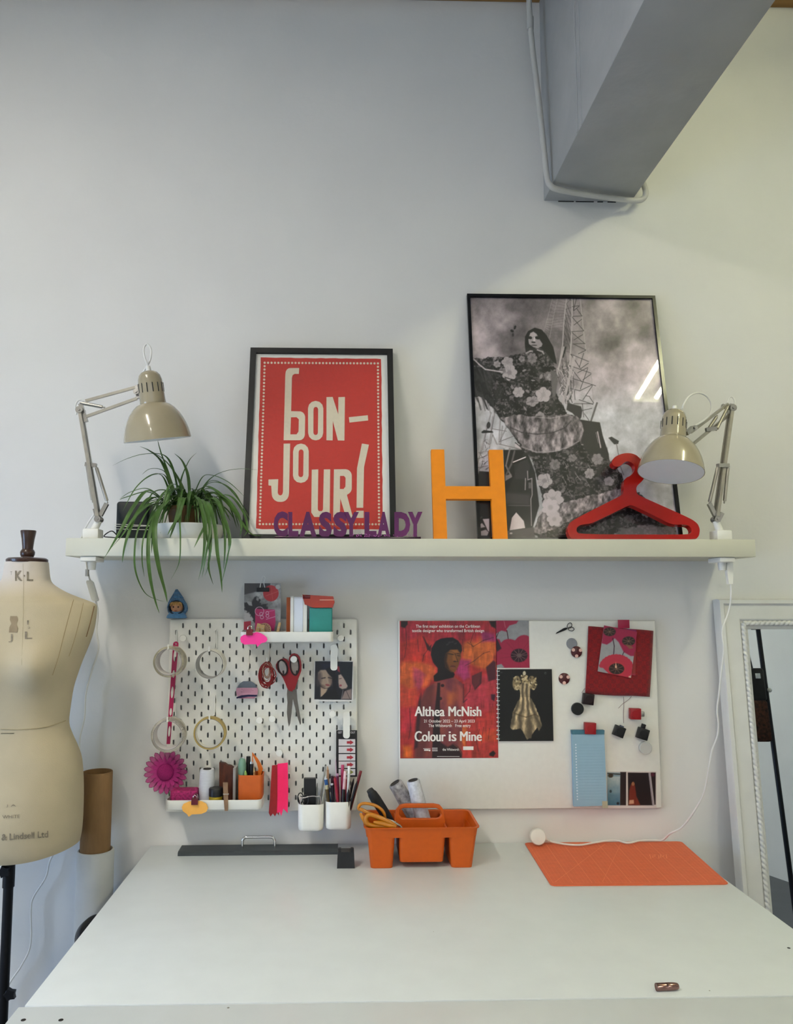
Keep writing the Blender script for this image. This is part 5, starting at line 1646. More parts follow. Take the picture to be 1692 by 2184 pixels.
# ---- ribbons
def ribbon(label, pts, zf, Y, mat):
    b = MB()
    Q = [(P(*zf(x, y), Y).x, P(*zf(x, y), Y).z) for x, y in pts]
    b.prism(Q, None, (0, Y, 0), UX, (0, 0, 1), (0, .0015, 0))
    o = b.build('ribbon', mat, smooth=0)
    tag(o, label, 'ribbon')
ribbon('dark red ribbon with ragged end, hanging behind the hot pink ribbon', [(948, 178), (992, 172), (1000, 540), (985, 520), (970, 545), (955, 525), (938, 547), (925, 520), (935, 400)], z7z, -.050, M('dark_red_ribbon', 'a01018', .5, var=.12, scale=60, sheen=.3))
ribbon('hot pink ribbon with notched end hanging from a round peg', [(988, 166), (1062, 158), (1066, 350), (1062, 522), (1030, 490), (1015, 545), (1005, 515), (985, 520), (988, 400)], z7z, -.056, M('hot_pink_ribbon', 'ff1768', .5, var=.05, scale=60, sheen=.3))
# ---- on the lower tray
# gerbera of pink mesh
p = P(354, 1646, -.055)
t = thing('mesh_flower', 'big magenta gauze gerbera flower at the left end of the lower tray', 'flower', p - Vector((0, 0, .06)))
GAUZE = M('magenta_gauze', 'ae2478', .75, var=.25, scale=420, alpha=.82)
GWIRE = M('magenta_wire', '7c1650', .6)
R = .0625
wr = MB()
pb_ = MB()
for lay, (m, rr_, off) in enumerate(((21, 1.0, 0.0), (17, .72, .15))):
    for k in range(m):
        a = 2 * math.pi * k / m + off
        d = Vector((math.cos(a), 0, math.sin(a)))
        s2 = Vector((-math.sin(a), 0, math.cos(a)))
        L2 = R * rr_
        wd = L2 * .118
        outl = []
        for i in range(13):
            q_ = i / 12
            outl.append((L2 * (.22 + .78 * q_), wd * (math.sqrt(max(0, 1 - ((q_ - .66) / .80) ** 2)) if q_ < .66 else math.sqrt(max(0, 1 - ((q_ - .66) / .34) ** 2))) + .0002))
        up_ = lambda x: -.004 * lay - .010 * (x / R) ** 2 * (1 if lay else .4)
        L_l = [p + d * x + s2 * w_ + Vector((0, up_(x), 0)) for x, w_ in outl]
        L_r = [p + d * x - s2 * w_ + Vector((0, up_(x), 0)) for x, w_ in outl]
        for i in range(12):
            pb_.quad(L_l[i], L_l[i + 1], L_r[i + 1], L_r[i])
        if lay == 0:
            wr.tube(L_l + L_r[::-1], .0007, 5)
pb_.build('petals', GAUZE, t, fixn=False)
wr.build('petal_wire', GWIRE, t)
MB().sphere(p + Vector((0, -.008, 0)), .024, 24, 10, sc=(1, .35, 1)).build('flower_centre', M('magenta_pile', '9a1c68', .95, var=.35, scale=500, bump=.6), t)
MB().tube([p + Vector((0, .004, 0)), p + Vector((0.004, .006, -.04)), Vector((p.x + .014, -.047, BZ + .001))], .0016, 8).build('stem', M('green_wire', '3f6a35', .6), t)
# patterned pink pouch
x0, x1 = P(364, 1700, -.1).x, P(420.5, 1700, -.1).x
zt = P(390, 1684.5, -.1).z
A_ = MB().box2((x0, -.112, BZ), (x1, -.062, zt), .007, 4)
pm = M('magenta_patterned_cloth', '931a58', .8, var=.55, scale=160, bump=.2)
pch = A_.build('pouch', pm, smooth=60)
tag(pch, 'small magenta patterned pouch at the left end of the lower tray', 'pouch')
# white thread cone
WTHREAD = M('white_thread', 'c9ccd6', .8, var=.08, scale=30, bump=.25, stretch=(1, 1, 40))
def cone(label, base, top, r0, r1, mat, core, kc=.55):
    base, top = Vector(base), Vector(top)
    t = thing('thread_cone', label, 'thread', base)
    d = (top - base)
    L3 = d.length
    x, y = frame_of(d)
    dn = d.normalized()
    T = Matrix(((x.x, y.x, dn.x, base.x), (x.y, y.y, dn.y, base.y), (x.z, y.z, dn.z, base.z), (0, 0, 0, 1)))
    MB().lathe([(r1 * kc, L3 * .98), (r1 * .93, L3 * .985), (r1, L3 * .96), (r0, .004), (r0 * .95, 0), (r1 * kc, 0)], T, 40, loop=True).build('thread', mat, t)
    MB().lathe([(r1 * (kc - .06), L3 * 1.003), (r1 * (kc - .003), L3 * 1.003), (r1 * (kc - .003), 0.0005), (r1 * (kc - .06), 0.0005)], T, 28, loop=True).build('core', core, t)
    return t
DCORE = M('dark_card_core', '4a4644', .7)
p = P(441, 1705, -.075)
cone('white thread cone standing in the lower tray', (p.x, -.075, BZ), (p.x, -.075, P(441, 1639, -.075).z), .0245, .0205, WTHREAD, DCORE)
# jar
p = P(460, 1705, -.1)
t = thing('jar', 'small yellow jar with a black lid in the lower tray', 'jar', (p.x, -.097, BZ))
zt, zm = P(460, 1680, -.1).z, P(460, 1698, -.1).z
MB().lathe([(.0185, BZ), (.0192, BZ + .002), (.0192, zm), (.012, zm)], Matrix.Translation((p.x, -.097, 0)), 36).build('body', M('yellow_plastic', 'a8901e', .4), t)
MB().lathe([(.018, zm), (.0196, zm + .0005), (.0198, zt - .003), (.0175, zt), (.001, zt + .0003)], Matrix.Translation((p.x, -.097, 0)), 36).build('lid', BLACK, t)
# brown wooden block
b = MB()
x0 = P(468, 1705, -.06).x
ol = [(468, 1708), (468, 1626), (480, 1628), (485, 1632), (492, 1633), (499, 1638), (500, 1708)]
Q = [(P(x, y, -.065).x, max(P(x, y, -.065).z, BZ)) for x, y in ol]
b.prism(Q, None, (0, -.068, 0), UX, (0, 0, 1), (0, .018, 0))
tag(b.build('bark_piece', M('reddish_brown_wood', '4f2412', .6, var=.45, scale=22, bump=.3, stretch=(4, 1, 1)), smooth=0), 'upright red-brown wooden slab behind the clothes peg in the lower tray', 'wood')
# clothes peg clipped over the tray front
t = thing('clothes_peg', 'brown wooden clothes peg clipped over the front of the lower tray', 'peg', P(482, 1728, YB - .006))
a_, c_ = P(483, 1729, YB - .005), P(481, 1669, YB + .012)
BW = M('brown_peg_wood', '85684f', .7, var=.2, scale=30, stretch=(4, 4, 1))
b = MB()
b.ring([[q + Vector((sx * wd, sy, 0)) for sx, sy in ((-1, -.003), (1, -.003), (1, .003), (-1, .003))] for q, wd in ((a_, .0045), (a_.lerp(c_, .45), .0062), (c_, .0066))])
b.build('jaw', BW, t, smooth=0)
b = MB()
a2, c2 = P(483, 1712, YB + .008), P(481, 1669, YB + .018)
b.ring([[q + Vector((sx * wd, sy, 0)) for sx, sy in ((-1, 0), (1, 0), (1, .005), (-1, .005))] for q, wd in ((a2, .0045), (c2, .0066))])
b.build('jaw', BW, t, smooth=0)
m_ = P(482, 1694, YB + .004)
MB().cyl(m_ + Vector((-.008, 0, 0)), m_ + Vector((.008, 0, 0)), .0022, seg=10).build('spring', STEEL, t)
b = MB().box2((P(499.5, 1700, -.07).x, -.1, BZ), (P(505, 1700, -.07).x, -.055, P(500, 1634, -.07).z), .0006)
tag(b.build('clear_ruler', M('frosted_grey_plastic', 'aaa4a2', .3, var=.04, trans=.3), smooth=0), 'frosted grey plastic plate standing left of the orange cup', 'plate')
# orange cup
a_, c_ = P(506.5, 1712, -.102), P(560, 1653.5, -.102)
w = c_.x - a_.x
V = lambda L, z: [Vector((x, y, z)) for x, y in L]
ct = c_.z
RRo = lambda d: rrect(a_.x + d, -.102 + d, c_.x - d, -.102 + .058 - d, .010 - d * .8, 5)
b = MB().ring([V(RRo(.003), BZ), V(RRo(.001), BZ + .003), V(RRo(0), ct - .0005), V(RRo(.0012), ct), V(RRo(.0022), ct - .0005), V(RRo(.003), BZ + .003)])
oc = b.build('orange_cup', M('orange_plastic', 'c85f22', .5, var=.05), smooth=50)
tag(oc, 'square orange cup full of tools at the right end of the lower tray', 'cup')
def pen(name, label, base, top, r, mat, cap=None, tip=None, cat='pen', group=None, tl=.012):
    base, top = Vector(base), Vector(top)
    t = thing(name, label, cat, base, group)
    d = (top - base).normalized()
    MB().cyl(base, top - d * tl, r, seg=12).build('barrel', mat, t)
    MB().cyl(top - d * tl, top, r * (1.0 if cap else .9), r * (.92 if cap else .25), seg=12).build('cap' if cap else 'point', cap or tip or mat, t)
    return t
fl = BZ + .004
xq = lambda px, y: P(px, 1690, y).x
GR = M('sage_green_plastic', '6f9482', .45, var=.06)
b = MB()
t = thing('craft_knife', 'sage green rounded tool handle standing in the orange cup', 'tool', (xq(517, -.08), -.08, fl))
pa, pc = Vector((xq(516, -.08), -.08, fl)), P(517, 1616, -.08)
MB().tube([pa, pa.lerp(pc, .5), pa.lerp(pc, .85), pa.lerp(pc, .96), pc], [.010, .0115, .0118, .009, .003], 16).build('handle', GR, t)
MB().box2((pc.x - .003, -.083, pc.z - .002), (pc.x + .006, -.077, pc.z + .0015), .001).build('steel_end', CHROME, t)
MB().tube([Vector((xq(524, -.093), -.093, fl)), P(524, 1650, -.093), P(523.5, 1644, -.093)], [.0042, .0042, .002], 12).build('slider', M('lime_plastic', '84a552', .4), t)
pen('marker_pen', 'thick black marker standing behind the sage green handle', (xq(529, -.065), -.065, fl), P(530, 1613, -.065), .0062, BLACK, BLACK, group='markers in the orange cup')
pen('marker_pen', 'black marker with a shiny steel end in the orange cup', (xq(536, -.075), -.075, fl), P(537, 1624, -.078), .0055, BLACK, CHROME, tl=.006, group='markers in the orange cup')
pen('pencil', 'short tan pencil leaning right in the orange cup', (xq(545, -.09), -.09, fl), P(542, 1637, -.085), .003, M('tan_wood', 'a8784a', .6), tip=M('sharpened_wood', 'c9a878', .7), cat='pencil')
t_pts = [(538, 1604), (550, 1618), (556, 1628), (561, 1640), (557, 1652), (555, 1690), (549, 1690), (551, 1640), (548, 1628), (543, 1618), (540, 1612), (540, 1655), (538, 1655)]
b = MB()
Q = [(P(x, y, -.060).x, max(P(x, y, -.060).z, fl)) for x, y in t_pts]
b.prism(Q, None, (0, -.060, 0), UX, (0, 0, 1), (0, .002, 0))
tag(b.build('set_square', M('orange_acrylic', 'd9701e', .3, var=.05), smooth=0), 'bent orange plastic ruler rising from the right of the orange cup', 'ruler')
# ---- in the left white cup
x0, x1, zf_, zr, ya, yb = C1
a_, c_ = P(648, 1716, -.075), P(674, 1660, -.075)
tag(MB().box2((a_.x, -.078, zf_), (c_.x, -.062, c_.z), .001).build('black_case', BLACK, smooth=0), 'slim black box standing upright in the left white cup', 'box')
t = thing('sunglasses', 'black-framed glasses tucked into the left side of the left white cup', 'glasses', (x0 + .014, -.075, zf_))
for k, (px, py) in enumerate(((641, 1702), (652, 1706))):
    q = P(px, py, -.095 if k else -.085)
    MB().tube([q + Vector((.010 * math.cos(a) * .8, .003 * math.sin(a), .0135 * math.sin(a))) for a in [2 * math.pi * i / 16 for i in range(16)]], .0016, 8, loop=True).build('rim', BLACK, t)
MB().tube([P(641, 1698, -.085), P(646, 1700, -.087), P(652, 1702, -.092)], .0014, 8).build('bridge', BLACK, t)
MB().tube([P(636, 1700, -.082), Vector((x0 + .012, -.07, zf_ + .02)), Vector((x0 + .018, -.065, zf_))], .0017, 8).build('temple_arm', BLACK, t)
SIL = M('silver_wire', 'bdbab8', .25, metal=.85, var=.05)
t = MB()
t.tube(spline([Vector((x0 + .010, -.096, zf_ + .005)), P(641, 1709, -.097), P(652, 1701, -.098), P(664, 1698, -.098), P(676, 1699, -.098), P(684, 1703, -.097), Vector((x1 - .010, -.094, zf_ + .005))], 6), .0016, 8)
tag(t.build('wire_hoop', SIL), 'silver wire hoop arching across the top of the left white cup', 'wire')
PG = 'pens and tools in the white pegboard cups'
def p2(name, label, bpx, by, top, ty, r, col, capc=None, tipc=None, cat='pen', tl=.014, cupv=C1):
    bx = P(bpx, 1740, by).x
    return pen(name, label, (bx, by, cupv[2]), P(*top, ty), r, M(name + '_' + str(top[0]), col, .4, var=.05), M(name + '_cap', capc, .35) if capc else None, M(name + '_tip', tipc, .5) if tipc else None, cat, PG, tl)
p2('metal_ruler', 'slim silver-grey tool leaning right at the back of the left white cup', 676, -.06, (695, 1630), -.05, .0030, 'a5a59c', tipc='50504e', cat='tool', tl=.004)
p2('tweezers', 'pale steel tweezers leaning right in the left white cup', 678, -.08, (693, 1683), -.085, .0028, 'b4b09c', cat='tool')
p2('seam_ripper', 'short grey tool standing at the right of the left white cup', 672, -.07, (677, 1670), -.068, .0034, '8d8f8e', cat='tool')
# ---- in the right white cup
for a in (
    ('pencil', 'plain tan pencil rising from the left of the crammed cup', 702, -.05, (699, 1634), -.047, .0036, 'b08a6c', None, 'c8a888', 'pencil', .01),
    ('ballpoint_pen', 'blue pen with a pale tip leaning left in the crammed cup', 712, -.065, (694, 1656), -.070, .0052, '2f5a92', None, 'd0d4d8', 'pen', .008),
    ('fineliner', 'dark navy pen with a white button, leaning left in the crammed cup', 716, -.085, (708, 1671), -.088, .0046, '1a1526', 'bcb8c0', None, 'pen', .004),
    ('brush_pen', 'dark amber glass-like pen at the front left of the crammed cup', 705, -.092, (697, 1675), -.094, .0052, '4a3a1c', 'a8a488', None, 'pen', .010),
    ('crayon', 'crimson pen leaning left across the middle of the crammed cup', 727, -.093, (714, 1655), -.085, .0042, '9a2338', None, '6a1020', 'pen', .006),
    ('knitting_needle', 'thin pale needle leaning left behind the pens of the crammed cup', 722, -.055, (716, 1618), -.05, .0016, 'cfb4c4', None, None, 'needle', .01),
    ('paint_brush', 'plum pen with a pale ring in the middle of the crammed cup', 724, -.060, (720, 1650), -.058, .0040, '6a1c40', 'b890a8', None, 'pen', .006),
    ('felt_pen', 'tall rose pink pen at the back of the crammed cup', 729, -.05, (731, 1631), -.045, .0046, 'b23a62', 'c84a72', None, 'pen', .012),
    ('gel_pen', 'pink and white pen in the middle of the crammed cup', 728, -.085, (736.5, 1645), -.082, .0042, 'e0b9bd', 'eecfd2', None, 'pen', .02),
    ('highlighter', 'short bright red pen with a pale top, beside the pink and white pen', 734, -.078, (738, 1657), -.074, .0044, 'c62a44', 'd8a0a4', None, 'pen', .006),
    ('marker_pen', 'tall white pen on the right of the crammed cup', 739, -.085, (745, 1634), -.078, .0042, 'd8dcd8', 'eef2ee', None, 'pen', .02),
    ('craft_knife', 'short grey-brown pen low on the right of the crammed cup', 741, -.09, (746, 1668), -.088, .0036, '8a807a', None, None, 'pen', .02),
    ('chopstick', 'dark red stick leaning far right out of the crammed cup', 738, -.07, (770, 1644), -.075, .0044, '6a1a20', '7c2226', None, 'pen', .012),
    ('eyeliner', 'black pen leaning right under the dark red stick', 736, -.09, (762, 1666), -.098, .0042, '181214', None, None, 'pen', .012),
    ('pencil', 'thin black pencil leaning right behind the white pen', 734, -.06, (755, 1660), -.06, .0036, '1e1416', None, None, 'pencil', .012),
    ('mascara', 'short thick black pen at the front centre of the crammed cup', 730, -.098, (733, 1684), -.096, .0056, '120e10', '1c1618', None, 'pen', .02),
    ('charcoal_pencil', 'black pencil upright at the front right of the crammed cup', 740, -.096, (744, 1684), -.098, .0048, '141012', None, None, 'pencil', .012),
    ('dark_pen', 'dark plum pen at the back left of the crammed cup', 712, -.05, (709, 1655), -.048, .005, '2c1420', '3a1c2a', None, 'pen', .012),
):
    p2(*a[:10], cat=a[10], tl=a[11], cupv=C2)
# ------------------------------------------------------------------ white magnetic board
YW = -0.016
a_, c_ = P(852, 1727, YW), P(1397.5, 1324, YW)
wb = thing('whiteboard', 'wide white magnetic board on the wall under the right half of the shelf', 'whiteboard', ((a_.x + c_.x) / 2, YW, a_.z))
MB().box2((a_.x, YW, a_.z), (c_.x, -0.0005, c_.z), .0022, 3).build('panel', STEEL_W, wb)
b = MB()
MB().box2((a_.x - .0012, YW + .004, a_.z - .0012), (c_.x + .0012, -.001, c_.z + .0012), .001).build('rim', M('pale_grey_rim', 'c9c9c2', .5), wb)
YI = YW - .0012
def wart(x0, y0, x1, y1, nx, ny, sc, ox, oy, Y=YI):
    a, c = P(x0, y1, Y), P(x1, y0, Y)
    return Art((a.x, Y, a.z), UX, (0, 0, 1), c.x - a.x, c.z - a.z, nx, ny, sc, ox, oy)
# exhibition poster
A = wart(854, 1324, 1058.5, 1617.5, 210, 300, 4.7, 840, 1300)
X, Y = A.X, A.Y
wx, wy = X + 60 * (fbm(X / 120, Y / 120, 3) - .5), Y + 60 * (fbm(X / 120, Y / 120, 8) - .5)
A.base((162, 40, 42))
def zone(pts, col, soft=18, op=1.0, rough=26):
    A.fill(pts, col, soft, op, rough=rough, rs=.012, seed=int(pts[0][0]) % 50)
zone([(70, 115), (1025, 115), (1025, 250), (640, 330), (330, 300), (70, 330)], (158, 34, 46))
zone([(70, 330), (300, 260), (370, 400), (360, 560), (70, 510)], (176, 44, 36))
zone([(70, 500), (300, 540), (420, 560), (400, 690), (290, 800), (70, 820)], (188, 84, 42))
zone([(690, 340), (900, 290), (1025, 330), (1025, 560), (900, 600), (690, 520)], (190, 92, 44))
zone([(880, 220), (1025, 240), (1025, 330), (900, 350)], (150, 38, 96))
zone([(640, 480), (760, 500), (790, 700), (700, 740), (620, 660)], (150, 44, 92))
zone([(200, 560), (330, 640), (260, 800), (200, 760)], (152, 50, 84), op=.8)
zone([(70, 760), (230, 800), (240, 960), (70, 980)], (176, 60, 40))
zone([(700, 740), (1025, 620), (1025, 1000), (720, 1020)], (166, 48, 60))
zone([(80, 980), (220, 980), (210, 1200), (80, 1250)], (172, 40, 52))
zone([(640, 1200), (1025, 1000), (1025, 1490), (690, 1490)], (172, 50, 46))
zone([(640, 1180), (760, 1150), (730, 1380), (640, 1340)], (196, 96, 44))
zone([(90, 1370), (180, 1360), (190, 1480), (90, 1490)], (206, 96, 34), rough=8)
zone([(840, 1230), (1025, 1180), (1025, 1330), (860, 1350)], (184, 66, 40))
zone([(560, 120), (720, 120), (740, 330), (640, 300)], (132, 30, 44), op=.7)
k = np.arange(len(X))
st = fbm(X / 22, Y / 120, 5) - .5
st2 = fbm(X / 60 + Y / 200, Y / 25, 9) - .5
A.C = np.clip(A.C * (1 + .55 * st + .3 * st2)[:, None] + (.10 * (fbm(X / 90, Y / 90, 12) - .5))[:, None] * np.array([1, .3, .9]), 0, 1)
dk = (44, 16, 22)
for q in ([(290, 270), (320, 330), (350, 390)], [(350, 390), (300, 460), (290, 520)], [(740, 330), (800, 370), (900, 310), (1000, 280)], [(690, 300), (700, 420)], [(800, 240), (770, 330), (790, 370)], [(120, 180), (130, 330), (110, 480)], [(720, 560), (800, 520), (900, 440), (960, 420)], [(710, 880), (760, 820), (770, 760)], [(860, 1200), (830, 1320), (850, 1420)], [(900, 1180), (880, 1330)], [(960, 1190), (950, 1300)], [(240, 300), (250, 420)], [(160, 990), (170, 1180), (150, 1300)]):
    A.path(q, 7, dk, .55, 4)
A.fill([(300, 270), (330, 330), (360, 370), (380, 350), (370, 420), (335, 400)], (52, 22, 26), 6)
A.fill([(785, 665), (885, 620), (880, 740), (815, 810), (785, 740)], (72, 24, 34), 5)
A.fill([(925, 580), (1000, 510), (1025, 530), (1025, 700), (950, 720)], (70, 22, 34), 8)
for i in range(8):
    A.line((795 + i * 10, 660 - i * 4), (805 + i * 7, 790 - i * 6), 3, (130, 50, 50), .7)
A.fill([(975, 850), (1020, 850), (1010, 920), (980, 900)], (60, 24, 40), 6)
# jacket and figure
jk = [(430, 725), (610, 675), (690, 745), (700, 905), (690, 1100), (680, 1490), (210, 1490), (225, 1200), (250, 940), (330, 790)]
kk, aa = A.mask(jk, 6)
tone = fbm(X[kk] / 70, Y[kk] / 110, 17)
jc = np.stack([.42 + .30 * (tone - .3), .18 + .18 * (tone - .3), .20 + .10 * (fbm(X[kk] / 60, Y[kk] / 90, 23) - .3)], 1)
full = np.zeros((len(X), 3))
full[kk] = np.clip(jc, 0, 1)
A.mix(aa, full, kk)
A.fill([(330, 790), (400, 740), (400, 900), (380, 1200), (300, 1490), (210, 1490), (250, 940)], (86, 38, 40), 22, .75)
A.fill([(540, 820), (600, 840), (590, 950), (540, 960)], (184, 96, 50), 22, .7)
A.fill([(640, 760), (695, 800), (690, 1000), (650, 980)], (180, 80, 70), 18, .6)
A.fill([(440, 735), (466, 735), (462, 1100), (470, 1490), (385, 1490), (395, 1150), (425, 900)], (34, 16, 20), 6)
A.ellipse(490, 762, 18, 16, (40, 16, 22), 0, 3)
A.ellipse(468, 892, 18, 16, (40, 16, 22), 0, 3)
A.ellipse(470, 1010, 15, 15, (40, 16, 22), 0, 3)
A.fill([(250, 920), (275, 840), (265, 1100), (240, 1380), (205, 1400), (225, 1150)], (40, 18, 26), 10, .8)
A.path([(700, 750), (700, 930), (735, 900)], 9, (50, 20, 36), .7, 5)
A.fill([(540, 1380), (600, 1345), (650, 1380), (685, 1440), (682, 1490), (430, 1490), (470, 1330)], (38, 18, 22), 10)
A.path([(600, 1350), (650, 1390), (680, 1450)], 5, (120, 60, 50))
A.fill([(400, 665), (440, 630), (445, 560), (520, 560), (600, 625), (612, 650), (600, 680), (430, 722), (405, 720)], (20, 11, 13), 5)
A.fill([(512, 440), (570, 398), (640, 395), (672, 432), (676, 480), (660, 520), (648, 570), (612, 628), (575, 628), (520, 580), (500, 500)], (112, 66, 28), 5)
A.fill([(505, 440), (545, 430), (530, 520), (560, 600), (590, 630), (520, 590), (498, 500)], (44, 22, 14), 10, .9)
A.fill([(560, 420), (600, 405), (640, 405), (650, 430), (600, 440)], (150, 92, 40), 8, .8)
A.fill([(590, 455), (640, 460), (640, 510), (610, 530), (590, 500)], (146, 90, 40), 8, .7)
A.line((548, 442), (596, 452), 8, (24, 12, 10), .9, 4)
A.line((638, 461), (666, 466), 7, (24, 12, 10), .9, 4)
A.path([(540, 425), (575, 418), (605, 432)], 5, (40, 22, 12), .6)
A.path([(632, 440), (668, 446)], 6, (30, 15, 10), .9)
A.path([(615, 440), (636, 500), (642, 520), (610, 524)], 8, (52, 26, 14), .8, 4)
A.ellipse(612, 520, 14, 6, (34, 16, 12), 0, 4)
A.ellipse(594, 566, 26, 8, (92, 42, 34), 8, 4)
A.ellipse(596, 582, 22, 8, (128, 68, 52), 8, 4)
A.line((566, 574), (622, 576), 4, (30, 12, 12), .9, 2)
A.fill([(372, 455), (378, 390), (420, 320), (470, 292), (530, 283), (590, 280), (645, 310), (680, 360), (686, 410), (672, 440), (640, 400), (570, 402), (515, 445), (505, 500), (515, 560), (490, 592), (440, 585), (395, 530)], (17, 13, 17), 5)
for x, y in ((560, 330), (590, 325), (620, 340), (540, 350)):
    A.ellipse(x, y, 16, 9, (44, 38, 44), -20, 5)
for q in ([(72, 115), (140, 115), (140, 150), (110, 185), (72, 170)], [(955, 115), (1022, 115), (1022, 190), (980, 170)], [(960, 1440), (1000, 1415), (1022, 1440), (1000, 1475), (960, 1465)]):
    A.fill(q, (30, 14, 16), 6)
ps = A.build('exhibition_poster', Mprint('poster_ink', .4), None, .0008)
tag(ps, 'orange and magenta exhibition poster with a turbaned figure and the words Colour is Mine', 'poster')
INKW = M('white_poster_ink', 'eae6e0', .5, var=.01)
b = MB()
zG = Z(4.7, 840, 1300)
fw_ = lambda x, y: P(*zG(x, y), YI - .0003)
for s, x0, yb, x1, yt, bo in (('The first major exhibition on the Caribbean', 222, 192, 866, 152, .008), ('textile designer who transformed British design', 183, 236, 906, 196, .008), ('21 October 2022 – 23 April 2023', 303, 1142, 812, 1103, .008), ('The Whitworth   Free entry', 348, 1188, 772, 1148, .008), ('Althea', 209, 1070, 512, 972, .016), ('McNish', 548, 1070, 880, 972, .016), ('Colour', 209, 1322, 522, 1219, .016), ('is', 551, 1320, 630, 1222, .016), ('Mine', 664, 1318, 884, 1222, .016), ('the Whitworth', 490, 1416, 655, 1390, .01)):
    strikes = (0, 2.5, 5, 7.5) if bo == .016 else (0,)        # heavy display lettering, struck side by side
    for k_, dx_ in enumerate(strikes):
        text_on(b, s, lambda x, y: fw_(x + dx_, y) + Vector((0, -.00004 * k_, 0)), x0, yb, x1 - strikes[-1], yt, 0.0 if bo == .016 else bo)
for x0, y0, x1, y1 in ((696, 1372, 800, 1408), (385, 1386, 440, 1390), (385, 1396, 440, 1400), (385, 1406, 440, 1410), (385, 1416, 440, 1420), (296, 1392, 368, 1397), (305, 1402, 350, 1416), (352, 1404, 368, 1420), (435, 1471, 660, 1475)):
    b.quad(fw_(x0, y1), fw_(x1, y1), fw_(x1, y0), fw_(x0, y0))
lt_ = b.build('lettering', INKW, ps, smooth=0, fixn=False)
# floral card
def poppy(A, cx, cy, R, sq, seed, col, centre=True, rc=.42):
    r = random.Random(seed)
    for k in range(5):
        a = k * 1.2566 + r.uniform(-.2, .2)
        A.ellipse(cx + .5 * R * math.cos(a), cy + .5 * R * sq * math.sin(a), R * .62, R * .55 * sq, col, math.degrees(a), 5)
    for k in range(16):
        a = r.uniform(0, 6.28)
        A.line((cx + .35 * R * math.cos(a), cy + .35 * R * sq * math.sin(a)), (cx + .95 * R * math.cos(a), cy + .95 * R * sq * math.sin(a)), 6, tuple(c * .8 for c in col), .35, 4)
    if centre:
        A.ellipse(cx, cy, R * rc, R * rc * sq * .9, (40, 14, 26), 0, 5)
        for k in range(11):
            a = k * .571 + r.uniform(-.1, .1)
            A.line((cx, cy), (cx + R * rc * .95 * math.cos(a), cy + R * rc * .85 * sq * math.sin(a)), 3.5, (160, 120, 120), .8, 2)
        A.ellipse(cx, cy, R * .12, R * .1, (96, 78, 74), 0, 4)
A = wart(1059.2, 1323.5, 1128, 1424.5, 86, 120, 4.7, 840, 1300)
v = .54 + .10 * (fbm(A.X / 40, A.Y / 40, 3) - .5)
A.C = np.stack([v, v * 1.01, v * 1.03], 1)
PK = (152, 26, 62)
A.fill([(1028, 110), (1250, 110), (1230, 140), (1160, 160), (1130, 200), (1140, 225), (1080, 210), (1028, 240)], PK, 5)
A.fill([(1028, 290), (1060, 300), (1080, 340), (1120, 380), (1180, 390), (1180, 340), (1270, 305), (1310, 330), (1360, 330), (1360, 590), (1090, 590), (1100, 550), (1028, 560)], PK, 5)
A.path([(1135, 210), (1150, 300), (1185, 390)], 9, (66, 22, 40))
A.path([(1050, 230), (1030, 280)], 8, (66, 22, 40))
A.line((1105, 112), (1120, 180), 4, (190, 120, 130))
poppy(A, 1258, 460, 200, .9, 3, PK)
A.fill([(1030, 290), (1050, 320), (1080, 390), (1040, 420), (1028, 400)], (40, 14, 28), 6)
A.fill([(1028, 560), (1080, 545), (1110, 580), (1060, 590)], (140, 140, 142), 5)
fl_ = A.build('floral_card', Mprint('floral_ink', .4), None, .0006)
tag(fl_, 'grey and crimson poppy print card between the exhibition poster and the black notebook', 'card')
# black spiral notebook with a gold dress
Yn = YI - .004
A = wart(1064.5, 1427, 1177.5, 1581, 120, 160, 4.7, 840, 1300, Yn)
A.base((7, 7, 8))
A.ellipse(1310, 640, 16, 24, (196, 186, 160), 0, 4)
skirt = [(1270, 870), (1365, 868), (1400, 930), (1440, 1020), (1470, 1100), (1488, 1165), (1460, 1222), (1440, 1180), (1400, 1230), (1380, 1290), (1335, 1302), (1310, 1250), (1270, 1195), (1225, 1205), (1190, 1205), (1165, 1180), (1185, 1090), (1195, 1030), (1230, 950)]
bod = [(1260, 760), (1290, 730), (1350, 735), (1375, 760), (1366, 870), (1270, 872), (1262, 800)]
for poly, br in ((skirt, .56), (bod, .52)):
    kk, aa = A.mask(poly, 4, rough=4)
    tt_ = .5 + .5 * np.sin((A.X[kk] - 1318) / np.maximum(14, (A.Y[kk] - 700) / 14) * 2.2 + 4 * fbm(A.X[kk] / 60, A.Y[kk] / 90, 4))
    val = br * (.55 + .75 * tt_ * fbm(A.X[kk] / 30, A.Y[kk] / 60, 7) * 1.6)
    full = np.zeros((len(A.X), 3))
    full[kk] = np.clip(np.stack([val * 1.1, val * .97, val * .76], 1), 0, 1)
    A.mix(aa, full, kk)
for q in ([(1190, 1030), (1260, 1060), (1330, 1080), (1420, 1050), (1450, 1070)],):
    A.path(q, 10, (70, 54, 34), .7, 5)
rq = random.Random(6)
for cx in (1232, 1392):
    A.ellipse(cx, 735, 42, 72, (120, 104, 76), 6 if cx < 1300 else -10, 5)
    for i in range(46):
        x, y = cx + rq.uniform(-40, 40), 735 + rq.uniform(-68, 68)
        if ((x - cx) / 42) ** 2 + ((y - 735) / 72) ** 2 < 1:
            A.ellipse(x, y, rq.uniform(5, 13), rq.uniform(4, 9), rq.choice(((196, 176, 134), (150, 130, 96), (52, 42, 28), (220, 205, 170))), rq.uniform(0, 180), 3, .9)
A.fill([(1280, 660), (1340, 660), (1350, 740), (1285, 735)], (150, 130, 96), 5)
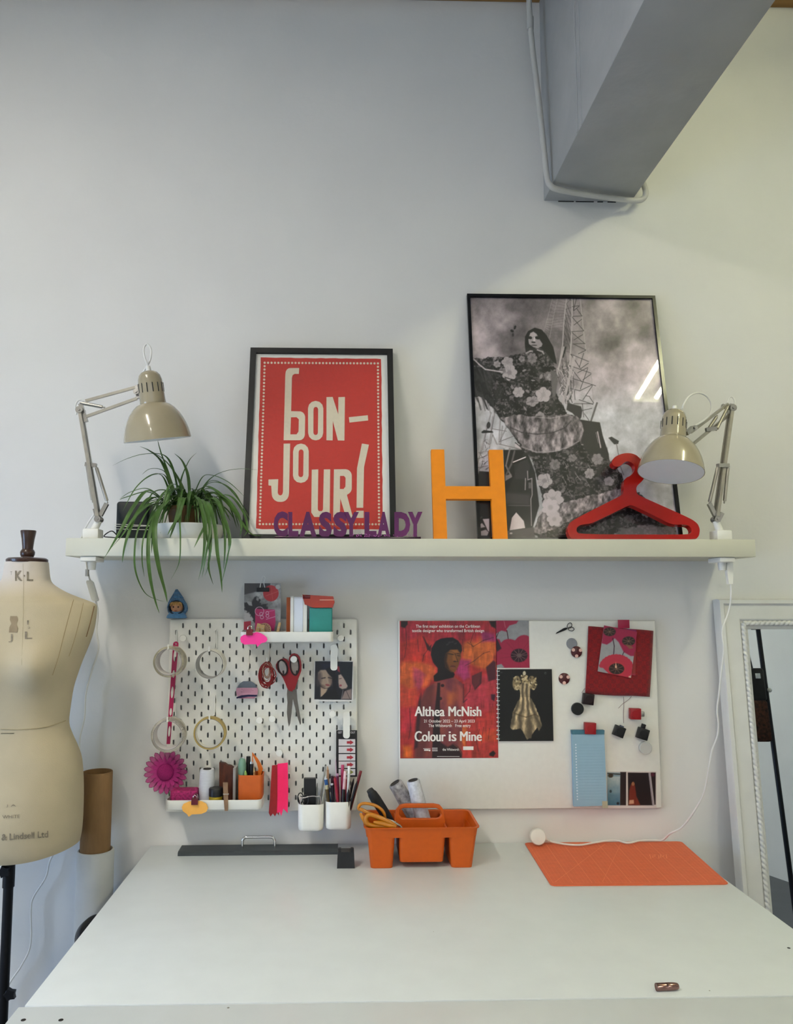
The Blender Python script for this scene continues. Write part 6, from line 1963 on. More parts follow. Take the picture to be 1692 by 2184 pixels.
for i in range(22):
    A.ellipse(rq.uniform(1280, 1345), rq.uniform(660, 745), 9, 6, rq.choice(((196, 176, 134), (70, 58, 40), (214, 198, 160))), rq.uniform(0, 180), 3)
A.ellipse(1522, 638, 11, 13, (70, 70, 72), 0, 3)
A.ellipse(1524, 640, 5, 6, (18, 18, 18), 0, 2)
A.ellipse(1080, 632, 13, 7, (46, 46, 48), 0, 3)
nb = A.build('notebook', Mprint('notebook_cover', .4), None, .0045)
tag(nb, 'black spiral notebook with a gold ruffled dress on its cover', 'notebook')
b = MB()
for i in range(17):
    y = 618 + i * 42.5
    q = P(*zG(1042, y), Yn - .001)
    b.tube([q + Vector((.006, .001, 0)), q + Vector((.002, -.0035, 0)), q + Vector((-.0022, -.001, 0)), q + Vector((-.0016, .0035, .0006)), q + Vector((.003, .004, .001))], .0011, 6)
b.build('spiral_wire', M('white_coil', 'e6e6e4', .35), nb)
# ---- magnets and small things
zH = Z(4.746, 1160, 1300)
wz_ = lambda x, y, Y=YI: P(*zH(x, y), Y)
t = thing('scissors_magnet', 'tiny black scissors-shaped magnet at the top of the whiteboard', 'magnet', wz_(215, 200))
b = MB()
pxprism(b, [(122, 248), (132, 232), (205, 188), (232, 182), (244, 196), (215, 212)], None, zH, YI - .002, .002)
b.build('blade', M('black_metal', '16181a', .35, metal=.4), t, smooth=0)
for cx, cy, rx, ry, ro in ((262, 163, 30, 22, -60), (278, 196, 30, 20, 10)):
    MB().tube([wz_(x, y, YI - .002) for x, y in loop2d(cx, cy, rx, ry, ro, 18)], .0010, 6, loop=True).build('finger_loop', bpy.data.materials['black_metal'], t)
def disc(name, label, cx, cy, r, th, mat, cat='magnet', dome=False, group=None):
    c = wz_(cx, cy, YI)
    e = wz_(cx + r, cy, YI)
    R = e.x - c.x
    prof = [(R * .98, 0), (R, .001), (R, th - .0012), (R * .93, th), (.0005, th)] if not dome else [(R, 0), (R * .98, th * .35), (R * .8, th * .75), (R * .45, th * .97), (.0005, th)]
    o = MB().lathe(prof, Matrix.Translation(c + Vector((0, .0008, 0))) @ Matrix.Rotation(math.radians(90), 4, 'X'), 36).build(name, mat)
    tag(o, label, cat, group)
    return o, c + Vector((0, -th, 0)), R
disc('round_magnet', 'grey round magnet partly behind the upper spotted badge', 284, 345, 55, .003, M('grey_enamel', '85888d', .4))
BAD = M('maroon_badge', '4a0e18', .3, coat=.4)
DOT = M('pink_badge_dots', 'd8b0a4', .4)
for lab_, cx, cy, Yo in (('maroon button badge with three pale dots, just below the grey magnet', 330, 428, -.003), ('maroon button badge with three pale dots, below the other badge', 208, 700, 0)):
    o, cp_, R = disc('button_badge', lab_, cx, cy, 57, .0045, BAD, 'badge', True)
    o.location.y += Yo
    b = MB()
    for ang in (25, 150, 265):
        a = math.radians(ang)
        q = cp_ + Vector((R * .72 * math.cos(a), .0012, R * .72 * math.sin(a)))
        for r0, r1 in ((R * .30, R * .20), (R * .11, 0)):
            b.lathe([(r0, 0), (r0, .0006), (max(r1, .0001), .0008)], Matrix.Translation(q) @ Matrix.Rotation(math.radians(90), 4, 'X'), 16)
    b.build('dots', DOT, o)
# red checked cloth with cards
def cloth(name, label, corners, Y, mat, th=.0012, n=14, wob=.0022, seed=1, cat='fabric'):
    q = [wz_(x, y, Y) for x, y in corners]      # tl tr br bl
    top, bot = [], []
    rows = []
    for j in range(n + 1):
        row = []
        for i in range(n + 1):
            u, v_ = i / n, j / n
            p = q[3].lerp(q[2], u).lerp(q[0].lerp(q[1], u), v_)
            w_ = wob * (math.sin(u * 7 + seed) * .5 + math.sin(v_ * 5 + seed * 2) * .5 - 1)
            row.append(p + Vector((0, w_, .0008 * math.sin(u * 9 + seed))))
        rows.append(row)
    b = MB()
    m = n + 1
    vs = [p for r in rows for p in r]
    fs = [(j * m + i, j * m + i + 1, (j + 1) * m + i + 1, (j + 1) * m + i) for j in range(n) for i in range(n)]
    b.add(vs, fs)
    o = b.build(name, mat, smooth=80)
    md = o.modifiers.new('thickness', 'SOLIDIFY')
    md.thickness = th
    md.offset = 0
    return tag(o, label, cat)
TW = M('red_tweed', '7a0f16', .95, var=.25, scale=260, bump=.4, sheen=.3)
nt = TW.node_tree                         # woven check in two reds
ck, tc2, mx2 = nt.nodes.new('ShaderNodeTexChecker'), nt.nodes.new('ShaderNodeTexCoord'), nt.nodes.new('ShaderNodeMixRGB')
mp2 = nt.nodes.new('ShaderNodeMapping')
mp2.inputs['Scale'].default_value = (75, 1, 75)
mp2.inputs['Location'].default_value = (.013, .5, .007)
nt.links.new(tc2.outputs['Object'], mp2.inputs['Vector'])
nt.links.new(mp2.outputs[0], ck.inputs['Vector'])
ck.inputs['Scale'].default_value = 1.0
mx2.blend_type = 'MULTIPLY'
mx2.inputs[0].default_value = 1.0
src = nt.nodes['Principled BSDF'].inputs['Base Color'].links[0].from_socket
ck.inputs['Color1'].default_value = (1.0, 1.0, 1.0, 1)
ck.inputs['Color2'].default_value = (1.2, .9, .9, 1)
nt.links.new(src, mx2.inputs[1])
nt.links.new(ck.outputs['Color'], mx2.inputs[2])
nt.links.new(mx2.outputs[0], nt.nodes['Principled BSDF'].inputs['Base Color'])
cloth('fabric_swatch', 'square of red checked woven cloth pinned near the top right of the whiteboard', [(452, 170), (1110, 214), (1074, 883), (420, 856)], YI - .004, TW)
b = MB()
b.tube(spline([wz_(890, 878), wz_(850, 920), wz_(800, 955), wz_(755, 1000)], 4), .0005, 5)
b2 = MB().tube(spline([wz_(810, 882), wz_(812, 980), wz_(808, 1060), wz_(810, 1150)], 4), .0005, 5)
TH = M('plum_thread', '6a4450', .8)
tag(b.build('thread', TH), 'loose plum thread slanting from the lower edge of the red cloth', 'thread')
tag(b2.build('thread', TH), 'loose plum thread hanging straight down from the red cloth', 'thread')
tag(MB().tube(spline([wz_(420, 795), wz_(400, 820), wz_(385, 842)], 4), .0005, 5).build('thread', TH), 'short dark thread at the lower left corner of the red cloth', 'thread')
# card behind and poppy card in front
def quad_art(corners, Y, nx, ny, sc=4.746, ox=1160, oy=1300):
    q = [wz_(x, y, Y) for x, y in corners]
    o, u, v_ = q[3], q[2] - q[3], q[0] - q[3]
    return Art(o, u.normalized(), v_.normalized(), u.length, v_.length, nx, ny, sc, ox, oy)
A = quad_art([(700, 178), (958, 210), (930, 668), (690, 640)], YI - .0095, 50, 90)
A.base((150, 22, 60))
A.fill([(860, 430), (980, 430), (970, 660), (880, 650)], (128, 42, 30), 14, .8)
A.fill([(840, 180), (950, 200), (945, 260), (850, 240)], (120, 16, 78), 8)
tag(A.build('floral_card', Mprint('magenta_card_ink', .4), None, .0006), 'magenta and brown card mostly hidden behind the poppy card on the red cloth', 'card')
A = quad_art([(612, 160), (925, 206), (884, 692), (548, 626)], YI - .0115, 80, 110)
v = .60 + .06 * (fbm(A.X / 40, A.Y / 40, 3) - .5)
A.C = np.stack([v, v * 1.0, v * 1.01], 1)
A.fill([(590, 150), (950, 190), (930, 470), (880, 470), (810, 430), (760, 330), (720, 290), (680, 330), (640, 355), (585, 340)], (150, 20, 66), 5)
A.path([(700, 290), (715, 370), (708, 460)], 9, (52, 18, 40))
A.path([(812, 430), (795, 470)], 8, (52, 18, 40))
for k in range(13):
    a = math.radians(195 + k * 12.5)
    A.ellipse(735 + 150 * math.cos(a), 600 + 125 * math.sin(a), 30, 24, (176, 38, 62), 0, 3)
A.ellipse(735, 610, 165, 130, (176, 38, 62), 0, 5)
A.ellipse(735, 600, 90, 70, (190, 56, 56), 0, 18, .6)
A.fill([(548, 585), (600, 590), (660, 650), (548, 640)], (150, 148, 150), 4)
for cx, cy, r in ((668, 225, 62), (860, 320, 66), (738, 600, 78)):
    A.ellipse(cx, cy, r, r * .72, (40, 24, 22), 0, 4)
    for k in range(8):
        a = k * .785 + .3
        A.line((cx, cy), (cx + r * .9 * math.cos(a), cy + r * .65 * math.sin(a)), 4, (150, 110, 90), .8)
A.fill([(820, 350), (880, 360), (910, 390), (870, 400)], (130, 84, 60), 5, .9)
A.fill([(722, 590), (730, 530), (742, 590)], (230, 180, 150), 3)
A.fill([(862, 672), (884, 675), (880, 690), (860, 688)], (214, 170, 150), 3)
pc_ = A.build('floral_card', Mprint('poppy_card_ink', .4), None, .0006)
tag(pc_, 'tilted grey card of large crimson poppies in front of the red checked cloth', 'card')
a_, c_ = wz_(737, 188), wz_(850, 103)
tag(MB().box2((a_.x, YI - .0150, a_.z), (c_.x, YI - .0125, c_.z), .0006).build('bar_magnet', M('crimson_magnet', '9a0f3c', .4)), 'flat crimson magnet at the top of the poppy card', 'magnet')
def cube_mag(label, cx, cy, w, rot, mat, clipc=None, lever=None, tilt=0):
    c = wz_(cx, cy, YI)
    s = (wz_(cx + w, cy, YI) - c).length
    t = thing('clip_magnet', label, 'magnet', c)
    Rm = Matrix.Rotation(math.radians(rot), 4, 'Y') @ Matrix.Rotation(math.radians(tilt), 4, 'X')
    m = MB().box(c + Vector((0, -.009, 0)), (s, .017, s), .0015, 2, Rm)
    m.build('body', mat, t)
    b = MB()
    b.cyl(c + Vector((0, -.0178, 0)), c + Vector((0, -.0188, 0)), s * .36, seg=24)
    b.build('face_ring', mat, t)
    if lever is not None:
        d = Rm @ Vector(lever)
        q = c + Vector((0, -.010, 0)) + d * s * .5
        b = MB().box(q + d * s * .16, (s * .36, .009, s * .45), .001, 2, Rm)
        b.build('lever', clipc or mat, t)
    return t
RB = M('red_clip_plastic', '92121c', .35)
cube_mag('black clip magnet just below the lower left corner of the red cloth', 440, 902, 108, 8, M('maroon_black_plastic', '1c0a0e', .4))
disc('round_magnet', 'black round magnet on the whiteboard, left of the red clip magnet', 338, 1003, 61, .010, M('black_rubber_magnet', '141719', .5))
cube_mag('red clip magnet with a steel lever, right of the loose threads', 913, 1050, 108, 2, RB, STEEL, (1, 0, 0))
cube_mag('red clip magnet holding the pale blue notepad', 458, 1196, 112, 3, RB)
cube_mag('black clip magnet with a bluish lever and a white edge, below the threads', 752, 1228, 104, 22, BLACK, M('blue_grey_lever', '3c4460', .4), (.1, 0, .6))
cube_mag('black clip magnet above the clear round magnet', 990, 1252, 108, 18, BLACK, M('black_lever', '101012', .5), (-.2, 0, 1))
o, cp_, R = disc('round_magnet', 'clear glassy round magnet at the right edge of the whiteboard', 1020, 1396, 62, .014, M('clear_acrylic', 'f2f2ee', .08, trans=.6, ior=1.3, var=.01))
# blue notepad
Yb_ = YI - .012
q0, q1 = wz_(296, 1225, Yb_), wz_(640, 1990, Yb_)
o_ = wz_(300, 1990, Yb_)
t = thing('notepad', 'pale blue list notepad hanging under the red clip magnet', 'notepad', o_)
tl, tr, br, bl = (wz_(x, y, Yb_) for x, y in ((288, 1262), (614, 1262), (642, 1984), (308, 1996)))
def slab(mb, q, y0, y1):
    mb.ring([[Vector((p.x, y0, p.z)) for p in q], [Vector((p.x, y1, p.z)) for p in q]])
b = MB()
slab(b, (tl, tr, br, bl), Yb_, YI + .0005)
b.build('pages', M('pale_blue_paper', '8fb0c4', .7, var=.02), t, smooth=0)
b = MB()
slab(b, [wz_(x, y, Yb_) for x, y in ((284, 1222), (616, 1222), (614, 1264), (288, 1264))], Yb_ - .0008, YI + .0005)
b.build('binding_strip', M('teal_binding', '3f6d80', .6), t, smooth=0)
b = MB()
for i in range(20):
    k = i / 19
    c = wz_(325 + 17 * k, 1367 + 555 * k, Yb_ - .0004)
    b.lathe([(.0022, 0), (.0001, .0002)], Matrix.Translation(c) @ Matrix.Rotation(math.radians(90), 4, 'X'), 12)
b.build('printed_dots', M('white_dots', 'd2e0ea', .7), t)
b = MB()
for i in range(20):
    k = i / 19
    c, e = wz_(345 + 17 * k, 1372 + 555 * k, Yb_ - .0003), wz_(612 + 18 * k, 1370 + 555 * k, Yb_ - .0003)
    b.box2((c.x, Yb_ - .0003, c.z), (e.x, Yb_ + .0001, c.z + .00025))
b.build('printed_lines', M('blue_rule', '88a9be', .7), t, smooth=0)
A = quad_art([(642, 1640), (1134, 1642), (1142, 2010), (642, 2012)], YI, 110, 84)
A.base((206, 196, 192))
A.fill([(644, 1648), (776, 1650), (774, 1982), (648, 1982)], (120, 142, 150), 3)
kk, aa = A.mask([(644, 1690), (776, 1690), (774, 1982), (648, 1982)], 3)
tt_ = np.clip((A.Y[kk] - 1690) / 290 + .35 * (fbm(A.X[kk] / 30, A.Y[kk] / 40, 5) - .5), 0, 1)[:, None]
full = np.zeros((len(A.X), 3))
full[kk] = (1 - tt_) * np.array([.66, .70, .70]) + tt_ * np.array([.22, .40, .50])
A.mix(aa, full, kk)
A.line((650, 1660), (772, 1668), 10, (34, 26, 20))
A.ellipse(678, 1682, 26, 20, (52, 40, 26), 0, 5)
A.ellipse(678, 1840, 12, 15, (34, 50, 58), 0, 3)
A.ellipse(752, 1962, 14, 14, (30, 34, 40), 0, 3)
A.fill([(776, 1645), (836, 1645), (834, 1982), (774, 1982)], (34, 20, 20), 3)
A.fill([(850, 1650), (1066, 1652), (1112, 1982), (852, 1982)], (28, 14, 16), 3)
A.fill([(885, 1770), (905, 1740), (922, 1770), (935, 1850), (945, 1980), (860, 1980), (866, 1830)], (112, 36, 20), 6)
A.ellipse(905, 1765, 15, 20, (150, 100, 66), 0, 4)
A.fill([(868, 1930), (912, 1926), (915, 1965), (862, 1970)], (200, 150, 120), 5)
A.fill([(940, 1890), (980, 1980), (930, 1980)], (120, 44, 26), 5)
A.fill([(1060, 1650), (1078, 1650), (1118, 1982), (1100, 1982)], (150, 140, 146), 3)
A.fill([(1082, 1650), (1134, 1650), (1134, 1975), (1122, 1978)], (30, 14, 18), 3)
A.ellipse(1105, 1672, 20, 20, (82, 24, 44), 0, 6)
A.path([(848, 1645), (850, 1985)], 8, (196, 186, 176))
tag(A.build('photo_print', Mprint('print_gloss', .3), None, .0008), 'small colour photo of blue doors and a red figure, low right on the whiteboard', 'photo')
a_, c_ = wz_(580, 2000), wz_(634, 1928)
tag(MB().box2((a_.x, Yb_ - .0006, a_.z), (c_.x, Yb_ - .0001, c_.z)).build('sticky_tab', M('yellowish_tape', 'b4b29a', .5, trans=.2), smooth=0), 'bit of yellowish tape at the lower right corner of the blue notepad', 'tape')
# ------------------------------------------------------------------ things on the table
# grey bar with a chrome handle
zt = ZT
fl_, fr_ = PZ(379, 1826, zt), PZ(721, 1822.5, zt)
top_z = P(379, 1818, fl_.y).z - zt
t = thing('fabric_weight', 'long dark grey bar with a chrome bridge handle lying at the back of the table', 'ruler', ((fl_.x + fr_.x) / 2, (fl_.y + fr_.y) / 2, zt))
Lb = (fr_ - fl_)
Lb.z = 0
L0 = Lb.length
dx = Lb.normalized()
dy = Vector((-dx.y, dx.x, 0))
o = Vector((fl_.x, fl_.y, zt))
bk_w = 0.062
prof = [(0, 0), (0, .008), (.006, .011), (bk_w - .004, .012), (bk_w, .010), (bk_w, 0)]
b = MB().ring([[o + dx * s + dy * y + Vector((0, 0, z)) for y, z in prof] for s in (0, L0)])
b.build('bar', M('grey_anodised', '3d4245', .5, var=.06), t, smooth=0)
b = MB()
hx0, hx1 = P(517, 1815, fl_.y + .03).x, P(586, 1815, fl_.y + .03).x
yb_ = fl_.y + .030
zh_ = P(550, 1785, yb_).z
b.tube(spline([(hx0, yb_, zt + .009), (hx0, yb_, zh_ - .014), (hx0 + .002, yb_, zh_ - .006), (hx0 + .008, yb_, zh_ - .001), (hx0 + .02, yb_, zh_), (hx1 - .02, yb_, zh_), (hx1 - .008, yb_, zh_ - .001), (hx1 - .002, yb_, zh_ - .006), (hx1, yb_, zh_ - .014), (hx1, yb_, zt + .009)], 5), .0038, 12)
b.build('handle', CHROME, t)
# black tape-dispenser-like block
f0, f1 = PZ(719, 1852.5, zt), PZ(757, 1853, zt)
yb_ = f0.y
t = thing('clamp_block', 'small black plastic block with two prongs at the right end of the grey bar', 'block', ((f0.x + f1.x) / 2, yb_ + .02, zt))
h1 = P(738, 1817.5, yb_).z - zt
w = f1.x - f0.x
b = MB().ring([[Vector((f0.x + a, yb_ + y, zt + z)) for a, y, z in q] for q in (((0, 0, 0), (w, 0, 0), (w, .040, 0), (0, .040, 0)), ((.002, .006, h1 * .95), (w - .002, .006, h1 * .95), (w - .002, .034, h1), (.002, .034, h1)))])
b.build('body', BLACK, t, smooth=0)
zp = P(738, 1808, yb_ + .012).z
for k in (0, 1):
    x = f0.x + (.003 if k == 0 else w - .011)
    MB().box2((x, yb_ + .007, zt + h1 * .8), (x + .008, yb_ + .017, zp), .001).build('prong', BLACK, t)
# orange caddy
f0, f1 = PZ(791, 1852.5, zt), PZ(1008, 1852.5, zt)
yf = f0.y
OR = M('orange_caddy_plastic', 'c4560c', .45, var=.04, scale=70, bump=.04)
zr = P(900, 1765, yf - .012).z                # front rim
X0t, X1t = P(779, 1765, yf - .012).x, P(1022, 1765, yf - .012).x
Yf0, Yb0 = yf - .012, min(yf + .165, -.022)
xb0, xb1 = f0.x, f1.x
t = thing('tool_caddy', 'bright orange plastic tool caddy with a carrying handle on the table', 'caddy', ((xb0 + xb1) / 2, yf + .08, zt))
V = lambda L, z: [Vector((x, y, z)) for x, y in L]
zk_ = P(900, 1786, yf - .006).z               # underside of the joined upper part
H_ = zr - zt
def at_h(z, inset=0.0):
    k = (z - zt) / H_
    return (xb0 + (X0t - xb0) * k + inset, yf + (Yf0 - yf) * k + inset, xb1 + (X1t - xb1) * k - inset, (Yb0 - .012) + (.012) * k - inset)
def sect(z, inset, r=.018):
    x0, y0, x1, y1 = at_h(z, inset)
    return V(rrect(x0, y0, x1, y1, r, 5), z)
th = .0028
b = MB()
b.ring([sect(zk_, th), sect(zk_, .0), sect(zr - .004, 0), sect(zr - .003, -.0035), sect(zr, -.0035), sect(zr + .0005, -.001), sect(zr - .001, th)], loop=True)
b.build('upper_tray', OR, t, smooth=45)
zmid = P(900, 1838, yf).z
edges = []
def pocket(pxa, pxb, pxc, pxd, zb, name):
    """a tapered open pocket: photo x at its top (a, b) and at its foot (c, d)"""
    xa, xb_ = P(pxa, 1786, yf - .006).x, P(pxb, 1786, yf - .006).x
    xc, xd = P(pxc, 1850, yf).x, P(pxd, 1850, yf).x
    x0, y0, x1, y1 = at_h(zk_)
    u0, v0, u1, v1 = at_h(zb)
    w_ = th * .9
    top = zk_ + .003
    m = MB().ring([V(rrect(xc, v0 + .0005, xd, v1, .010, 5), zb), V(rrect(xa, y0 + .0003, xb_, y1, .012, 5), top), V(rrect(xa + w_, y0 + w_, xb_ - w_, y1 - w_, .010, 5), top), V(rrect(xc + w_, v0 + w_, xd - w_, v1 - w_, .008, 5), zb + w_)])
    m.build(name, OR, t, smooth=45)
    edges.append((xa, xb_, y0, y1))
pocket(784, 843, 791, 838, zt + .0004, 'end_pocket')
pocket(852, 951, 853.5, 946, zmid, 'middle_pocket')
pocket(958, 1017, 963.5, 1008, zt + .0004, 'end_pocket')
for (a0, a1, y0, y1), (b0, b1, _, _) in zip(edges, edges[1:]):
    MB().box2((a1 - .004, y0 + .002, zk_ + .0005), (b0 + .004, y1 - .002, zk_ + .003)).build('bridge', OR, t, smooth=0)
# inside dividers and handle
ym = (Yf0 + Yb0) / 2 - .02
hz0, hz1 = zk_, P(895, 1713.5, ym).z
hx = lambda px, py: P(px, py, ym).x
Hp = [(842, 1790), (841.5, 1765), (842, 1740), (845, 1726), (853, 1716), (866, 1713.5), (925, 1713.5), (938, 1716), (946, 1726), (949, 1745), (951.5, 1765), (952, 1790)]
Hh = [(856, 1744), (851.5, 1736), (853, 1727), (860, 1722.5), (930, 1722.5), (939, 1727), (941.5, 1736), (936, 1744), (930, 1745), (862, 1745)]
QQ = lambda L: [(P(x, y, ym).x, max(P(x, y, ym).z, zk_ + .001)) for x, y in L]
b = MB().prism(QQ(Hp), [QQ(Hh)], (0, ym - .006, 0), UX, (0, 0, 1), (0, .012, 0))
ho = b.build('handle', OR, t, smooth=30)
md = ho.modifiers.new('bevel', 'BEVEL')
md.width = .003
md.segments = 3
md.limit_method = 'ANGLE'
for px in (846, 948):
    x = P(px, 1765, ym).x
    MB().box2((x - .0012, yf - .004, zk_ + .001), (x + .0012, Yb0 - .006, zr - .006)).build('divider', OR, t, smooth=0)
# tools in the caddy
def Pc(px, py, y):
    return P(px, py, y)
zfl = zk_ + .006
MARB = M('marbled_thread', '9d9b9f', .75, var=.55, scale=90, bump=.3, bscale=90)
MARB2 = M('white_wound_thread', 'c4c7d0', .8, var=.16, scale=110, bump=.3, bscale=90)
cone('grey marbled thread cone leaning left behind the caddy handle', Pc(893, 1752, ym + .074), Pc(842, 1669, ym + .074), .0245, .0200, MARB, DCORE, .74)
cone('white thread cone leaning behind the right of the caddy handle', Pc(904, 1755, ym + .029), Pc(881, 1663, ym + .029), .0220, .0185, MARB2, DCORE, .74)
t2 = thing('box_cutter', 'thick black handled cutter leaning left in the caddy', 'tool', Pc(840, 1750, ym + .01))
pa, pc2 = Pc(832, 1752, ym + .030), Pc(791, 1688, ym + .020)
b = MB()
x, y = frame_of(pc2 - pa)
b.tube([pa, pa.lerp(pc2, .3), pa.lerp(pc2, .75), pa.lerp(pc2, .92), pc2], [.0125, .0145, .0150, .0135, .0100], 14)
b.build('handle', M('black_grip', '121214', .5, var=.3, scale=60, bump=.1), t2)
b = MB().tube([pc2.lerp(pa, .06), pc2 + (pc2 - pa) * .06], [.0115, .0098], 10)
b.build('end_cap', M('charcoal_plastic', '2a2b2e', .5), t2)
# orange-handled scissors
YE = M('amber_plastic', 'b8720c', .35, var=.06, coat=.3)
zJ = Z(5.2875, 740, 1640)
def handle_scissors(label, loops, blade):
    t3 = thing('scissors', label, 'scissors', P(*zJ(*blade[0]), ym - .05))
    for pts, r, yo in loops:
        (lambda sp: MB().tube(sp, [r * min(1.0, .45 + .14 * min(i, len(sp) - 1 - i)) for i in range(len(sp))], 12))(spline([P(*zJ(x, y), ym + yo) for x, y in pts], 5)).build('handle', YE, t3)
    MB().tube([P(*zJ(*q), ym - .045) for q in blade], .0028, 8).build('blade', STEEL, t3)
handle_scissors('amber handled scissors lying uppermost in the left of the orange caddy', [
    ([(440, 560), (415, 490), (370, 440), (300, 405), (220, 390), (165, 395), (135, 425), (140, 455), (200, 470), (280, 510), (360, 550), (440, 570)], .0042, -.040),
    ([(440, 580), (360, 560), (290, 520), (230, 490), (170, 460), (140, 450)], .0048, -.048)], [(430, 560), (520, 590), (590, 640)])
handle_scissors('amber handled scissors lying lower in the left of the orange caddy', [
    ([(560, 640), (480, 600), (400, 560), (320, 530), (260, 515), (225, 535), (215, 575), (240, 620), (300, 640), (380, 645), (480, 650), (550, 650)], .0060, -.056),
    ([(150, 500), (190, 560), (220, 610), (260, 640), (330, 655)], .0062, -.050),
    ([(300, 600), (380, 610), (470, 635), (560, 655)], .0062, -.060)], [(540, 600), (600, 640), (620, 670)])
# cutting mat
q = [PZ(x, y, zt + .0025) for x, y in ((1116, 1793), (1444, 1787.5), (1556, 1885), (1176, 1888.5))]
MT = M('orange_cutting_mat', 'd8673e', .6, var=.05, scale=60)
t = thing('cutting_mat', 'orange self-healing cutting mat lying at the right rear of the table', 'mat', (sum((p.x for p in q)) / 4, sum((p.y for p in q)) / 4, zt))
q[0].y = min(q[0].y, -.012)
q[1].y = min(q[1].y, -.012)
def bil(u, v_, dz=0):
    p = q[3].lerp(q[2], u).lerp(q[0].lerp(q[1], u), v_)
    return Vector((p.x, p.y, zt + .0025 + dz))
rc = [(u, v_) for u, v_ in rrect(0, 0, 1, 1, .03, 4)]
b = MB().ring([[bil(u, v_, -.0022) for u, v_ in rc], [bil(u, v_) for u, v_ in rc]])
b.build('sheet', MT, t, smooth=0)
b = MB()
def gl(u0, v0, u1, v1, wd):
    a, c = bil(u0, v0, .0003), bil(u1, v1, .0003)
    d = (c - a).normalized()
    s = Vector((-d.y, d.x, 0)) * wd
    b.quad(a - s, a + s, c + s, c - s)
for i in range(1, 44):
    gl(.02 + .96 * i / 44, .04, .02 + .96 * i / 44, .96, .00016 if i % 5 else .0006)
for i in range(1, 30):
    gl(.02, .03 + .94 * i / 30, .98, .03 + .94 * i / 30, .00018 if i % 5 else .0004)
gl(.03, .06, .50, .94, .0006)
gl(.30, .06, .60, .94, .0004)
for e in ((.02, .04, .98, .04), (.98, .04, .98, .96), (.98, .96, .02, .96), (.02, .96, .02, .04)):
    gl(*e, .0004)
for k in range(7):
    gl(.70 + .016 * k, .56 + .02 * (k % 3), .715 + .017 * k, .66 - .02 * (k % 2), .0012)
b.build('grid_print', M('pale_orange_ink', 'ee8a5e', .6), t, smooth=0, fixn=False)
# copper bullet-shaped cap near the seam
p0, p1 = PZ(1403, 2117, zt), PZ(1451, 2115, zt)
r = .0068
a, c = Vector((p0.x, p0.y + .006, zt + r)), Vector((p1.x, p1.y + .006, zt + r))
d = (c - a).normalized()
x, y = frame_of(d)
Lc = (c - a).length
T = Matrix(((x.x, y.x, d.x, a.x), (x.y, y.y, d.y, a.y), (x.z, y.z, d.z, a.z), (0, 0, 0, 1)))
t = thing('lipstick', 'small polished rose gold tube lying on the table near the seam', 'tube', ((a.x + c.x) / 2, a.y, zt))
RG = M('rose_gold', '94746e', .16, metal=1.0, var=.04)
MB().lathe([(.001, .0015), (r * .86, .001), (r * .97, 0), (r, .0008), (r, Lc * .42)], T, 36).build('base', RG, t)
MB().lathe([(r * .985, Lc * .425), (r, Lc * .43), (r, Lc * .66), (r * .95, Lc * .82), (r * .84, Lc * .93), (r * .66, Lc * .985), (r * .45, Lc), (.0008, Lc)], T, 36).build('cap', RG, t)
# ------------------------------------------------------------------ dress form at the left
from mathutils.bvhtree import BVHTree
YD = -0.235
rows = [  # photo y, right-hand outline x, depth half (m), how pointed the section is
    (1199, 101, .050, .89), (1218, 102.5, .052, .89), (1236, 105, .055, .9), (1246, 112, .060, 1.0), (1256, 128, .066, 1.2), (1265, 146, .072, 1.35), (1273, 166, .077, 1.45), (1281, 188, .081, 1.5), (1288, 204, .085, 1.5), (1298, 207, .089, 1.35), (1320, 204, .096, 1.1), (1345, 198, .102, .95), (1375, 187, .107, .89), (1410, 172, .110, .89), (1440, 161, .108, .89), (1470, 152, .103, .89), (1510, 146, .096, .89), (1545, 143, .092, .89), (1570, 151, .095, .89), (1595, 162, .101, .89), (1625, 171, .107, .89), (1680, 174, .113, .89), (1740, 173, .114, .89), (1785, 170, .110, .89), (1806, 166, .104, .89)]
def cxl(py):
    return 58 - (py - 1190) * .0385
body = thing('dress_form', 'cream linen tailor\'s dress form on a black stand at the left', 'mannequin', (P(cxl(1500), 1500, YD).x, YD, 0))
rings = []
zbust = P(60, 1415, YD).z
for py, px, dp, q_ in rows:
    c = P(cxl(py), py, YD)
    hw = P(px, py, YD).x - c.x
    ring = []
    for k in range(64):
        a = 2 * math.pi * k / 64
        ca, sa = math.cos(a), math.sin(a)
        ex = 2 / 2.25
        x = hw * math.copysign(abs(ca) ** ex, ca)
        y = dp * math.copysign(abs(sa) ** q_, sa)
        z = c.z
        if sa < 0:                              # bust on the front
            for s in (-1, 1):
                g_ = math.exp(-((x - s * .083) / .060) ** 2 - ((z - zbust) / .058) ** 2)
                y -= .040 * g_
            y -= .012 * math.exp(-((z - (zbust - .40)) / .10) ** 2) * (1 - abs(ca))
        if py > 1780:
            z += .022 * abs(ca) ** 2 - .012
        ring.append(Vector((c.x + x, YD + y, z)))
    rings.append(ring)
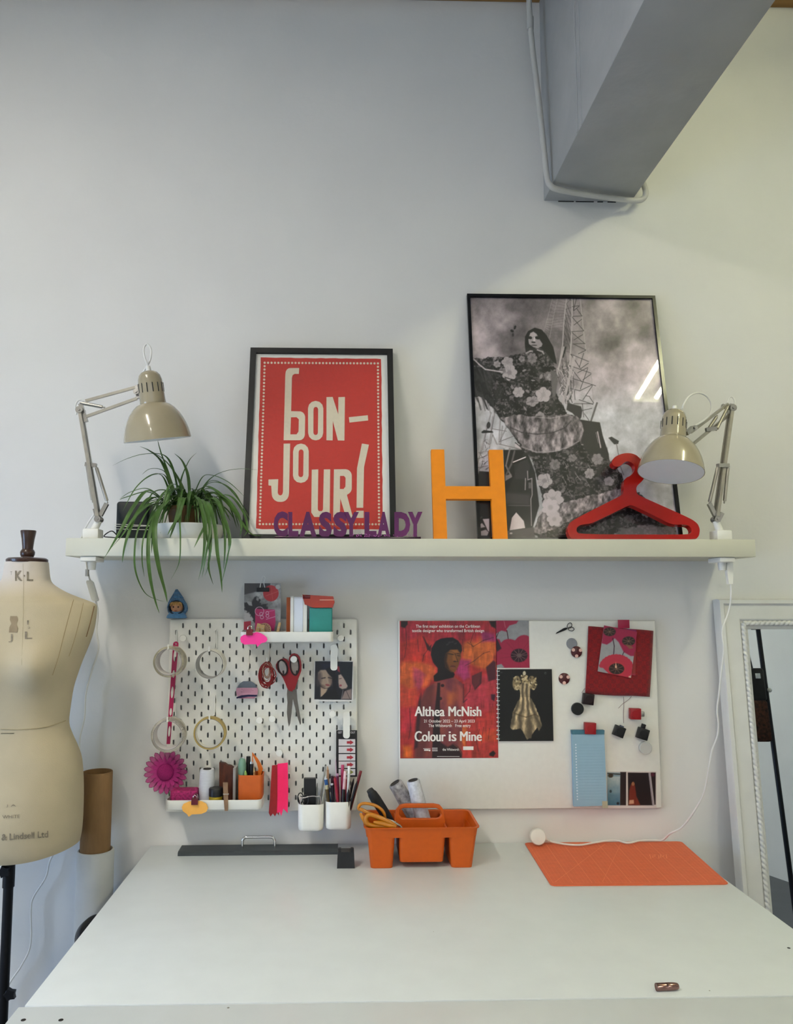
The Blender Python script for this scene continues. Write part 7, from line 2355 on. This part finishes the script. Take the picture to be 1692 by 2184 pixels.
# smooth between the rows
fine = []
for i in range(len(rings) - 1):
    for s in range(3):
        k = s / 3
        rw = []
        for j in range(64):
            p0, p1, p2, p3 = rings[max(i - 1, 0)][j], rings[i][j], rings[i + 1][j], rings[min(i + 2, len(rings) - 1)][j]
            rw.append(0.5 * ((2 * p1) + (p2 - p0) * k + (2 * p0 - 5 * p1 + 4 * p2 - p3) * k * k + (3 * p1 - p0 - 3 * p2 + p3) * k ** 3))
        fine.append(rw)
fine.append(rings[-1])
b = MB().ring(fine)
LINEN = M('cream_linen', 'b9ad92', .85, var=.08, scale=7, bump=.12, bscale=400)
ln = LINEN.node_tree                      # the neck is covered in a paler cloth
bs_, tc_, sx_, mr_, mx_ = ln.nodes['Principled BSDF'], ln.nodes.new('ShaderNodeTexCoord'), ln.nodes.new('ShaderNodeSeparateXYZ'), ln.nodes.new('ShaderNodeMapRange'), ln.nodes.new('ShaderNodeMixRGB')
old = bs_.inputs['Base Color'].links[0].from_socket
ln.links.new(tc_.outputs['Object'], sx_.inputs[0])
ln.links.new(sx_.outputs['Z'], mr_.inputs['Value'])
mr_.inputs['From Min'].default_value = P(58, 1275, YD).z
mr_.inputs['From Max'].default_value = P(58, 1225, YD).z
ln.links.new(mr_.outputs[0], mx_.inputs[0])
ln.links.new(old, mx_.inputs[1])
mx_.inputs[2].default_value = lin('cfc6bb') + (1,)
ln.links.new(mx_.outputs[0], bs_.inputs['Base Color'])
tree = BVHTree.FromPolygons(b.v, [f for f in b.f])
b.build('torso', LINEN, body, smooth=60)
def onform(px, py, lift=.0012):
    d = ray(px, py)
    h = tree.ray_cast(CAM, d)
    if h[0] is None:
        return None
    return h[0] - d * lift
def seam(pts, r, mat, name='seam'):
    sp = spline([Vector((x, y, 0)) for x, y in pts], 10)
    q = [onform(p.x, p.y, .0004) for p in sp]
    q = [p for p in q if p is not None]
    if len(q) > 1:
        MB().tube(q, r, 6).build(name, mat, body)
STITCH = M('brown_seam', '94825f', .8)
seam([(157, 1279), (148, 1310), (135, 1360), (125, 1400), (112, 1440)], .0007, STITCH)
seam([(178, 1286), (168, 1330), (157, 1370), (147, 1400)], .0006, STITCH)
seam([(201, 1293), (192, 1330), (184, 1358)], .0016, M('worn_brown_edge', '7d6448', .9, var=.2))
seam([(49, 1202), (50, 1260), (49, 1330), (46, 1420)], .0003, M('pale_seam', 'a89c80', .8))
seam([(2, 1555), (40, 1556), (90, 1552), (120, 1544), (140, 1537)], .0012, M('waist_tape', 'a89b7c', .85), 'waist_tape')
seam([(2, 1564), (30, 1564)], .0009, M('dark_tape', '57503f', .8), 'waist_pin')
INKF = M('faded_black_ink', '857c6c', .9, var=.3, scale=120)
b = MB()
def ftext(s, x0, yb, x1, yt, bold=0, slope=0):
    vs, fs = text_geo(s, bold)
    pts = []
    for u, v_ in vs:
        x = x0 + (x1 - x0) * u
        p = onform(x, yb + (yt - yb) * v_ + slope * (x - x0))
        if p is None:
            return
        pts.append(p)
    b.add(pts, fs)
ftext('K', 32, 1239, 48, 1217, .03)
ftext('·', 50.5, 1230, 53.5, 1226, .02)
ftext('L', 57, 1239, 71, 1219, .02)
ftext('T', 22, 1226, 26, 1219)
ftext('J', 18, 1370, 27, 1352, .0)
ftext('L', 53, 1363, 69, 1347, .02)
ftext('2', 59, 1341, 65, 1337)
ftext('1', 58, 1332, 61, 1323)
for pts in ([(22, 1314), (36, 1314), (38, 1322), (35, 1330), (38, 1340), (37, 1349), (19, 1349), (20, 1338), (24, 1330), (21, 1322)],):
    q_ = [onform(*p_, .001) for p_ in pts]
    if None not in q_:
        MB().add(q_, [tuple(range(len(q_)))]).build('figure_stamp', M('faded_brown_ink', '93836a', .9, var=.15), body, smooth=0, fixn=False)
ftext('& Lindsell Ltd', 3, 1793, 103, 1779, .02, -.07)
ftext('WHITE', 5, 1746, 42, 1739, 0, -.04)
ftext('J A', 13, 1722, 34, 1716, 0, -.03)
b.build('stamped_marks', INKF, body, smooth=0, fixn=False)
# wooden neck cap and finial
c = P(58, 1196, YD)
WD = M('dark_turned_wood', '3a2318', .35, var=.25, scale=16, coat=.3, stretch=(3, 3, 1))
R = P(100.5, 1193, YD).x - c.x
z0 = P(58, 1199, YD).z
T = Matrix.Translation((c.x, YD, 0))
MB().lathe([(R * .97, z0 - .001), (R, z0 + .002), (R, z0 + .007), (R * .9, z0 + .011), (.01, z0 + .013)], T, 48).build('neck_cap', WD, body)
zz = lambda py: P(58, py, YD).z
pr = [(.016, zz(1188)), (.0185, zz(1183)), (.0192, zz(1178)), (.017, zz(1174)), (.0140, zz(1171)), (.0142, zz(1166)), (.0165, zz(1150)), (.0202, zz(1134)), (.0198, zz(1131.5)), (.004, zz(1131))]
MB().lathe(pr, T, 32).build('finial', WD, body)
# stand
zb = P(40, 1815, YD).z
BS = M('black_cast_iron', '15161a', .45, metal=.3, var=.2)
xs_ = P(20, 1840, YD).x
MB().cyl((xs_, YD, .04), (xs_, YD, zb + .02), .0125, seg=20).build('pole', BS, body)
MB().cyl((xs_, YD, zb - .09), (xs_, YD, zb - .004), .0150, seg=20).build('collar', BS, body)
def star(px, py, nm):
    c = P(px, py, YD - .012)
    b = MB().cyl((xs_, YD, c.z), c, .006, seg=10)
    pts = [(.016 * (1 if k % 2 else .68) * math.cos(math.pi * k / 5), .016 * (1 if k % 2 else .68) * math.sin(math.pi * k / 5)) for k in range(10)]
    b.prism(pts, None, c, UX, (0, 0, 1), (0, -.012, 0))
    b.build(nm, BS, body)
star(11, 1857, 'star_knob')
star(24, 2118, 'star_knob')
for k in range(3):
    a = math.radians(90 + 120 * k)
    MB().tube([(xs_, YD, .09), (xs_ + .12 * math.cos(a), YD + .12 * math.sin(a), .06), (xs_ + .2 * math.cos(a), YD + .2 * math.sin(a), .012)], [.012, .011, .009], 10).build('leg', BS, body)

# ------------------------------------------------------------------ paper rolls by the wall
def roll(name, label, pxl, pxr, pyt, pyb, Y, mat, z0, inner=.004, lap=False):
    xl, xr = P(pxl, pyt, Y).x, P(pxr, pyt, Y).x
    r = (xr - xl) / 2
    c = Vector(((xl + xr) / 2, Y, 0))
    zt_ = P((pxl + pxr) / 2, pyt, Y).z
    n = 80
    m = int(n * 2.3)
    b = MB()
    out, inn = [], []
    for i in range(m):
        a = math.radians(205) + 2 * math.pi * i / n
        rr_ = r * (1 - .055 * i / m)
        out.append((c.x + rr_ * math.cos(a), c.y + rr_ * math.sin(a)))
    w_ = .0011
    vs, fs = [], []
    for (x, y), i in zip(out, range(m)):
        a = math.radians(205) + 2 * math.pi * i / n
        zz_ = zt_ - (.010 * (1 - min(1, i / (n * .55))) if lap else 0)
        x2, y2 = x - w_ * math.cos(a), y - w_ * math.sin(a)
        vs += [(x, y, z0), (x, y, zz_), (x2, y2, zz_), (x2, y2, z0)]
    for i in range(m - 1):
        k = i * 4
        for j in range(4):
            fs.append((k + j, k + (j + 1) % 4, k + 4 + (j + 1) % 4, k + 4 + j))
    b.add(vs, fs)
    o = b.build(name, mat, origin=(c.x, c.y, z0), smooth=40)
    return o, c, r, zt_
o, c, r, zt_ = roll('kraft_paper_roll', 'tall brown kraft paper roll standing in the corner behind the dress form', 177, 240, 1645, 1815, -.085, M('kraft_paper', '8a6a45', .8, var=.06, scale=30, stretch=(6, 6, 1)), 0.004, lap=True)
tag(o, 'brown kraft paper roll standing inside the white roll beside the dress form', 'roll')
xl, xr = P(165.5, 1815, -.085).x, P(243, 1808, -.085).x
r2 = (xr - xl) / 2
cx2 = (xl + xr) / 2
zt2 = P(205, 1812, -.085).z
W2 = M('white_felt_roll', 'd0d1cf', .9, var=.04, scale=14, bump=.15)
b = MB()
prof = [(r2 * .97, 0.001), (r2, .006), (r2, zt2 - .006), (r2 * .97, zt2), (r2 * .90, zt2 + .001), (r2 * .86, zt2 - .003), (r2 * .86, .001)]
b.lathe(prof, Matrix.Translation((cx2, -.085, 0)), 56, loop=True)
tag(b.build('white_felt_roll', W2), 'thick white roll standing on the floor around the brown paper roll', 'roll')
# round black reel leaning under the table edge
cr = P(207, 1999, -.27)
t = thing('tape_reel', 'black round reel with a pale core just visible at the left edge of the table', 'reel', cr)
Tm = Matrix.Translation((cr.x, -.27, cr.z)) @ Matrix.Rotation(math.radians(38), 4, 'Z') @ Matrix.Rotation(math.radians(58), 4, 'X')
MB().lathe([(.036, -.02), (.050, -.018), (.052, -.015), (.052, .015), (.050, .018), (.036, .02)], Tm, 48, loop=True).build('winding', BLACK, t)
MB().lathe([(.002, -.019), (.0355, -.019), (.0355, .019), (.030, .0195), (.002, .0185)], Tm, 40).build('core', M('grey_reel_core', '8f8d88', .6), t)
MB().cyl((cr.x, -.27, 0), (cr.x, -.27, cr.z - .03), .012, seg=14).build('stand', BLACK, t)

# ------------------------------------------------------------------ leaning mirror at the right
mx0, mx1 = 1.131, 1.93
zt_m = 1.4955
lean = Vector((0, .118, 1.4955)).normalized()
on_ = UX.cross(lean)                       # out of the glass
o = Vector((mx0, -.158, 0.0))
o = Vector((mx0, -.003 - .118, 0.0)) + on_ * .0     # back plane foot
Hm = zt_m / lean.z
t = thing('mirror', 'large white framed mirror with rope moulding leaning against the wall at the right', 'mirror', o)
W_m = mx1 - mx0
MW = M('white_mirror_paint', 'd6d7d4', .4, var=.03, scale=20, coat=.2)
fwid = .078
# moulding profile: (inward distance, height above the back plane)
prof = [(0, 0), (0, .030), (.004, .036), (.014, .0375), (.018, .033), (.020, .031), (.030, .0325), (.050, .033), (.060, .034), (.064, .031), (.066, .027), (.080, .027), (.082, .024), (.090, .021), (.090, .008), (.0, .0)]
def fr_pt(u, v_, hgt):
    return o + UX * u + lean * v_ + on_ * hgt
b = MB()
rings = []
for cu, cv, su, sv_ in ((0, 0, 1, 1), (W_m, 0, -1, 1), (W_m, Hm, -1, -1), (0, Hm, 1, -1)):
    rings.append([fr_pt(cu + su * i_, cv + sv_ * i_, h_) for i_, h_ in prof[:-1]])
b.ring(rings, loop=True, cap=False)
b.build('frame', MW, t, smooth=35)
# rope moulding
b = MB()
rd = .073
def rope(a, c, r=.0076, pitch=.015):
    d = (c - a)
    L = d.length
    d.normalize()
    nS = int(L / .0016)
    x = d.cross(on_).normalized()
    rg = []
    for i in range(nS + 1):
        s_ = L * i / nS
        ring = []
        for k in range(16):
            th_ = 2 * math.pi * k / 16
            rr_ = r * (.72 + .36 * abs(math.sin(1.0 * th_ - math.pi * s_ / pitch)))
            ring.append(a + d * s_ + x * rr_ * math.cos(th_) + on_ * rr_ * math.sin(th_))
        rg.append(ring)
    b.ring(rg)
hr = .029
c4 = [fr_pt(rd, rd, hr), fr_pt(W_m - rd, rd, hr), fr_pt(W_m - rd, Hm - rd, hr), fr_pt(rd, Hm - rd, hr)]
for nm, i in (('rope_moulding', 3), ('rope_moulding', 2)):
    b = MB()
    rope(c4[(i + 1) % 4], c4[i])
    b.build(nm, MW, t, smooth=60)
for i in (0, 1):
    b = MB()
    rope(c4[i], c4[(i + 1) % 4])
    b.build('rope_moulding', MW, t, smooth=60)
MIR = M('mirror_silver', 'dbe4ec', .008, metal=1.0, var=.0)
MB().prism([(.085, .085), (W_m - .085, .085), (W_m - .085, Hm - .085), (.085, Hm - .085)], None, fr_pt(0, 0, .012), UX, lean, -on_ * .003).build('mirror_glass', MIR, t, smooth=0)
# the garment rail that the mirror shows, standing behind the viewer at the right
def seen(px, py, dist):
    """point met by the reflected sight line, dist metres after the glass"""
    p = PP(px, py, fr_pt(.1, .1, .012), on_)
    d = ray(px, py)
    return p + (d - 2 * d.dot(on_) * on_) * dist
pm_ = seen(1650, 1590, 2.4)
g = thing('garment_rail', 'black steel garment rail reflected in the white framed mirror', 'rail', (pm_.x, pm_.y, 0))
gx, gy = pm_.x, pm_.y
zt_g = seen(1613, 1330, 2.4).z + .03
BSt = M('black_steel', '0f1013', .35, metal=.2, var=.1)
MB().cyl((gx, gy, .03), (gx, gy, zt_g), .013, seg=16).build('upright', BSt, g)
MB().box2((gx - .30, gy - .25, 0), (gx + .02, gy + .25, .035), .004).build('base', BSt, g)
MB().cyl((gx - .60, gy, zt_g - .02), (gx + .01, gy, zt_g - .02), .013, seg=14).build('rail', BSt, g)
MB().cyl((gx - .58, gy, .03), (gx - .58, gy, zt_g), .013, seg=16).build('upright', BSt, g)
MB().box2((gx - .62, gy - .25, 0), (gx - .53, gy + .25, .035), .004).build('base', BSt, g)
MB().box2((gx - .035, gy - .016, zt_g - .06), (gx + .016, gy + .016, zt_g), .003).build('corner_bracket', BSt, g)
kn = seen(1632, 1472, 2.4)
MB().sphere((gx + .012, gy + .015, kn.z), .013, 16, 10).build('knob', M('white_knob', 'e8e8e8', .3), g)
bg = seen(1620, 1500, 2.38)
btop, bbot = seen(1612, 1425, 2.38).z, seen(1635, 1582, 2.38).z
t2 = thing('shoulder_bag', 'dark bag with a brown fleecy lower half hanging on the garment rail in the mirror', 'bag', (gx - .10, gy, bbot))
zm_ = btop - (btop - bbot) * .45
MB().box2((gx - .19, gy - .05, zm_), (gx - .022, gy + .05, btop), .015, 3).build('flap', BLACKF, t2)
MB().box2((gx - .19, gy - .052, bbot), (gx - .022, gy + .052, zm_ + .004), .018, 3).build('pouch', M('brown_fleece', '3a2013', .95, var=.8, scale=60, bump=.8), t2)
MB().tube(spline([(gx - .17, gy + .026, btop - .01), (gx - .10, gy + .028, zt_g - .03), (gx - .095, gy + .018, zt_g + .001), (gx - .09, gy, zt_g + .008), (gx - .085, gy - .018, zt_g + .001), (gx - .08, gy - .028, zt_g - .03), (gx - .05, gy - .026, btop - .01)], 6), .006, 8).build('strap', BLACKF, t2)
MB().box2((gx - .08, gy + .048, btop - .06), (gx - .05, gy + .055, btop - .03), .002).build('buckle', CHROME, t2)
